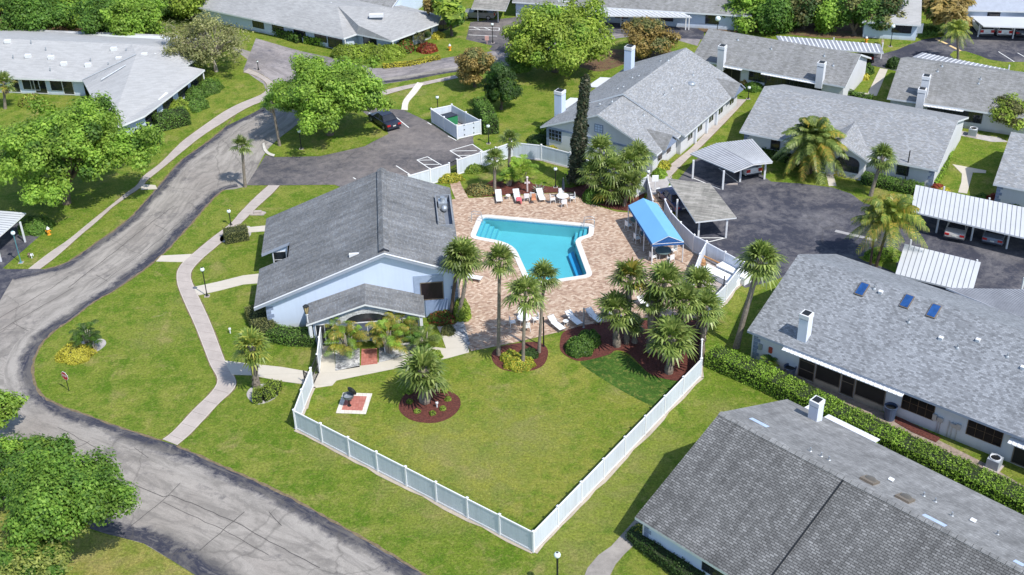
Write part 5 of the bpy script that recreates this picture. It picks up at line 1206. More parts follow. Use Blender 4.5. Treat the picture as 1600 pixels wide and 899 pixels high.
T((338, 112), (326, 62), 138, 105, 'half bare olive grey tree by the far street corner', L_OLIVEL, n_cl=260, n_lf=15000, size=.15, cr=.9, seed=21, r0=.22, rz=3.2, bark=M_BARKL, nb=60, hollow=.2)
T((805, 118), (812, 100), 45, 45, 'dark green tree at the foot of the broad lime tree', L_MID, n_cl=50, n_lf=9000, size=.16, cr=.8, seed=22, r0=.15)
TL = [((160, 64), (155, 28), 70, 80, L_MID), ((208, 66), (205, 34), 95, 75, L_BRIGHT), ((60, 58), (55, 25), 85, 75, L_MID), ((105, 30), (100, 4), 90, 60, L_BRIGHT), ((255, 20), (258, -4), 80, 55, L_MID), ((18, 20), (10, -2), 70, 50, L_YELG), ((300, 30), (296, 15), 55, 45, L_YELG), ((320, -5), (330, -15), 60, 40, L_MID)]
TN = ['dark trunked green tree just behind the white roof', 'bright lime tree behind the tip of the white roof', 'dense mid green tree behind the far left of the white roof', 'bright green tree along the top edge left of the lime tree', 'mid green tree along the top edge right of the lime tree', 'yellow green tree in the top left corner', 'yellow green tree above the half bare tree', 'mid green tree above the half bare tree at the top edge']
for i, (b, c, w_, h_, lm) in enumerate(TL): T(b, c, w_*1.25, h_*1.15, TN[i], lm, n_cl=110, n_lf=20000, size=.21, cr=1.2, seed=30+i, r0=.35, rz=3.6, group='trees behind the white roofed building')
TRt = [((1115, 25), (1110, 2), 80, 50, L_MID), ((1165, 42), (1165, 15), 85, 55, L_BRIGHT), ((1215, 52), (1212, 25), 60, 60, L_MID), ((1255, 45), (1258, 14), 70, 60, L_DARK), ((1292, 52), (1292, 32), 40, 38, L_BRIGHT), ((1335, 55), (1335, 22), 70, 70, L_MID), ((1380, 52), (1378, 20), 70, 65, L_DARK), ((1190, 10), (1190, -14), 90, 40, L_MID), ((1300, 8), (1300, -10), 90, 40, L_MID), ((1040, 8), (1035, -6), 60, 40, L_DARK), ((1425, 8), (1425, -12), 60, 40, L_MID)]
TN = ['mid green tree above the right end of the long far carport', 'bright green tree left of the row behind the upper right house', 'mid green round tree second in the row behind the upper right house', 'dark green tree near the middle of the row of far trees', 'small bright green tree low in the row of far trees', 'grey green tree left of the small white roofed house', 'dark green tree overlapping the small white roofed house', 'tree at the top edge left of the middle of the far row', 'tree at the top edge above the small bright tree', 'dark tree behind the long far carport', 'tree at the top edge right of the small white roofed house']
for i, (b, c, w_, h_, lm) in enumerate(TRt): T(b, c, w_, h_, TN[i], lm, n_cl=70, n_lf=12000, size=.24, cr=1.2, seed=50+i, r0=.3, rz=3.0, group='row of trees at the top right', lm2=L_OLIVE if i in (3, 5, 6) else None, f2=.35)
T((706, 56), (703, 22), 56, 74, 'big leaved yellow green tree beside the hipped roof house', L_YELG, n_cl=50, n_lf=4500, size=.55, cr=1.0, seed=70, r0=.2, asp=2.2, lm2=L_MID, f2=.3)
T((1575, 206), (1575, 178), 78, 60, 'yellowing round tree between the right hand roofs', L_YELG, n_cl=90, n_lf=17000, size=.15, cr=.8, seed=71, r0=.2, lm2=L_OLIVE, f2=.35)
T((670, 52), (672, 12), 22, 30, 'small rust tinted tree behind the hipped roof house', L_RUST, n_cl=20, n_lf=2500, size=.2, cr=.7, seed=72, r0=.12)
# clump of stems with orange heads near the far right lot
T((1478, 55), (1478, 18), 85, 60, 'many stemmed tree with rusty tops near the far right lot', L_RUST, n_cl=60, n_lf=8000, size=.35, cr=1.0, seed=73, r0=.2, asp=3, nb=30, lm2=L_MID, f2=.5, bark=M_BARKL)
for i, (x, y) in enumerate(((790, -2), (600, -8), (480, -10), (640, -14), (720, -10), (850, -6), (980, -12), (1470, -8), (1580, -10), (140, -10), (40, -14), (560, -2))):
    T((x, y), (x, y-18), 75, 45, ['mid green', 'dark green', 'bright green'][i % 3]+' tree at the top edge '+['beside the single far carport', 'above the hipped roof ridge', 'above the hipped roof left slope', 'above the hipped roof right wing', 'left of the single far carport', 'right of the single far carport', 'behind the long far carport', 'above the rusty topped tree', 'above the pale corner roof', 'right of the lime tree at upper left', 'above the white roof left end', 'above the hipped roof centre'][i], [L_MID, L_DARK, L_BRIGHT][i % 3], n_cl=45, n_lf=6000, size=.28, cr=1.2, seed=80+i, r0=.3, rz=2.6, group='trees along the top edge')
# tall narrow cypress
b = G(900, 288); hc = ZAT(b, 118)
root = empty('cypress', b, 'tall dark leaning cypress between the palms and the grey house', 'cypress tree')
rg = np.random.default_rng(5); n = 26000; t = rg.random(n)**.85; zz = .6+t*(hc-.8); rad = 1.15*(1-.72*t)*(.78+.12*np.sin(zz*3.1+rg.normal(size=n)*.4)+.12*np.sin(zz*1.3+1))*(.75+.25*rg.random(n)); az = rg.uniform(0, 6.283, n)
lx = (G(916, 118, hc)-b).x*(zz/hc)**1.3; rr = rad*np.sqrt(rg.random(n)*.6+.4)
C = np.stack([lx+rr*np.cos(az), rr*np.sin(az), zz], 1); N = np.stack([np.cos(az), np.sin(az), .5+0*az], 1)+rg.normal(size=(n, 3))*.5
V, F = leaf_quads(C+rg.normal(size=(n, 3))*.09, N, .17, 2.2, rg=rg); npmesh('crown', V, F, [L_CYP], None, root)
m = LMB(); m.tube([(0,0,-.1), ((G(916,118,hc)-b).x*.2, 0, hc*.4), ((G(916,118,hc)-b).x*.9, 0, hc*.95)], [.14, .1, .03], 0, 7); m.tube([(-.7,.1,-.1), (-.5,0,1.5), (0,0,3)], [.07,.06,.04], 0, 6); m.build('trunk', [M_BARK], root)

# ---- palms
def fan_frond(V, F, MI, o, d, L, w, droop, rg, mi=0, nb=13):
    """petiole then a fan of narrow blades, tips drooping"""
    d = d/np.linalg.norm(d); up = np.array([0, 0, 1.]); side_ = np.cross(d, up); side_ /= max(1e-6, np.linalg.norm(side_)); nn = np.cross(side_, d)
    pl_ = L*.48; p1 = o+d*pl_*.6+up*.04; p2 = o+d*pl_-up*droop*L*.10
    def quad(a, b, c, e, m_=mi): k = len(V); V.extend([a, b, c, e]); F.append((k, k+1, k+2, k+3)); MI.append(m_)
    s_ = side_*.018; quad(o-s_, o+s_, p1+s_, p1-s_); quad(p1-s_, p1+s_, p2+s_, p2-s_)
    fl = L*.62
    for i in range(nb):
        a = (i/(nb-1)-.5)*math.pi*1.35; dir_ = d*math.cos(a)+side_*math.sin(a)*.95
        ln = fl*(.72+.28*math.cos(a*.9))*rg.uniform(.9, 1.08); wd = fl*.075
        b_ = np.cross(dir_, nn); b_ /= np.linalg.norm(b_)
        q1 = p2+dir_*ln*.6-up*droop*ln*.05+nn*.02*L; q2 = p2+dir_*ln-up*(droop*ln*(.16+.22*rg.random()))
        quad(p2-b_*wd*.2, p2+b_*wd*.2, q1+b_*wd, q1-b_*wd); quad(q1-b_*wd, q1+b_*wd, q2+b_*wd*.15, q2-b_*wd*.15)
def feather_frond(V, F, MI, o, d, L, droop, rg, mi=0, nl=22, ll=.5, hang=.5, wl=.035, lift=.25):
    d = d/np.linalg.norm(d); up = np.array([0, 0, 1.]); hz = np.array([d[0], d[1], 0.]); hz /= max(1e-6, np.linalg.norm(hz)); side_ = np.cross(hz, up)
    def quad(a, b, c, e): k = len(V); V.extend([a, b, c, e]); F.append((k, k+1, k+2, k+3)); MI.append(mi)
    P_ = []
    for i in range(9): t_ = i/8; P_.append(o+d*L*t_+hz*L*.12*t_*t_-up*droop*L*t_**2.1)
    for i in range(8): w0 = .03*(1-i/9); quad(P_[i]-side_*w0, P_[i]+side_*w0, P_[i+1]+side_*w0*.8, P_[i+1]-side_*w0*.8)
    for k_ in range(nl):
        t_ = .12+.86*k_/(nl-1); j = min(7, int(t_*8)); p = P_[j]+(P_[j+1]-P_[j])*(t_*8-j); tg = P_[j+1]-P_[j]; tg /= np.linalg.norm(tg)
        ln = ll*L*(math.sin(math.pi*min(1, t_*.85+.12))**.7)*rg.uniform(.85, 1.1)
        for s_ in (-1, 1):
            dr = side_*s_*.85+tg*.6+up*(lift-.2*rg.random()); dr /= np.linalg.norm(dr); q1 = p+dr*ln*.5; q2 = p+dr*ln-up*hang*ln*rg.uniform(.6, 1.1)
            w_ = tg*wl*.5*L/2
            quad(p-w_, p+w_, q1+w_, q1-w_); quad(q1-w_, q1+w_, q2+w_*.2, q2-w_*.2)
def palm(name, label, base, h, kind='fan', L=1.6, n=34, mat=None, mat2=None, seed=1, lean=(0, 0), r=.16, dead=6, group=None, cat='palm', boots=False, el0=-38, el1=82, bend=None, bark=None, nb=13, twin=None):
    rg = np.random.default_rng(seed); root = empty(name, base, label, cat, group)
    m = LMB(); tp = np.array([lean[0], lean[1], h]); md = np.array([lean[0]*.45, lean[1]*.45, h*.5]) + (np.array(bend+(0,)) if bend else 0)
    pts = []
    for i in range(9):
        t_ = i/8; p = (1-t_)**2*np.array([0, 0, -.15])+2*t_*(1-t_)*(md*2-tp*.5-0*tp)+t_**2*tp
        pts.append(tuple(p))
    rad = [r*(1.35-.35*min(1, i/2)) if not boots else r*(1.25+.25*math.sin(i*1.7)) for i in range(9)]
    m.tube(pts, rad, 0, 9)
    if boots:
        for i in range(int(h*22)):
            t_ = rg.random(); z = t_*h; a = rg.uniform(0, 6.28); c = np.array(pts[min(8, int(t_*8))]); c[2] = z
            d_ = Vector((math.cos(a), math.sin(a), .0)); p = Vector(c)+d_*r*1.1
            m.poly([p+Vector((-d_.y, d_.x, 0))*.06, p-Vector((-d_.y, d_.x, 0))*.06, p+d_*.14+Vector((0, 0, .22))-Vector((-d_.y, d_.x, 0))*.03, p+d_*.14+Vector((0, 0, .22))+Vector((-d_.y, d_.x, 0))*.03], 0)
    m.build('trunk', [bark or M_PBARK], root)
    n = int(n*.72) if kind == 'fan' else int(n*1.2)
    V, F, MI = [], [], []; o = tp.copy()
    for i in range(n):
        a = i*2.39996+rg.uniform(-.2, .2); t_ = (i+.5)/n; el = math.radians(el0+(el1-el0)*(t_**.8)+rg.uniform(-7, 7))
        d = np.array([math.cos(a)*math.cos(el), math.sin(a)*math.cos(el), math.sin(el)]); LL = L*rg.uniform(.85, 1.1)
        if kind == 'fan': fan_frond(V, F, MI, o+np.array([0, 0, rg.uniform(-.25, .1)]), d, LL, 0, .8+.5*(1-t_), rg, 0 if (mat2 is None or rg.random() > .2) else 1, nb)
        else: feather_frond(V, F, MI, o, d, LL, .42+.25*(1-t_), rg, 0 if (mat2 is None or rg.random() > .35*(1.2-t_)) else 1, nl=30 if kind == 'feather' else 26, ll=.26 if kind == 'feather' else .30, hang=.5 if kind == 'feather' else .8, wl=.075 if kind == 'feather' else .06)
    me = [mat or L_PALM]+([mat2] if mat2 else [])
    npmesh('crown', np.array(V), np.array(F), me, MI, root)
    if dead:
        V, F, MI = [], [], []
        for i in range(dead):
            a = rg.uniform(0, 6.28); el = math.radians(rg.uniform(-85, -55)); d = np.array([math.cos(a)*math.cos(el), math.sin(a)*math.cos(el), math.sin(el)])
            fan_frond(V, F, MI, o+np.array([0, 0, -.3]), d, L*.75, 0, .3, rg, 0, 8)
        npmesh('dead_fronds', np.array(V), np.array(F), [L_DEAD], MI, root)
    return root
def palm_px(b, c, wpx, label, **k):
    B = G(*b); h = ZAT(B, c[1]); Cc = G(c[0], c[1], h); s = SCL(Cc)
    return palm(k.pop('name', 'sabal_palm'), label, B, h, lean=(Cc.x-B.x, 0), L=wpx*s/2*.90, **k)
PP = palm_px
PP((710, 500), (724, 402), 84, 'tall leaning sabal palm nearest the clubhouse corner', seed=1, n=42, bend=(.5, 0), dead=8, r=.17)
PP((704, 497), (718, 396), 66, 'second leaning sabal palm touching the clubhouse corner', seed=2, n=34, bark=M_PBARKD, r=.15, dead=6)
PP((779, 555), (781, 404), 70, 'tall straight sabal palm left in the group of three', seed=3, n=32, dead=5, r=.14)
PP((817, 575), (821, 456), 82, 'front slender sabal palm of the group of three', seed=4, n=32, dead=3, r=.13)
PP((842, 551), (851, 430), 64, 'right slender sabal palm of the group of three', seed=5, n=32, dead=4, r=.12)
CLU = [((964, 541), (962, 482), 88, 6), ((979, 537), (985, 432), 88, 7), ((992, 536), (990, 505), 50, 8), ((1016, 550), (1020, 470), 60, 9), ((1014, 548), (1040, 440), 96, 10), ((1045, 583), (1050, 528), 104, 11), ((1092, 520), (1093, 440), 80, 12), ((1096, 555), (1102, 478), 84, 13), ((1060, 560), (1070, 468), 80, 14)]
CN = ['leftmost thick trunked sabal palm of the mulch bed cluster', 'tall sabal palm rising behind the leftmost cluster palm', 'short sabal palm low between the cluster trunks', 'slim sabal palm in the middle of the cluster', 'wide crowned sabal palm at the centre of the cluster', 'front sabal palm of the cluster with the widest pale crown', 'rear sabal palm of the cluster next to the pool equipment pen', 'rightmost sabal palm leaning over the white fence', 'hidden trunk sabal palm between the centre and the fence']
for i, (b, c, w_, s_) in enumerate(CLU): PP(b, c, w_*.94, CN[i], seed=s_, n=36, boots=True, r=.24 if i in (0, 3, 5) else .17, dead=9, el0=-30, group='sabal palms clustered in the big mulch bed', mat2=L_PALMY if i in (1,) else None)
PP((664, 628), (662, 578), 98, 'stout sabal palm in the round mulch bed on the lawn', seed=21, n=40, boots=True, r=.33, dead=2, el0=-35)
PP((401, 606), (393, 540), 76, 'bright sabal palm by the kerbed bed left of the gate', seed=22, n=36, boots=True, r=.22, mat=L_QUEEN, dead=3)
PP((383, 292), (378, 226), 42, 'small sabal palm on the road corner of the lawn', seed=23, n=26, dead=3, r=.15)
PP((437, 228), (424, 158), 42, 'thin palm at the tip of the parking lot island', seed=24, n=24, dead=3, mat=L_MID, r=.14)
PP((773, 300), (773, 246), 44, 'sabal palm left in the bed behind the sun loungers', seed=25, n=34, dead=4, r=.15)
PP((795, 280), (797, 216), 42, 'taller sabal palm behind the loungers bed', seed=26, n=30, dead=5, r=.15)
PP((1150, 543), (1190, 405), 86, 'tall leaning sabal palm behind the white fence on the right', seed=27, n=48, dead=12, r=.22, bend=(0, 0))
PP((1262, 270), (1271, 216), 116, 'date palm with golden lower fronds before the arched window house', name='date_palm', kind='feather', seed=28, n=48, mat=L_PALM, mat2=L_PALMG, dead=0, r=.34, el0=-45, bark=M_PBARKD)
PP((1360, 306), (1380, 245), 58, 'sabal palm with greying fronds before the arched window house', seed=29, n=38, dead=14, r=.18)
PP((1497, 96), (1495, 44), 50, 'thin tall palm with a drooping head at the upper right', name='queen_palm', kind='queen', seed=31, n=26, mat=L_QUEEN, dead=0, r=.15)
PP((8, 170), (6, 128), 40, 'shaggy palm cut by the left edge below the white roof', seed=32, n=26, dead=14, mat2=L_PALMG)
for i, (x, y) in enumerate(((75, 140), (95, 142))): PP((x, y), (x, y-17), 18, ['small potted looking palm left', 'small potted looking palm right'][i]+' against the white roofed building', seed=33+i, n=14, dead=2, r=.09)
PP((478, 140), (600, 100), 10, 'x', seed=1) if False else None
# queen palm clump by the court: three stems
q0 = G(1368, 418); hq = ZAT(q0, 335)
palm('queen_palm', 'large feathery queen palm with yellowing fronds on the court island', q0, hq, 'queen', L=2.9, n=30, mat=L_QUEEN, mat2=L_PALMG, seed=41, lean=((G(1395, 335, hq)-q0).x, 0), r=.13, dead=0, el0=-40, bark=M_PBARKD)
palm('queen_palm', 'second stem of the queen palm leaning left over the court island', q0+Vector((-.4, .3, 0)), hq*.85, 'queen', L=2.3, n=18, mat=L_QUEEN, mat2=L_PALMG, seed=42, lean=(-.1, 0), r=.10, dead=0, el0=-30, bark=M_PBARKD)
# palm cluster beyond the deck
CL2 = [((948, 305), (938, 232), 64), ((965, 312), (958, 262), 66), ((985, 305), (985, 250), 62), ((940, 308), (925, 270), 56), ((1000, 300), (998, 240), 56), ((955, 318), (955, 296), 62), ((975, 322), (985, 285), 58)]
C2N = ['tallest sabal palm of the thicket right of the cypress', 'centre sabal palm of the thicket right of the cypress', 'right centre sabal palm of the thicket', 'left sabal palm of the thicket touching the cypress', 'rightmost sabal palm of the thicket near the pool gate', 'low front palm of the thicket with drooping fronds', 'short front right palm of the thicket']
for i, (b, c, w_) in enumerate(CL2): PP(b, c, w_, C2N[i], seed=60+i, n=34, dead=7, r=.15, group='thicket of palms beyond the pool deck', mat2=L_PALMY if i in (5,) else None)
# areca palms in front of the porch
def areca(b, w_, h, label, seed, mat=L_PALMG, mat2=L_BRIGHT, n=44):
    B = G(*b); rg = np.random.default_rng(seed); root = empty('areca_palm', B, label, 'palm', None); V, F, MI = [], [], []; m = LMB()
    for i in range(n):
        a = rg.uniform(0, 6.28); rr = w_*.22*rg.random()**.5; o = np.array([math.cos(a)*rr, math.sin(a)*rr, h*rg.uniform(.25, .62)]); el = math.radians(rg.uniform(25, 80)); d = np.array([math.cos(a)*math.cos(el), math.sin(a)*math.cos(el), math.sin(el)])
        feather_frond(V, F, MI, o, d, w_*rg.uniform(.38, .6), .55, rg, 0 if rg.random() < .55 else 1, 20, .38, .45, .055)
        if i % 2 == 0: m.tube([(o[0]*.4, o[1]*.4, -.05), (o[0]*.7, o[1]*.7, o[2]*.6), tuple(o)], [.05, .045, .03], 0, 6)
    npmesh('crown', np.array(V), np.array(F), [mat, mat2], MI, root); m.build('stems', [M_BARKL], root)
areca((545, 556), 2.9, 3.6, 'golden areca palm clump left of the porch window', 1); areca((528, 530), 2.2, 3.8, 'taller areca palm at the left end of the porch', 2)
areca((608, 552), 3.0, 3.7, 'golden areca palm clump right of the porch window', 3); areca((625, 535), 2.6, 3.6, 'areca palm with arching orange fronds right of the porch', 4)
areca((664, 548), 2.4, 2.5, 'deep green feathery palm at the right end of the porch', 5, L_MID, L_PALM)
areca((815, 284), 3.4, 2.9, 'yellow green spiky palm bush behind the pool loungers', 6, L_YELG, L_BRIGHT, 34); areca((795, 290), 2.2, 1.9, 'lower spiky palm bush at the left of the yellow green one', 7, L_YELG, L_MID)
areca((140, 545), 2.1, 2.9, 'dark green feathery palm bush beside the yellow flower shrub', 8, L_MID, L_DARK); areca((150, 548), 1.2, 1.6, 'small fern like bush at the gravel rim', 9, L_DARK, L_MID, 12)
areca((660, 70), 2.4, 2.9, 'grey green bush by the hipped roof house', 10, L_OLIVE, L_DARK); areca((1200, 577), 1.4, 1.4, 'yellow green shrub beside the house wall and hedge', 11, L_YELG, L_MID)

# ---- hedges and shrubs
def hedge(pts, w_, h, label, lm, dens=160, size=.09, name='hedge', core=None, seed=1, cat='hedge', group=None, top_var=.06):
    """clipped hedge along a line of ground points: solid dark core under a coat of leaves"""
    pts = [Vector(p) for p in pts]; rg = np.random.default_rng(seed); root = empty(name, pts[0], label, cat, group); o0 = np.array(pts[0])
    Cs, Ns = [], []; m = LMB()
    for i in range(len(pts)-1):
        a, b = pts[i], pts[i+1]; d = (b-a); L_ = d.length; d.normalize(); nn = Vector((-d.y, d.x, 0))
        X = Matrix((d, nn, Vector((0,0,1)))).transposed().to_4x4(); X.translation = a-pts[0]
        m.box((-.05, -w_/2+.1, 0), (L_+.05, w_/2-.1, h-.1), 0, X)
        nt_ = int(L_*w_*dens); s_ = rg.uniform(-.1, L_+.1, nt_); t_ = rg.uniform(-w_/2, w_/2, nt_); z = h+rg.normal(size=nt_)*top_var+.07*np.sin(s_*2.3+seed)+.05*np.sin(s_*5.1)-.12*(np.abs(t_)/(w_/2))**4
        A = np.array(a)-o0; D = np.array(d); Nn = np.array(nn)
        Cs.append(A+s_[:, None]*D+t_[:, None]*Nn+z[:, None]*np.array([0,0,1])); Ns.append(np.tile([0, 0, 1.], (nt_, 1)))
        for sg in (-1, 1):
            ns = int(L_*h*dens*.9); s_ = rg.uniform(-.1, L_+.1, ns); z = rg.uniform(.02, h, ns); t_ = sg*(w_/2+rg.normal(size=ns)*.05-.06*(z/h)**4)
            Cs.append(A+s_[:, None]*D+t_[:, None]*Nn+z[:, None]*np.array([0,0,1])); Ns.append(np.tile(np.array(nn)*sg+[0,0,.35], (ns, 1)))
        for e_, (s0_, dd) in enumerate(((0, -1), (L_, 1))):
            if (e_ == 0 and i > 0) or (e_ == 1 and i < len(pts)-2): continue
            ns = int(w_*h*dens); t_ = rg.uniform(-w_/2, w_/2, ns); z = rg.uniform(.02, h, ns); s_ = s0_+dd*(.05+rg.normal(size=ns)*.05)
            Cs.append(A+s_[:, None]*D+t_[:, None]*Nn+z[:, None]*np.array([0,0,1])); Ns.append(np.tile(np.array(d)*dd+[0,0,.35], (ns, 1)))
    C = np.concatenate(Cs); N = np.concatenate(Ns)+rg.normal(size=(len(C), 3))*.55; V, F = leaf_quads(C, N, size, 1.5, rg=rg)
    npmesh('foliage', V, F, [lm], None, root); m.build('branches', [core or M_HCORE], root); return root
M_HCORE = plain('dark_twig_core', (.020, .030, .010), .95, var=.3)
def shrub(b, rx, ry, rz, label, lm, n=None, size=.09, seed=1, name='shrub', cat='shrub', group=None, lm2=None, zc=None, f2=.3):
    B = G(*b) if len(b) == 2 else Vector(b); rg = np.random.default_rng(seed); root = empty(name, B, label, cat, group); n = n or int(1500*(rx+ry)*rz)
    d = rg.normal(size=(n, 3)); d /= np.linalg.norm(d, axis=1, keepdims=True); d[:, 2] = np.abs(d[:, 2])*1.0-.1*rg.random(n)
    az = np.arctan2(d[:, 1], d[:, 0]); bump_ = 1+.07*np.sin(az*4+seed)+.06*np.sin(az*7+d[:, 2]*6+seed*2)
    C = d*np.array([rx, ry, rz])*(bump_*(.88+.14*rg.random(n)))[:, None]; C[:, 2] = np.maximum(C[:, 2], .03)
    V, F = leaf_quads(C, d+rg.normal(size=(n, 3))*.5+[0, 0, .2], size, 1.5, rg=rg)
    mi = None; mats = [lm]
    if lm2: mats.append(lm2); mi = (rg.random(n) < f2).astype(np.int32)
    npmesh('foliage', V, F, mats, mi, root)
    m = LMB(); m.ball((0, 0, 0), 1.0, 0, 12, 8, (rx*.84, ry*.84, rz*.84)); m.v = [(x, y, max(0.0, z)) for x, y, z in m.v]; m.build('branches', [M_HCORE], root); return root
hedge(pxs('1112,566 1200,604 1300,655 1400,705 1500,752 1620,808'), 1.75, 1.35, 'long bright clipped hedge running between the two lower right houses', L_HEDGEB, 190, .085, seed=3)
hedge([G(353, 377), G(387, 371)], 1.5, 1.15, 'box clipped hedge with an olive top beside the curving path', L_OLIVE, 260, .06, seed=4, core=M_HCORE)
hedge(pxs('425,528 455,534 494,536'), 1.5, 1.0, 'dark green hedge along the clubhouse wall left of the fence', L_HEDGE, 200, .08, seed=5)
hedge(pxs('398,492 410,515 425,528'), 1.6, 1.0, 'olive topped hedge at the lower left clubhouse corner', L_OLIVE, 200, .08, seed=6)
hedge(pxs('398,625 410,624 424,617 431,606'), 1.25, .75, 'crescent of low hedge around the kerb side palm', L_YELG, 300, .06, seed=7)
hedge(pxs('990,838 1020,862 1060,892 1090,915'), 1.3, .8, 'dark low hedge under the corner of the dark roofed house', L_DARK, 220, .07, seed=8)
hedge(pxs('1195,240 1225,250 1262,262'), 1.3, .9, 'dark green hedge left of the date palm', L_HEDGE, 150, .10, seed=9)
hedge(pxs('1348,284 1395,294 1438,303'), 1.5, .9, 'dark green hedge before the right part of the arched window house', L_HEDGE, 150, .10, seed=10)
hedge(pxs('1306,272 1340,278'), .9, .6, 'yellow flowering hedge below the arched window', L_YEL, 220, .09, seed=11); hedge(pxs('1268,260 1286,264'), .8, .6, 'short yellow shrub row beside the blue door', L_YEL, 220, .09, seed=12)
hedge(pxs('388,40 410,46'), 1.2, 1.0, 'clipped green hedge at the far left of the hipped house row', L_HEDGE, 90, .15, seed=13); hedge(pxs('418,48 470,66'), 1.4, 1.1, 'long clipped green hedge before the hipped house', L_HEDGE, 90, .15, seed=14); hedge(pxs('480,66 512,70'), 1.5, 1.0, 'clipped green hedge beside the hipped house porch', L_HEDGEB, 90, .15, seed=15)
hedge(pxs('1053,232 1068,214 1085,196'), .9, .7, 'olive flowering hedge beside the long grey house walk', L_YELG, 170, .10, seed=16); hedge(pxs('1095,186 1112,168'), .9, .7, 'second olive hedge along the long grey house walk', L_YELG, 170, .10, seed=17); hedge(pxs('1120,160 1140,148'), .9, .7, 'farthest olive hedge along the long grey house walk', L_OLIVE, 170, .10, seed=18)
hedge(pxs('1455,292 1468,272 1476,255 1482,235'), .9, .7, 'narrow hedge along the end wall of the arched window house', L_HEDGEB, 150, .10, seed=19)
hedge(pxs('1322,150 1345,156 1360,159'), .9, .7, 'low green hedge between the two upper right houses', L_HEDGE, 130, .12, seed=20)
hedge(pxs('750,175 762,192 768,210'), 1.6, 1.7, 'tall green hedge right of the dumpster enclosure', L_HEDGE, 150, .12, seed=21)
hedge(pxs('600,106 640,102 686,92'), .8, .45, 'low yellow green border hedge along the far street', L_YEL, 150, .10, seed=22)
for i, (x, y, rx, rz, lm) in enumerate(((328, 141, 1.6, 1.4, L_HEDGE), (306, 152, 1.5, 1.3, L_HEDGE), (305, 168, 1.6, 1.3, L_HEDGE), (280, 172, 1.8, 1.3, L_YELG))):
    shrub((x, y), rx, rx, rz, ['round clipped shrub nearest the white wing tip', 'round clipped shrub second from the wing tip', 'round clipped shrub below the white wing windows', 'olive rounded shrub between the clipped ones'][i], lm, 4500, .10, 100+i)
hedge(pxs('245,202 268,196 293,190'), 2.4, 1.5, 'long rounded clipped hedge before the white wing', L_HEDGE, 110, .11, seed=23)
shrub((228, 222), 1.6, 1.6, 1.6, 'dark rounded shrub at the foot of the white wing', L_DARK, 4500, .11, 111)
shrub((57, 358), 1.7, 1.5, 1.3, 'rounded green shrub beside the left carport', L_HEDGE, 6000, .09, 112)
shrub((119, 555), 1.55, 1.4, .85, 'mound of yellow flowers on the left lawn', L_YEL, 6000, .075, 113)
shrub((812, 572), 1.2, .9, .9, 'yellow green shrub under the three slender palms', L_YEL, 6000, .08, 114, lm2=L_HEDGEB)
shrub((798, 562), .8, .8, .8, 'second yellow green shrub at the left trunk of the three palms', L_YEL, 3000, .08, 115, lm2=L_HEDGEB); shrub((826, 556), .8, .7, .6, 'low dark shrub behind the yellow one under the palms', L_DARK, 3000, .08, 116)
shrub((905, 548), 1.15, 1.1, 1.25, 'rounded glossy green shrub at the left end of the mulch bed', L_HEDGE, 6500, .10, 117, lm2=L_DARK); shrub((920, 535), 1.0, 1.0, 1.1, 'second glossy green shrub behind the rounded one', L_MID, 4500, .10, 118, lm2=L_DARK)
for i, (x, y) in enumerate(((640, 629), (640, 614), (652, 644), (676, 647), (692, 640), (700, 625), (695, 612))): shrub((x, y), .28, .28, .30, 'small yellow green plant in the round mulch bed, '+['at its left edge', 'at its upper left', 'at its lower left', 'lowest of all', 'right of the white stub', 'at its right edge', 'at its upper right'][i], L_YELG, 260, .07, 120+i, group='small plants in the round mulch bed', name='small_plant', cat='plant')
for i, (x, y, rx, rz, lm) in enumerate(((594, 90, 2.4, 1.6, L_YELG), (612, 88, 1.8, 1.6, L_YELG), (575, 88, 2.6, 1.6, L_YELG), (545, 87, 2.4, 1.5, L_YELG))): shrub((x, y), rx, 1.4, rz, ['yellow green mound second from the right before the hipped house', 'rightmost yellow green mound before the hipped house', 'yellow green mound second from the left before the hipped house', 'leftmost yellow green mound beside the hipped house hedge'][i], lm, 4200, .13, 140+i)
shrub((630, 80), 1.6, 1.2, 1.5, 'reddish green shrub beside the yellow mounds', L_RED, 3000, .14, 145, lm2=L_MID, f2=.6); shrub((668, 80), 1.3, 1.1, 1.1, 'dark red shrub ball at the border tip', L_RED, 2600, .12, 146); shrub((684, 58), 1.0, 1.0, .7, 'small yellow shrub at the hipped house corner', L_YEL, 1800, .12, 147)
shrub((692, 500), 1.3, 1.0, .8, 'mixed red and green shrub at the clubhouse corner', L_RED, 3500, .10, 148, lm2=L_MID, f2=.6); shrub((722, 496), .8, .8, 1.9, 'tall yellow green shrub beside the leaning palms', L_YELG, 3500, .09, 149); shrub((700, 520), .6, .6, .7, 'small olive shrub in the white rocks', L_OLIVE, 1600, .08, 150)
shrub((678, 560), .7, .6, .8, 'rounded yellow green bush behind the lawn palm', L_YELG, 2600, .07, 151)
shrub((700, 282), 1.6, .8, .8, 'yellow green shrub inside the white pool fence', L_YEL, 3200, .09, 152, lm2=L_MID); shrub((742, 268), 1.4, .7, .8, 'leafy shrub along the fence right of the pool gate', L_YELG, 2600, .09, 153, lm2=L_MID); shrub((750, 300), 1.5, 1.1, .9, 'rusty green shrub at the left of the loungers bed', L_OLIVE, 2600, .09, 154, lm2=L_RUST)
shrub((928, 312), 1.2, 1.1, 1.2, 'rounded green shrub at the tip of the palm thicket', L_MID, 3800, .09, 155); shrub((1003, 322), .7, .7, .6, 'red leaved shrub near the blue canopy', L_RED, 1500, .09, 156)
shrub((1035, 262), .9, .9, .8, 'yellow shrub at the corner of the long grey house', L_YEL, 2200, .09, 157, lm2=L_YELG); shrub((1030, 275), .8, .8, .8, 'small green shrub by the pool gate corner', L_HEDGEB, 2000, .09, 158)
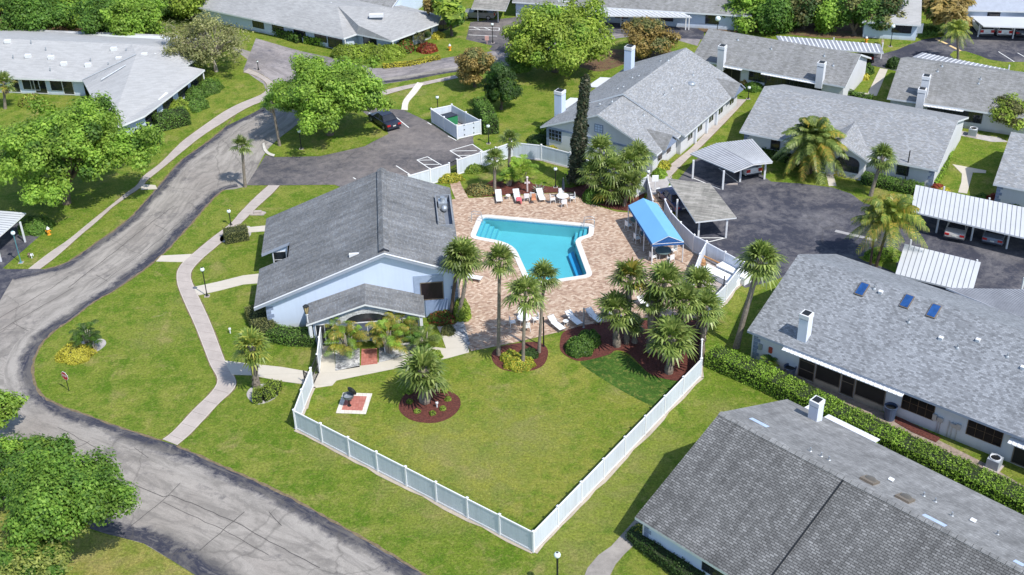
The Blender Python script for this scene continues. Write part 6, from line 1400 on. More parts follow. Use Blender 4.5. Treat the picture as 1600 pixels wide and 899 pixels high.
shrub((868, 205), 2.0, 1.5, 1.3, 'leafy dark shrub left of the grey house gable', L_MID, 4500, .11, 159); shrub((842, 222), 1.3, 1.1, .9, 'small dark bush outside the far white fence', L_DARK, 2600, .10, 160); shrub((873, 231), 1.5, .8, .6, 'yellow shrubs below the gable window', L_YEL, 2200, .10, 161)
shrub((1380, 402), 1.8, 1.0, .9, 'low green shrub beside the queen palm', L_HEDGEB, 3600, .09, 162)
shrub((1464, 298), .8, .7, .7, 'red shrub beside the right hand carport', L_RED, 1600, .10, 163); shrub((1474, 302), .7, .6, .6, 'yellow shrub beside the red one', L_YEL, 1500, .09, 164); shrub((1553, 315), .9, .7, .8, 'red cordyline near the far right wall', L_RED, 1800, .13, 165); shrub((1535, 312), .7, .7, .6, 'small green shrub left of the red cordyline', L_MID, 1400, .09, 166); shrub((1590, 325), 1.2, .7, .6, 'clipped green shrub under the right edge wall', L_HEDGE, 2200, .09, 167)
shrub((1002, 838), .8, .7, .9, 'yellow flecked shrub at the dark house corner', L_YEL, 2200, .07, 168, lm2=L_DARK, f2=.55)
shrub((1352, 112), 1.1, 1.1, 1.0, 'round shrub by the walk between the upper right houses', L_HEDGE, 2200, .12, 169); shrub((1348, 122), .8, .8, .6, 'yellow round shrub by the same narrow walk', L_YEL, 1500, .12, 170); shrub((1396, 105), .9, .9, 1.3, 'tall dark shrub at the corner of the warm grey house', L_DARK, 2200, .12, 171)
shrub((1164, 132), .8, .8, 1.2, 'orange leaved shrub beside the porch of the upper house', L_RUST, 1600, .13, 172); shrub((1178, 140), 1.2, 1.0, .9, 'green shrub below the upper house window', L_MID, 2200, .12, 173)
shrub((50, 162), 1.6, 1.3, 1.2, 'reddish green shrub before the white roofed building', L_YELG, 3000, .12, 174, lm2=L_RUST); shrub((108, 132), 1.5, 1.2, 1.5, 'light green shrub before the white roofed building', L_BRIGHT, 3000, .12, 175)
shrub((1440, 53), 2.5, 1.2, 1.0, 'green hedge like shrub before the small white roofed house', L_HEDGE, 2600, .16, 176)
# agave
b = G(842, 301); root = empty('agave', b, 'grey green spiky agave behind the pool loungers', 'agave plant'); m = LMB(); rr_ = random.Random(3)
for i in range(34):
    a = i*2.4; el = math.radians(rr_.uniform(12, 75)); L_ = rr_.uniform(.8, 1.15); d = Vector((math.cos(a)*math.cos(el), math.sin(a)*math.cos(el), math.sin(el))); s_ = Vector((-math.sin(a), math.cos(a), 0))*.055
    m.poly([-s_*.8, s_*.8, d*L_*.5+s_, d*L_*.5-s_]); m.poly([d*L_*.5-s_, d*L_*.5+s_, d*L_+Vector((0, 0, -.05))])
m.build('blades', [L_AGAVE], root)
# ---------------- fences ----------------
def fence(pts, label, h=1.78, sp=2.76, pm=None, vm=None, curve=False, base=True, gap=.06):
    pts = pxs(pts) if isinstance(pts, str) else pts
    if curve: pts = rcurve(pts, 3)
    root = empty('vinyl_fence', pts[0], label, 'fence'); vm = vm or M_VINYL; pm = pm or M_PANEL; posts = []
    for i in range(len(pts)-1):
        a, b = pts[i], pts[i+1]; L = (b-a).length; k = max(1, round(L/sp)) if not curve else 1; d = (b-a).normalized(); n = Vector((-d.y, d.x, 0))
        for j in range(k):
            p, q_ = a+(b-a)*(j/k), a+(b-a)*((j+1)/k); posts.append((p, d)); X = Matrix((d, n, Vector((0,0,1)))).transposed().to_4x4(); X.translation = p; l = (q_-p).length
            m = MB(); m.box((.07, -.018, gap+.12), (l-.07, .018, h-.10), 0, X); m.box((.07, -.04, h-.14), (l-.07, .04, h-.03), 1, X); m.box((.07, -.04, gap), (l-.07, .04, gap+.13), 1, X)
            m.build('panel', [pm, vm], root)
    posts.append((pts[-1], (pts[-1]-pts[-2]).normalized()))
    for p, d in posts:
        n = Vector((-d.y, d.x, 0)); X = Matrix((d, n, Vector((0,0,1)))).transposed().to_4x4(); X.translation = p
        m = MB(); m.box((-.065, -.065, 0), (.065, .065, h+.03), 0, X); m.box((-.09, -.09, h+.03), (.09, .09, h+.07), 0, X); m.poly([X @ Vector(v) for v in ((-.09,-.09,h+.07),(.09,-.09,h+.07),(0,0,h+.13))]); m.poly([X @ Vector(v) for v in ((.09,-.09,h+.07),(.09,.09,h+.07),(0,0,h+.13))]); m.poly([X @ Vector(v) for v in ((.09,.09,h+.07),(-.09,.09,h+.07),(0,0,h+.13))]); m.poly([X @ Vector(v) for v in ((-.09,.09,h+.07),(-.09,-.09,h+.07),(0,0,h+.13))]); m.build('post', [vm], root)
    if base:
        # sandy strip scraped bare along the foot
        m = MB(); z = .028
        for i in range(len(pts)-1):
            a, b = pts[i], pts[i+1]; d = (b-a).normalized(); n = Vector((-d.y, d.x, 0)); k = max(2, int((b-a).length/1.0)); rr = random.Random(i)
            ws = [(.10+.16*rr.random(), .14+.20*rr.random()) for _ in range(k+1)]
            for j in range(k):
                p, q_ = a+(b-a)*(j/k), a+(b-a)*((j+1)/k); m.poly([(v.x, v.y, z+.002*i) for v in (p-n*ws[j][1], q_-n*ws[j+1][1], q_+n*ws[j+1][0], p+n*ws[j][0])] if n.y*d.x-n.x*d.y > 0 else [(v.x, v.y, z+.002*i) for v in (p+n*ws[j][0], q_+n*ws[j+1][0], q_-n*ws[j+1][1], p-n*ws[j][1])])
        tag(m.build('bare_strip', [M_STRIP]), 'bare sandy strip at the foot of the '+label, 'bare ground', kind='structure')
    return root
M_STRIP = concrete('bare_sandy_ground', (.46, .40, .33), 0, .35)
fence('463.4,671 833.5,863.2', 'long white fence along the lower left side of the fenced lawn')
fence('833.5,863.2 1094,590', 'long white fence along the lower right side of the fenced lawn')
fence('463.4,671 475,639 489,605', 'short white fence running up from the left corner to the gate')
fence('499,583 502,556 505,533', 'white fence beside the walk left of the porch', base=False)
fence('1094,590 1096,532 1108,497 1133,472 1160,437', 'white fence bending up past the palm cluster')
fence('1160,437 1131,421 1102,405', 'white fence at the back of the pool equipment pen')
fence('1102,405 1092,424 1084,446', 'white fence between the deck and the equipment pen', base=False)
fence('1102,404 1083,394 1062,374 1047,357 1038,338', 'curved white fence behind the blue canopy', curve=False, sp=2.2, vm=M_VINYL)
fence('1019,338 1013,312 1011,300', 'short white fence left of the upper pool gate', base=False); fence('1011,300 993,309 955,290 891,263 846,251 800,246', 'white fence behind the palm thicket below the grey house')
fence('800,246 775,255 752,262 715,274', 'white fence right of the black parking lot gate', base=False); fence('703,280 673,289 640,299', 'white fence left of the black parking lot gate', base=False)
# dumpster enclosure
EN = pxs('714.9,218.3 675.2,191.8 707,185 751.3,210'); root = fence(EN+[EN[0]], 'white vinyl dumpster enclosure beside the parking lot', base=False, h=1.66, sp=2.3); root.name = 'dumpster_enclosure'; root['category'] = 'enclosure'
for (a, b) in ((EN[3], EN[0]),):
    d = (b-a).normalized(); n = Vector((d.y, -d.x, 0)); n = n if n.y < 0 else -n
    for k in (.30, .70):
        m = MB(); X = Matrix((d, n, Vector((0,0,1)))).transposed().to_4x4(); X.translation = a+(b-a)*k
        for z in (.35, .95, 1.5): m.box((-.05, .02, z), (.05, .07, z+.1), 0, X)
        m.build('hinge', [M_BLACK], root)
c = (EN[1]*.40+EN[0]*.20+EN[2]*.27+EN[3]*.13); d = (EN[1]-EN[0]).normalized(); n = Vector((-d.y, d.x, 0)); X = Matrix((d, n, Vector((0,0,1)))).transposed().to_4x4(); X.translation = c; X = X @ Matrix.Scale(.78, 4)
M_GREEN = plain('green_steel', (.03, .22, .09), .5); o = flat('paving', [EN[0]*.97+sum(EN, Vector())/4*.03]+[p*.97+sum(EN, Vector())/4*.03 for p in EN[1:]], .04, M_CONC); tag(o, 'pale concrete floor inside the dumpster enclosure', 'paving')
dr = empty('dumpster', c, 'green dumpster with a black lid inside the white enclosure', 'dumpster')
m = MB()
pr = [(-.85, .25), (.75, .25), (1.0, 1.45), (-.95, 1.7)]
for s in (-1, 1): m.poly([X @ Vector((a, s*1.0, z)) for a, z in (pr if s < 0 else pr[::-1])])
for i in range(4): a, b = pr[i], pr[(i+1) % 4]; m.poly([X @ Vector(v) for v in ((a[0], 1, a[1]), (b[0], 1, b[1]), (b[0], -1, b[1]), (a[0], -1, a[1]))])
for s in (-1.08, 1.0): m.box((-.6, s, .9), (.6, s+.08, 1.08), 0, X)
m.build('body', [M_GREEN], dr)
m = MB(); 
m.poly([X @ Vector(v) for v in ((-1.0,-1.05,1.84), (1.05,-1.05,1.60), (1.05,1.05,1.60), (-1.0,1.05,1.84))]); m.poly([X @ Vector(v) for v in ((1.05,-1.05,1.60), (1.05,-1.05,1.50), (1.05,1.05,1.50), (1.05,1.05,1.60))]); m.poly([X @ Vector(v) for v in ((-1.0,-1.05,1.84), (-1.0,-1.05,1.74), (1.05,-1.05,1.50), (1.05,-1.05,1.60))]); m.poly([X @ Vector(v) for v in ((1.05,1.05,1.60), (1.05,1.05,1.50), (-1.0,1.05,1.74), (-1.0,1.05,1.84))]); m.build('lid', [M_BLACKP], dr)
o = top('bin_pallet', MB().box((-.7, -.5, .0), (.7, .5, .45), 0, Matrix.Translation(EN[0]*.45+EN[3]*.35+EN[1]*.1+EN[2]*.1)).box((-.74, -.54, .45), (.74, .54, .55), 0, Matrix.Translation(EN[0]*.45+EN[3]*.35+EN[1]*.1+EN[2]*.1)), [M_COPING], 'low pale container lying in the front of the white enclosure', 'container')
# gates
def gate(a, b, label, h=1.8, k=9, mat=None):
    root = empty('gate', a, label, 'gate'); d = (b-a).normalized(); n = Vector((-d.y, d.x, 0)); L = (b-a).length; X = Matrix((d, n, Vector((0,0,1)))).transposed().to_4x4(); X.translation = a
    m = MB(); m.box((0, -.03, 0), (.07, .03, h), 0, X); m.box((L-.07, -.03, 0), (L, .03, h), 0, X); m.box((.07, -.025, h-.1), (L-.07, .025, h-.03), 0, X); m.box((.07, -.025, .12), (L-.07, .025, .2), 0, X); m.box((.07, -.025, h*.5), (L-.07, .025, h*.5+.06), 0, X); m.build('frame', [mat or M_BLACK], root)
    m = MB()
    for i in range(1, k): m.box((L*i/k-.012, -.012, .2), (L*i/k+.012, .012, h-.1), 0, X)
    m.build('bars', [mat or M_BLACK], root); return root
gate(G(703.5, 280), G(715, 274), 'black metal gate between the parking lot and the pool path', 1.85)
gate(G(489, 605), G(499, 583), 'black metal gate at the end of the lawn walk', 1.8); gate(G(476, 598), G(486, 606), 'open black gate leaf on the lawn side of the walk', 1.2)
gate(G(1019, 338), G(1036, 338), 'black metal gate at the upper corner of the pool deck', 1.7, 7)
path('702,281 715,275 722,292 733,312 736,312 712,312 705,295', 'pink paver path from the black gate to the deck', .03, M_PAVER, 'paver_path')

# ---------------- carports ----------------
M_RIB = plain('grey_roof_seams', (.16, .17, .19), .6, var=.1); M_CPW = plain('white_metal_roof', (.54, .55, .565), .45, var=.07, scale=.35); M_CPD = plain('dulled_metal_roof', (.27, .28, .31), .5, var=.25, scale=.5)
def carport(corners, z, posts, label, mat=None, ribs=.38, rib=None, th=.14, beam=True, seam=.05, ribdir=0, pr=.07):
    """corners: back-left, back-right, front-right, front-left in photo pixels at roof height"""
    c = [G(x, y, zz) for (x, y), zz in zip(corners, z if isinstance(z, (list, tuple)) else [z]*4)]; g0 = (c[0]+c[2])/2
    root = empty('carport', (g0.x, g0.y, 0), label, 'carport')
    m = MB(); m.slab([[c[3], c[2], c[1], c[0]]], th, 0, 1, 1, [(c[1]-c[0])]); m.build('roof', [mat or M_CPW, M_TRIM], root)
    if ribs:
        A, B, C_, D = (c[0], c[1], c[2], c[3]) if ribdir == 0 else (c[1], c[2], c[3], c[0])
        k = int((B-A).length/ribs); m = MB()
        for i in range(1, k):
            p, q_ = A.lerp(B, i/k), D.lerp(C_, i/k); w_ = (B-A).normalized()*seam/2; u = Vector((0, 0, .02))
            m.poly([q_-w_+u, q_+w_+u, p+w_+u, p-w_+u] if ribdir == 0 else [p-w_+u, p+w_+u, q_+w_+u, q_-w_+u])
            for s in (-1, 1): m.poly([q_+w_*s+u, q_+w_*s-u, p+w_*s-u, p+w_*s+u])
        m.build('roof_seams', [rib or M_RIB], root)
    zt = min(p.z for p in c)-th
    for (x, y) in posts:
        b = G(x, y); m = MB(); m.box((-pr, -pr, 0), (pr, pr, zt+.02), 0, Matrix.Translation(b)); m.build('post', [M_TRIM], root)
    return root
carport([(1431, 289), (1720, 349), (1720, 400), (1423, 330)], 2.2, [(1462.7, 364), (1516.7, 376), (1572, 389), (1626, 402), (1470, 322), (1540, 340)], 'long white ribbed carport at the right edge with two parked cars', ribs=.42)
carport([(1413.7, 381), (1532.5, 410), (1519, 458), (1399, 428)], 2.3, [(1418, 408), (1520, 440)], 'square white ribbed carport roof just behind the skylight house', ribs=.42)
carport([(1478, 450), (1600, 452), (1650, 485), (1600, 500)], 3.0, [(1590, 480)], 'grey ribbed wing roof behind the skylight house', M_CPD, ribs=.30)
carport([(1213, 56), (1375, 69), (1381, 83), (1222, 72)], 2.2, [(1376, 92), (1300, 84)], 'dark ribbed carport strip behind the upper right house', M_CPD, ribs=.5, seam=.16, rib=M_TRIM)
carport([(1441, 82), (1577, 109), (1571, 114.5), (1426, 89)], 2.2, [(1572, 128)], 'thin dark ribbed carport behind the warm grey roof', M_CPD, ribs=.5, seam=.12, rib=M_TRIM)
carport([(1515.5, 25), (1660, 28), (1660, 45), (1536.5, 41)], 2.1, [(1527.5, 58), (1582, 60.5), (1640, 62)], 'smooth white carport over the white cars at the far right', ribs=0)
carport([(742, -2), (797, -1), (790, 16.5), (736, 13.5)], 2.1, [(747, 33), (778.5, 35)], 'single far carport with a brown streaked roof', M_ROOF_TAR, ribs=0)
carport([(913, 11), (1053, 13), (1081, 27), (938, 24.5)], 2.1, [(970, 41), (1071, 47), (1076, 47), (1010, 44)], 'long far white ribbed carport strewn with leaves', ribs=.6)
carport([(-120, 320), (40.5, 332.7), (-2, 370), (-180, 352)], 2.3, [(39.7, 378.6), (2, 409), (-40, 400)], 'white ribbed carport cut by the left edge', ribs=.42, ribdir=1)
carport([(862, -8), (960, -6), (965, 4), (872, 2)], 2.6, [(895, 12), (950, 14)], 'pale carport at the top edge behind the lime tree', ribs=0)
carport([(1043, 279), (1110, 287), (1151, 340), (1087, 347)], [2.35, 2.35, 2.2, 2.2], [(1091, 372), (1134, 372), (1057, 342), (1104, 318)], 'carport with a grey brown mineral roof beside the curved fence', M_ROOF_TAR, ribs=0, pr=.08)
# two winged carport with ribbed wings meeting at a fold
rY = empty('carport', G(1140, 285), 'two winged carport with striped ribbed roof at the head of the court', 'carport')
zl, zr_ = 2.15, 2.15
L4 = [G(1119, 224, 2.45), G(1178, 257, 2.45), G(1147, 269, zl), G(1078, 240, zl)]; R4 = [G(1174, 217.5, zr_), G(1207, 254, zr_), G(1178, 257, 2.45), G(1119, 224, 2.45)]
m = MB(); m.slab([L4[::-1], R4[::-1]], .12, 0, 1, 1); m.build('roof', [M_CPD, M_TRIM], rY)
m = MB()
for (A, B, C_, D, k) in ((L4[3], L4[2], L4[1], L4[0], 9), (R4[3], R4[2], R4[1], R4[0], 13)):
    for i in range(k+1):
        t0 = i/k; w_ = (D-A)/k*(.14 if k == 9 else .24); p, q_ = A.lerp(D, t0), B.lerp(C_, t0); u = Vector((0, 0, .03))
        m.poly([p-w_+u, q_-w_+u, q_+w_+u, p+w_+u] if (q_-p).cross(w_).z > 0 else [p+w_+u, q_+w_+u, q_-w_+u, p-w_+u])
m.build('roof_ribs', [plain('rib_metal', (.50, .51, .53), .5)], rY)
for x, y in ((1082, 279), (1129, 296), (1156, 284), (1194, 280)):
    b = G(x, y); m = MB(); m.box((-.09, -.09, 0), (.09, .09, 2.05), 0, Matrix.Translation(b)); m.build('post', [M_TRIM], rY)
lines([((1084, 279), (1126, 296))], 'white line along the open side of the winged carport', .012); lines([((1123, 263), (1152, 284))], 'white bay line under the winged carport', .014); lines([((1092, 372), (1130, 372)), ((1105, 379), (1134, 372))], 'white line at the foot of the brown roofed carport', .012)
top('wheel_stop', MB().box((-.8, -.08, 0), (.8, .08, .12), 0, Matrix.Translation(G(1140, 289))), [M_CONC], 'concrete wheel stop beside the winged carport', 'wheel stop')

# ---------------- cars ----------------
M_TYRE = plain('tyre_rubber', (.02, .02, .022), .8); M_RIM = plain('alloy_rim', (.45, .46, .48), .3, metal=.6); M_LAMPR = plain('red_lamp', (.45, .02, .02), .25, spec=.7); M_LAMPW = plain('clear_lamp', (.75, .77, .78), .15, spec=.8); M_PLATE = plain('number_plate', (.6, .6, .55), .5)
def car(name, label, loc, rz, paint, suv=False, L=4.7, W=1.82, H=None):
    """local +Y is the nose"""
    H = H or (1.68 if suv else 1.45); root = empty(name, loc, label, 'car', rz=rz); h = L/2; zb = .30; zw = .92 if not suv else 1.05
    # side profile of the lower body, lofted over five stations across the width
    prof = [(-h, .45), (-h+.02, .72), (-h+.10, zw), (-h*.55, zw+.03), (h*.38, zw), (h*.80, zw-.12), (h-.06, zw-.30), (h, .50), (h-.08, .30), (-h+.08, .30)]
    m = LMB(); st = [(-W/2, .93, .04), (-W/2+.10, 1., 0), (0, 1.0, -.015), (W/2-.10, 1., 0), (W/2, .93, .04)]
    ring = [[Vector((x, y*(k if abs(y) > h*.7 else 1), z-dz*(1 if z > .6 else 0))) for y, z in prof] for x, k, dz in st]
    for i in range(4):
        for j in range(len(prof)): j2 = (j+1) % len(prof); m.poly([ring[i][j], ring[i+1][j], ring[i+1][j2], ring[i][j2]][::-1], smooth=False)
    m.poly(ring[0]); m.poly(ring[-1][::-1])
    m.build('body', [paint], root)
    r0_, r1_ = (-h*.93, h*.30) if suv else (-h*.62, h*.42); t0, t1 = (-h*.80, h*.02) if suv else (-h*.36, h*.10)
    a = [Vector((sx*(W/2-.06), y, zw-.02)) for sx, y in ((-1, r0_), (1, r0_), (1, r1_), (-1, r1_))]; b = [Vector((sx*(W/2-.26), y, H-.05)) for sx, y in ((-1, t0), (1, t0), (1, t1), (-1, t1))]
    m = LMB()
    for i in range(4): i2 = (i+1) % 4; m.poly([a[i], a[i2], b[i2], b[i]])
    cab = m.build('glasshouse', [M_GLASS], root)
    m = LMB(); tp = [p*1.0 for p in b]; m.poly([p+Vector((0, 0, .05)) for p in tp])
    for i in range(4): i2 = (i+1) % 4; m.poly([tp[i], tp[i2], tp[i2]+Vector((0,0,.05)), tp[i]+Vector((0,0,.05))])
    for sx in (-1, 1):
        for (y0, y1) in ((r0_, t0), (r1_, t1), ((r0_+r1_)/2, (t0+t1)/2)): m.tube([(sx*(W/2-.055), y0, zw-.02), (sx*(W/2-.255), y1, H-.03)], .045, 0, 4)
    m.build('car_roof', [paint], root)
    for sx in (-1, 1):
        for y in (-h*.62, h*.64):
            m = LMB(); x0 = sx*(W/2-.2); x1 = sx*(W/2+.01); m.tube([(x0, y, .33), (x1, y, .33)], .33, 0, 16, smooth=False); t_ = m.build('tyre', [M_TYRE], root)
            m = LMB(); m.tube([(x1, y, .33), (x1+sx*.012, y, .33)], .21, 0, 12, smooth=False); m.build('rim', [M_RIM], t_)
        m = LMB(); x = sx*(W/2-.25); m.box((x-.20, -h-.012, .66), (x+.20, -h+.10, .84 if not suv else .98), 0); m.build('tail_light', [M_LAMPR], root)
        m = LMB(); m.box((x-.20, h-.16, .56), (x+.20, h-.015, .72), 0); m.build('headlight', [M_LAMPW], root)
        m = LMB(); x = sx*(W/2+.07); m.box((x-.09, r1_*.72, zw-.02), (x+.09, r1_*.72+.14, zw+.12), 0); m.build('mirror', [paint], root)
    m = LMB(); m.box((-.18, -h-.015, .58), (.18, -h+.02, .70), 0); m.build('number_plate', [M_PLATE], root)
    m = LMB(); m.box((-W/2+.06, -h-.03, .36), (W/2-.06, -h+.10, .50), 0); m.build('bumper', [M_BLACKP], root)
    m = LMB(); m.box((-W/2+.06, h-.12, .34), (W/2-.06, h+.03, .50), 0); m.build('bumper', [M_BLACKP], root)
    return root
def paint(n, c): return plain(n, c, .25, var=.03, spec=.7)
def car_px(rear, nose, label, p, **k):
    """rear and nose: ground points below the two bumpers (photo pixels)"""
    a, b = G(*rear), G(*nose); d = (b-a); rz = math.atan2(-d.x, d.y); d.normalize(); L = k.get('L', 4.7); c = a+d*L/2
    return car('suv' if k.get('suv') else 'sedan', label, (c.x, c.y, 0), rz, p, **k)
car_px((617, 205), (590, 186), 'very dark blue sedan with red tail lights beside the grass island', paint('midnight_blue_paint', (.016, .018, .034)))
car_px((1489, 379), (1499, 350), 'silver sedan seen from behind under the long white carport', paint('silver_paint', (.45, .43, .41)))
car_px((1548, 387), (1560, 356), 'blue grey sedan under the long white carport right of the silver one', paint('blue_grey_paint', (.18, .21, .27)))
car_px((1178, 278), (1160, 262), 'white suv under the right wing of the winged carport', paint('white_paint', (.72, .72, .72)), suv=True)
car_px((1068, 335), (1050, 316), 'dark blue car in the shade of the brown roofed carport', paint('dark_blue_paint', (.02, .03, .09)))
car_px((1541, 59), (1530, 44), 'white suv left under the far right smooth carport', paint('pearl_white_paint', (.70, .70, .71)), suv=True); car_px((1569, 60), (1561, 45), 'bright white hatchback in the middle of the far right smooth carport', paint('bright_white_paint', (.78, .78, .78)), suv=True, L=4.2); car_px((1597, 61), (1592, 46), 'dark car right of the white ones under the far right smooth carport', paint('charcoal_paint', (.04, .04, .05)))
car_px((1352, 100), (1361, 84), 'black car beside the end wall of the upper house', paint('black_paint', (.015, .015, .018)), suv=True); car_px((775, 29), (750, 28), 'grey suv parked sideways under the single far carport', paint('grey_paint', (.22, .23, .22)), suv=True)
car_px((882, 11), (884, -2), 'black suv parked at the top edge behind the lime tree', paint('gloss_black_paint', (.012, .012, .012)), suv=True); car_px((980, 36), (968, 26), 'white car in the shade of the long far carport', paint('cream_white_paint', (.6, .6, .58)))
car_px((64, 28), (30, 24), 'pale car on the far top left road', paint('pale_paint', (.5, .5, .5))) if False else None

# ---------------- lamps, signs and hydrants ----------------
M_POLE = plain('black_lamp_pole', (.015, .017, .018), .5); M_TEAL = plain('teal_lamp_pole', (.08, .22, .25), .5); M_GLOBE = plain('milky_globe', (.72, .80, .80), .25, var=.03)
def lamp(b, tpy, label, mat=None, gr=.19, h=None, r=.045):
    B = G(*b); h = h or ZAT(B, tpy)-gr; root = empty('lamp_post', B, label, 'lamp post', 'garden lamp posts'); m = LMB(); m.lathe((0, 0, 0), [(.16, 0), (.16, .06), (.09, .12), (.06, .35), (r, .4), (r, h-.1), (.09, h-.06), (.09, h)], 0, 10); m.build('pole', [mat or M_POLE], root)
    m = LMB(); m.ball((0, 0, h+gr*.9), gr, 0, 14, 10); g_ = m.build('globe', [M_GLOBE], root); m = LMB(); m.lathe((0, 0, h+gr*1.72), [(.10, 0), (.06, .05), (0, .10)], 0, 8); m.build('finial', [mat or M_POLE], g_)
    m = LMB(); m.prism([(-.22, -.22), (.22, -.22), (.22, .22), (-.22, .22)], 0, .05); m.build('footing', [M_CONC], root); return root
lamp((323.7, 463), 421, 'black lamp post with a white globe beside the walk left of the clubhouse'); lamp((361, 352), 330, 'lamp post behind the clipped box hedge'); lamp((33, 411), 364, 'teal lamp post with a white globe by the left carport', M_TEAL, .2)
lamp((871, 927), 867, 'nearest lamp post rising at the bottom edge of the picture', gr=.21, r=.06); lamp((471, 233), 205, 'lamp post in the shade of the big round tree'); lamp((684.5, 176), 152, 'lamp post just behind the dumpster enclosure')
lamp((763.6, 224.8), 197, 'lamp post right of the dumpster enclosure'); lamp((868, 293), 264, 'lamp post in the mulch bed by the cypress'); lamp((1012, 292), 268, 'lamp post by the upper pool gate'); lamp((770, 67.5), 38, 'thin lamp post in front of the single far carport'); lamp((1169, 155), 137, 'lamp post at the end of the long grey house walk'); lamp((1391, 73), 41, 'tall lamp post before the small white roofed house', gr=.25); lamp((1120, 56), 29, 'lamp post with a large pale head behind the upper right house', gr=.35)
lamp((404, 110), 96, 'small lamp post beside the upper left street', gr=.12)
def pole(b, tpy, label, name='pole', cat='pole', r=.05, mat=None):
    B = G(*b); h = ZAT(B, tpy); m = MB(); m.lathe(B, [(r*1.8, 0), (r, .12), (r, h), (r*.6, h+.04)], 0, 8); return top(name, m, [mat or M_POLE], label, cat)
pole((1413, 290), 236, 'dark leaning looking bare pole before the arched window house', 'utility_pole', 'pole', .06); pole((849.5, 542), 496, 'short dark post at the deck edge beside the three palms', 'deck_post', 'post', .06); pole((1130, 458), 432, 'dark post inside the equipment pen', 'vent_post', 'post'); pole((912, 512), 482, 'grey metal post at the deck edge near the loungers', 'shower_post', 'post', .07, M_METAL)
pole((1150, 350), 340, 'x') if False else None
B = G(486, 541); h = ZAT(B, 476); root = empty('lantern_post', B, 'brass lantern on a post at the left corner of the porch roof', 'lantern'); m = LMB(); m.lathe((0, 0, 0), [(.12, 0), (.05, .1), (.05, h-1.0), (.12, h-.95), (.05, h-.9)], 0, 8); m.build('post', [M_TRIM], root)
m = LMB(); m.lathe((0, 0, h-.88), [(.10, 0), (.22, .68)], 0, 6, False); g_ = m.build('glass', [plain('amber_glass', (.55, .42, .22), .3)], root); m = LMB(); m.lathe((0, 0, h-.2), [(.26, 0), (.26, .05), (.12, .16), (0, .22)], 0, 6, False)
for i in range(6): a = i*math.pi/3; m.tube([(.10*math.cos(a), .10*math.sin(a), h-.88), (.235*math.cos(a), .235*math.sin(a), h-.2)], .02, 0, 4)
m.build('lantern_frame', [M_BLACK], root)
# stop sign
B = G(108, 611); h = ZAT(B, 581); root = empty('stop_sign', B, 'red octagonal stop sign on a thin post at the road corner', 'stop sign'); fd = Vector((-.55, -.83, 0)).normalized(); ax_ = Vector((-fd.y, fd.x, 0))*-1
if ax_.cross(Vector((0,0,1))).dot(fd) < 0: ax_ = -ax_
m = LMB(); m.tube([(0, 0, 0), (0, 0, h)], .03, 0, 6); m.build('post', [M_POLE], root)
def oc(r, d): return [ax_*(r*math.cos(math.pi/8+k*math.pi/4))+Vector((0, 0, h-.38+r*math.sin(math.pi/8+k*math.pi/4)))+fd*d for k in range(8)]
m = LMB(); m.poly(oc(.40, .05), 1); f_, b_ = oc(.40, .05), oc(.40, .03); m.poly(b_[::-1], 2)
for k in range(8): m.poly([b_[k], b_[(k+1) % 8], f_[(k+1) % 8], f_[k]], 1)
m.poly(oc(.37, .053), 0)
FNT = {'S': '111100111001111', 'T': '111010010010010', 'O': '111101101101111', 'P': '111101111100100'}
for i, ch in enumerate('STOP'):
    for k, v in enumerate(FNT[ch]):
        if v == '1': x = -.25+i*.135+(k % 3)*.035; z = h-.38+.085-(k//3)*.04; p = [ax_*xx+Vector((0, 0, zz))+fd*.056 for xx, zz in ((x, z), (x+.036, z), (x+.036, z+.041), (x, z+.041))]; m.poly(p, 1)
m.build('sign_plate', [plain('stop_red', (.55, .03, .05), .4), M_WHITE, M_METAL], root)
def hydrant(b, label):
    B = G(*b); root = empty('fire_hydrant', B, label, 'fire hydrant', 'fire hydrants'); m = LMB(); m.lathe((0, 0, 0), [(.20, 0), (.20, .05), (.13, .08), (.13, .55), (.17, .58), (.17, .62)], 0, 10); m.tube([(-.26, 0, .42), (.26, 0, .42)], .07, 0, 8); m.tube([(0, -.24, .38), (0, 0, .38)], .09, 0, 8); m.build('body', [plain('hydrant_orange', (.70, .30, .03), .5)], root); m = LMB(); m.lathe((0, 0, .62), [(.17, 0), (.14, .12), (.05, .20), (.05, .26), (0, .28)], 0, 10); m.build('bonnet', [M_TRIM], root)
hydrant((77, 367), 'orange fire hydrant near the rounded shrub at left'); hydrant((703, 79), 'orange fire hydrant on the far lawn by the hipped house'); hydrant((1353, 67), 'small hydrant on the litter strip at upper right')
for (x, y, k) in ((46, 403, 'left'), (50, 404, 'right')):
    m = MB(); B = G(x, y); m.tube([B, B+Vector((0,0,.5)), B+Vector((.18, -.05, .55)), B+Vector((.2, -.05, .3))], .05, 0, 6); m.ball(B+Vector((0, 0, .35)), .12, 0, 8, 6); top('backflow_valve', m, [plain('brown_valve', (.25, .17, .13), .6)] if k == 'left' else [M_TRIM], k.replace('left', 'brown').replace('right', 'white')+' backflow valve on the lawn by the left sidewalk', 'valve')
def sgn(b, label, w_, h_, z, mat, name='sign'):
    B = G(*b); m = MB(); m.box((-w_/2, -.04, z), (w_/2, .04, z+h_), 0, Matrix.Translation(B)); m.tube([B, B+Vector((0, 0, z))], .05, 0, 6); top(name, m, [mat], label, 'sign')
sgn((1432, 58), 'white box sign on legs beside the far right lot', 1.3, 1.3, .5, M_WHITE, 'notice_board'); sgn((761, 69), 'small pinkish sign on the far lawn tip', .5, .6, .5, plain('pink_sign', (.6, .35, .33), .6)); sgn((1378, 73), 'small tan sign by the far carport strip', .3, .5, .4, plain('tan_sign', (.5, .4, .3), .6))
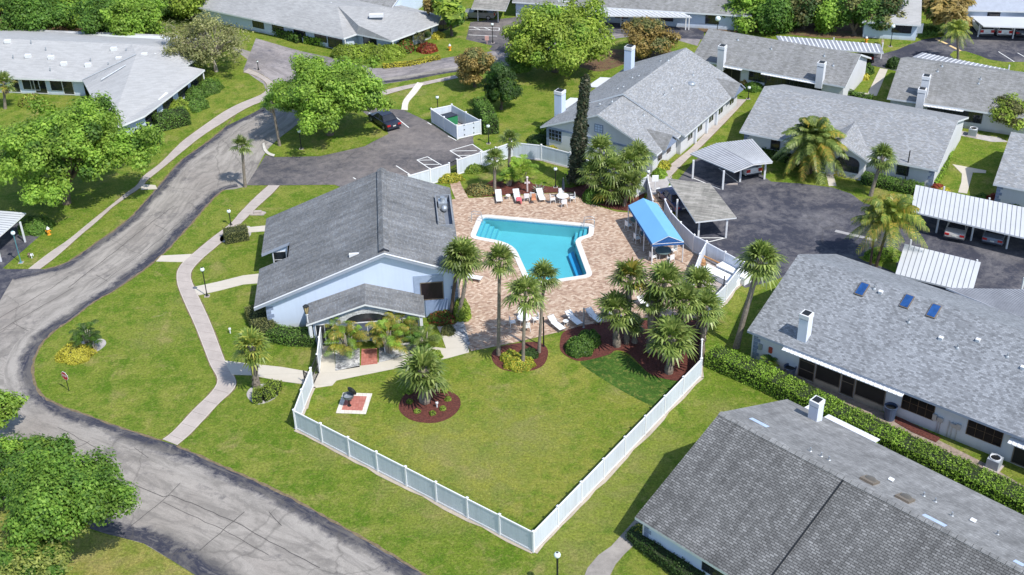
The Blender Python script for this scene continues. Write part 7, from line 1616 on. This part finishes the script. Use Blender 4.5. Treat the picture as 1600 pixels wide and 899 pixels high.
for (x, y, l) in ((360, 521, 'small white path light by the walk above the bright palm'), (683, 637, 'small white stub in the round mulch bed'), (909, 541, 'small white path light among the glossy shrubs'), (1212, 582, 'short white pipe beside the long hedge'), (1013, 300, 'white bollard light at the pool gate corner'), (1150, 243, 'x')):
    if l == 'x': continue
    m = MB(); B = G(x, y); m.lathe(B, [(.05, 0), (.05, .35), (.11, .38), (.11, .5), (.04, .56)], 0, 8); top('path_light', m, [M_TRIM], l, 'path light')
# fire extinguisher-like reel sits on the wall already; mailbox-like board by the upper gate
B = G(1023, 299); root = empty('notice_sign', B, 'white rounded notice sign on a post by the upper pool gate', 'sign'); m = LMB(); m.tube([(0,0,0), (0,0,1.1)], .05, 0, 6); m.build('post', [M_TRIM], root); m = LMB(); m.box((-.32, -.05, 1.1), (.32, .05, 1.75)); m.build('sign_board', [M_WHITE], root)

# ---------------- pool furniture ----------------
M_SLING = plain('white_sling', (.80, .80, .79), .7, var=.04); M_FRAME = plain('grey_aluminium_frame', (.45, .45, .44), .4, metal=.4); M_RESIN = plain('white_resin', (.78, .78, .77), .45, var=.03); M_TOWEL = plain('pink_towel', (.60, .14, .16), .9, var=.2)
def make_lounger():
    root = empty('sun_lounger', (0, 0, 0), 'x', 'sun lounger', 'white sun loungers on the pool deck')
    m = LMB(); m.poly([(-.30, -1.0, .34), (.30, -1.0, .34), (.30, .25, .34), (-.30, .25, .34)]); m.poly([(-.30, .25, .31), (.30, .25, .31), (.30, -1.0, .31), (-.30, -1.0, .31)]); m.build('seat', [M_SLING], root)
    m = LMB(); m.poly([(-.30, .25, .34), (.30, .25, .34), (.30, .88, .72), (-.30, .88, .72)]); m.poly([(-.30, .88, .69), (.30, .88, .69), (.30, .25, .31), (-.30, .25, .31)]); m.build('backrest', [M_SLING], root)
    m = LMB()
    for s in (-.32, .32): m.tube([(s, -1.02, .33), (s, .27, .33), (s, .92, .73)], .022, 0, 6)
    m.tube([(-.32, -1.02, .33), (.32, -1.02, .33)], .022, 0, 6); m.tube([(-.32, .92, .73), (.32, .92, .73)], .022, 0, 6); m.build('frame', [M_FRAME], root)
    for s in (-.32, .32):
        for y in (-.85, .45): m = LMB(); m.tube([(s, y-.05, 0), (s, y, .33)], .02, 0, 6); m.build('leg', [M_FRAME], root)
        m = LMB(); m.tube([(s, -.15, .34), (s, -.1, .56), (s, .32, .58), (s, .4, .42)], .02, 0, 6); m.build('armrest', [M_FRAME], root)
    return root
def make_chair():
    root = empty('patio_chair', (0, 0, 0), 'x', 'patio chair', 'white patio chairs on the pool deck'); m = LMB(); m.box((-.24, -.24, .40), (.24, .24, .44)); m.build('seat', [M_RESIN], root); m = LMB(); m.box((-.24, .22, .44), (.24, .26, .92)); m.build('backrest', [M_RESIN], root)
    for sx in (-.25, .25):
        for sy in (-.22, .22): m = LMB(); m.tube([(sx*1.1, sy*1.15, 0), (sx, sy, .42)], .022, 0, 6); m.build('leg', [M_RESIN], root)
        m = LMB(); m.tube([(sx, -.22, .42), (sx, -.2, .64), (sx, .22, .66)], .022, 0, 6); m.build('armrest', [M_RESIN], root)
    return root
def make_table(r=.55, mat=None, n='round_table', h=.72):
    root = empty(n, (0, 0, 0), 'x', 'table', 'round tables on the pool deck'); m = LMB(); m.lathe((0, 0, h-.04), [(0, 0), (r, 0), (r, .04), (0, .04)], 0, 20, False); m.build('tabletop', [mat or M_RESIN], root)
    for k in range(4): a = math.pi/4+k*math.pi/2; m = LMB(); m.tube([(r*.75*math.cos(a), r*.75*math.sin(a), 0), (r*.55*math.cos(a), r*.55*math.sin(a), h-.04)], .022, 0, 6); m.build('leg', [M_RESIN], root)
    return root
LG = make_lounger(); CHR = make_chair(); used = [0, 0]
def lounge(b, rz, label, s=.95): put(LG, used[0], G(b[0], b[1], .014), R(rz), label, scale=(s, s, s)); used[0] = 1
def chair(p, rz, label): put(CHR, used[1], p, rz, label, scale=(1.0, 1.0, 1.0)); used[1] = 1
lounge((779.5, 312), 4, 'leftmost white sun lounger of the row before the far mulch bed'); lounge((808, 311), 8, 'white sun lounger with a pink towel in the far row'); lounge((845, 310), 10, 'rightmost white sun lounger of the far row near the round table')
lounge((869, 511), 32, 'leftmost grey framed sun lounger at the lower deck edge'); lounge((896, 503), 32, 'second grey framed sun lounger at the lower deck edge'); lounge((928, 499), 32, 'third sun lounger at the lower deck edge behind the palm cluster'); lounge((956, 492), 32, 'sun lounger half hidden behind the leftmost cluster palm'); lounge((737, 437), 70, 'sun lounger behind the leaning palms by the clubhouse'); lounge((1008, 480), 30, 'sun lounger hidden in the middle of the palm cluster')
p = G(810, 310, .5); m = MB(); m.box((-.2, -.45, 0), (.25, .35, .05), 0, Matrix.Translation(p+Vector((0, 0, -.08)))); m.box((.15, -.5, -.3), (.28, .1, .0), 0, Matrix.Translation(p+Vector((.05, 0, -.05)))); top('towel', m, [M_TOWEL], 'pink towel lying on a far row sun lounger', 'towel')
def set_(b, r, n, label, mat=None, clab='', ph=.4, first=[None]):
    if first[0] is None or mat is not None or r != .6: t_ = make_table(r, mat)
    else: t_ = copy_tree(first[0])
    if first[0] is None: first[0] = t_
    c = G(b[0], b[1], .014); t_.location = c; t_['label'] = label
    for k in range(n):
        a = ph+k*2*math.pi/n; chair(c+Vector((math.cos(a)*(r+.38), math.sin(a)*(r+.38), 0)), a-math.pi/2, 'white chair '+['right of', 'behind', 'left of', 'in front of', 'beside'][k % 5]+' '+clab)
set_((879, 316), .6, 4, 'round white table at the right end of the far lounger row', None, 'the round white table in the far lounger row', .1)
set_((819, 507), .6, 4, 'round white table behind the trunks of the three slender palms', None, 'the table behind the three slender palms', .2)
M_GT = plain('dark_glass_top', (.12, .17, .17), .1, spec=.8)
set_((1036, 402), .75, 4, 'glass topped table under the front end of the blue canopy', M_GT, 'the glass table under the front of the canopy', .5); set_((1012, 375), .7, 4, 'glass topped table under the middle of the blue canopy', M_GT, 'the glass table under the middle of the canopy', .3); set_((996, 353), .7, 3, 'glass topped table under the back of the blue canopy', M_GT, 'the glass table under the back of the canopy', 1.6)
for (x, y, l) in ((884, 508, 'tiny round side table between the two lower loungers'), (794, 311, 'tiny white side table between the far row loungers')):
    t_ = make_table(.24, None, 'side_table', .42); t_.location = G(x, y, .014); t_['label'] = l; t_['group'] = 'side tables'
p = G(823, 314, .014); chair(p, R(180), 'white chair with a dark bag in the far lounger row'); chair(G(833, 312, .014), R(160), 'white chair with an orange towel in the far lounger row')
m = MB(); m.ball(p+Vector((0, 0, .62)), .19, 0, 10, 8, (1.1, .9, .9)); top('bag', m, [plain('black_bag', (.02, .015, .015), .8)], 'black bag on a chair in the far lounger row', 'bag')
m = MB(); q_ = G(834, 312, .46); m.box((-.22, -.2, 0), (.22, .2, .08), 0, Matrix.Translation(q_)); m.box((-.2, .16, .05), (.2, .30, .5), 0, Matrix.Translation(q_)); top('towel', m, [plain('orange_towel', (.55, .26, .14), .9, var=.2)], 'orange towel over a chair in the far lounger row', 'towel')
# closed umbrella and the pale post behind the loungers
p = G(880, 312); root = empty('umbrella', p, 'closed dark umbrella standing by the round white table', 'umbrella'); m = LMB(); m.tube([(0,0,0), (0,0,2.4)], .03, 0, 6); m.build('pole', [M_METAL], root); m = LMB(); m.lathe((0, 0, 1.0), [(.05, 0), (.15, .2), (.12, .9), (.03, 1.35)], 0, 8); m.build('canopy', [plain('navy_fabric', (.02, .03, .05), .8)], root)
p = G(824, 300); m = MB(); m.tube([p, p+Vector((0, 0, 1.5))], .09, 0, 8); m.box((-.28, -.06, .95), (.28, .06, 1.1), 0, Matrix.Translation(p)); m.ball(p+Vector((0, 0, 1.6)), .13, 0); top('garden_ornament', m, [plain('pale_pink_post', (.66, .56, .55), .6)], 'pale cross shaped ornament in the mulch behind the loungers', 'ornament')
# ---------------- blue canopy ----------------
M_BLUE = plain('sky_blue_canvas', (.16, .40, .66), .7, var=.05, scale=.5); M_BLUED = plain('deep_blue_canvas', (.06, .22, .60), .7, var=.04)
zE, zR2 = 2.15, 2.85
eb, ef = G(981.4, 321.4, zE), G(1019.4, 381.4, zE); rb_, rf_ = G(1027.4, 318.7, zE), G(1068.8, 378, zE); hb, hf = (eb+rb_)/2, (ef+rf_)/2; hb.z = hf.z = zR2
root = empty('canopy', ((eb.x+rf_.x)/2, (eb.y+rf_.y)/2, 0), 'long blue canvas canopy on white posts over the patio tables', 'canopy')
m = MB(); k = 12
for i in range(k):
    t0, t1 = i/k, (i+1)/k; sg = lambda t: Vector((0, 0, -.05*math.sin(math.pi*((t*k) % 1))))
    m.slab([[eb.lerp(ef, t0), eb.lerp(ef, t1), hb.lerp(hf, t1), hb.lerp(hf, t0)]], .02, 0, 0, 0); m.slab([[hb.lerp(hf, t0), hb.lerp(hf, t1), rb_.lerp(rf_, t1), rb_.lerp(rf_, t0)]], .02, 0, 0, 0)
m.build('canopy_top', [M_BLUE], root)
m = MB(); dn = Vector((0, 0, -.28))
def dbl(a, b, c_, d_): m.poly([a, b, c_, d_]); m.poly([d_, c_, b, a])
for a, b in ((eb, ef), (rf_, rb_)): dbl(a, b, b+dn, a+dn)
for a, h_, b in ((ef, hf, rf_), (rb_, hb, eb)): m.poly([a, h_, b, b+dn, a+dn]); m.poly([a+dn, b+dn, b, h_, a])
m.build('valance', [M_BLUED], root)
for t_ in (0, .34, .67, 1):
    for (a, b) in ((eb, ef), (rb_, rf_)):
        p = a.lerp(b, t_); p2 = p.lerp((hb+hf)/2, .02); mm = MB(); mm.tube([(p2.x, p2.y, 0), (p2.x, p2.y, zE-.05)], .05, 0, 8); mm.build('post', [M_TRIM], root)
mm = MB(); mm.tube([hb+Vector((0,0,-.03)), hf+Vector((0,0,-.03))], .03, 0, 6)
for t_ in (0, .34, .67, 1): a, b, c_ = eb.lerp(ef, t_), rb_.lerp(rf_, t_), hb.lerp(hf, t_); d_ = Vector((0, 0, -.04)); mm.tube([a+d_, b+d_], .025, 0, 6); mm.tube([a+d_, c_+d_], .025, 0, 6); mm.tube([b+d_, c_+d_], .025, 0, 6)
mm.build('frame', [M_TRIM], root)
# ---------------- grill on its paved square ----------------
SQ = pxs('524.9,646 571.6,647.7 581.7,615.7 536.2,614'); o = flat('paving', SQ, .040, M_WHITEPAVE, th=.05); tag(o, 'white bordered paving square on the fenced lawn', 'paving')
ce = sum(SQ, Vector((0,0,0)))/4; o = flat('paving', [ce+(p-ce)*.70 for p in SQ], .046, M_REDPAVE); tag(o, 'red inner paving under the grill', 'paving')
B = G(546, 634, .046); root = empty('grill', B, 'dark park grill with its lid raised on the paved square', 'grill'); m = LMB(); m.tube([(0,0,0), (0,0,.7)], .07, 0, 8); m.lathe((0, 0, 0), [(.16, 0), (.16, .03), (.07, .05)], 0, 10); m.build('pedestal', [M_BLACK], root)
m = LMB(); m.lathe((0, 0, .68), [(.18, 0), (.40, .12), (.44, .34), (.40, .34), (.36, .14), (0, .08)], 0, 14); m.build('firebox', [plain('grill_steel', (.14, .16, .18), .35, metal=.5)], root); X = Matrix.Translation(Vector((.28, .22, 1.22))) @ Matrix.Rotation(R(62), 4, Vector((-.7, .7, 0)).normalized())
m = LMB(); 
m.v = []; m.ball((0, 0, 0), .42, 0, 14, 8, (1, 1, .45)); m.v = [tuple(X @ Vector(v)) for v in m.v]; m.build('lid', [M_BLACK], root); m = LMB(); m.lathe((0, 0, .84), [(0, 0), (.36, 0), (.36, .02), (0, .02)], 0, 14); m.build('grate', [M_METAL], root)
# ---------------- bins, coolers ----------------
def bin_(b, label, mat=None, r=.40, h=.95, z=0):
    B = G(*b); root = empty('bin', B, label, 'bin', 'outdoor bins'); m = LMB(); m.lathe((0, 0, 0), [(r*.82, 0), (r, h), (r*1.08, h), (r*1.08, h+.06), (r*.96, h+.06), (r*.80, .1), (0, .1)], 0, 16); m.build('body', [mat or plain('blue_grey_plastic', (.05, .075, .13), .5)], root); m = LMB(); m.lathe((0, 0, h-.12), [(0, 0), (r*.9, 0)], 0, 14); m.build('bin_liner', [M_BLACK], root)
bin_((1389, 655), 'tall dark bin beside the screened porch end', h=1.15, r=.45); bin_((1233, 588), 'dark round bin left of the screen door', h=.85, r=.46)
def ac(b, label, rz, s=1.0):
    B = G(*b); root = empty('cooling_unit', B, label, 'air conditioner', 'cooling units', rz=rz); m = LMB(); m.box((-.42*s, -.42*s, .08), (.42*s, .42*s, .82*s)); m.build('cabinet', [plain('cooler_grey', (.30, .33, .37), .5)], root); m = LMB(); m.lathe((0, 0, .82*s), [(.38*s, 0), (.38*s, .08), (.34*s, .08), (.34*s, .01), (0, .01)], 0, 16); m.build('fan_guard', [M_TRIM], root); m = LMB(); m.lathe((0, 0, .835*s), [(0, 0), (.32*s, 0)], 0, 14); m.box((-.3*s, -.04, .845*s), (.3*s, .04, .86*s)); m.box((-.04, -.3*s, .862*s), (.04, .3*s, .87*s)); m.build('fan', [M_BLACK], root); m = LMB(); m.prism([(-.55, -.55), (.55, -.55), (.55, .55), (-.55, .55)], 0, .08); m.build('pad', [M_CONC], root)
ac((1552, 730), 'grey cooling unit with a round fan against the wall at lower right', R(-42)); ac((1519, 212), 'dark cooling unit behind the warm grey roofed house', R(-28)); ac((1235, 262), 'x', 0) if False else None
# pool equipment pen
q1 = G(1122, 432); d1_ = (G(1150, 447)-G(1110, 428)); d1_.z = 0; d1_.normalize(); n1 = Vector((-d1_.y, d1_.x, 0)); X = Matrix((d1_, n1, Vector((0,0,1)))).transposed().to_4x4(); X.translation = q1
top('equipment_box', MB().box((-.5, .35, 0), (2.6, 1.35, .75), 0, X).box((-.55, .30, .75), (2.65, 1.40, .80), 0, X), [M_WHITE], 'long white equipment box at the back of the pen', 'equipment box'); top('equipment_box', MB().box((-1.3, -.75, 0), (2.3, .15, .55), 0, X).box((-1.35, -.80, .55), (2.35, .20, .60), 0, X), [M_WHITE], 'lower white equipment box at the front of the pen', 'equipment box')
m = MB(); m.tube([X @ Vector((-2.6, .9, .1)), X @ Vector((-2.6, .9, .7)), X @ Vector((-.6, .9, .7))], .09, 0, 8); m.tube([X @ Vector((-2.4, -.1, .5)), X @ Vector((-1.3, -.1, .5))], .07, 0, 8); m.lathe(X @ Vector((-2.0, .3, 0)), [(.25, 0), (.25, .6), (.15, .8), (0, .85)], 0, 10); top('pool_pump', m, [plain('copper_brown_pipe', (.40, .22, .10), .5)], 'brown pipes and pump in the corner of the equipment pen', 'pump')
bed('1104,408 1131,424 1158,438 1134,468 1112,488 1098,470 1090,440', 'pale floor of the pool equipment pen', M_CONC, .02, False, 'pen_floor', 'floor')
# small brick-red shutters and drain on the lawn
m = MB(); B = G(403, 334); m.prism([B+Vector(v) for v in ((-.7, -.35, 0), (.6, -.45, 0), (.8, .1, 0), (.1, .5, 0), (-.6, .3, 0))], 0, .10); m.box((-.35, -.2, .1), (.35, .2, .28), 0, Matrix.Translation(B)); top('valve_box', m, [M_CONC], 'pale concrete valve box on the lawn behind the clubhouse', 'valve box')
for (x, y, l) in ((88, 632, 'worn pale patch'),): pass
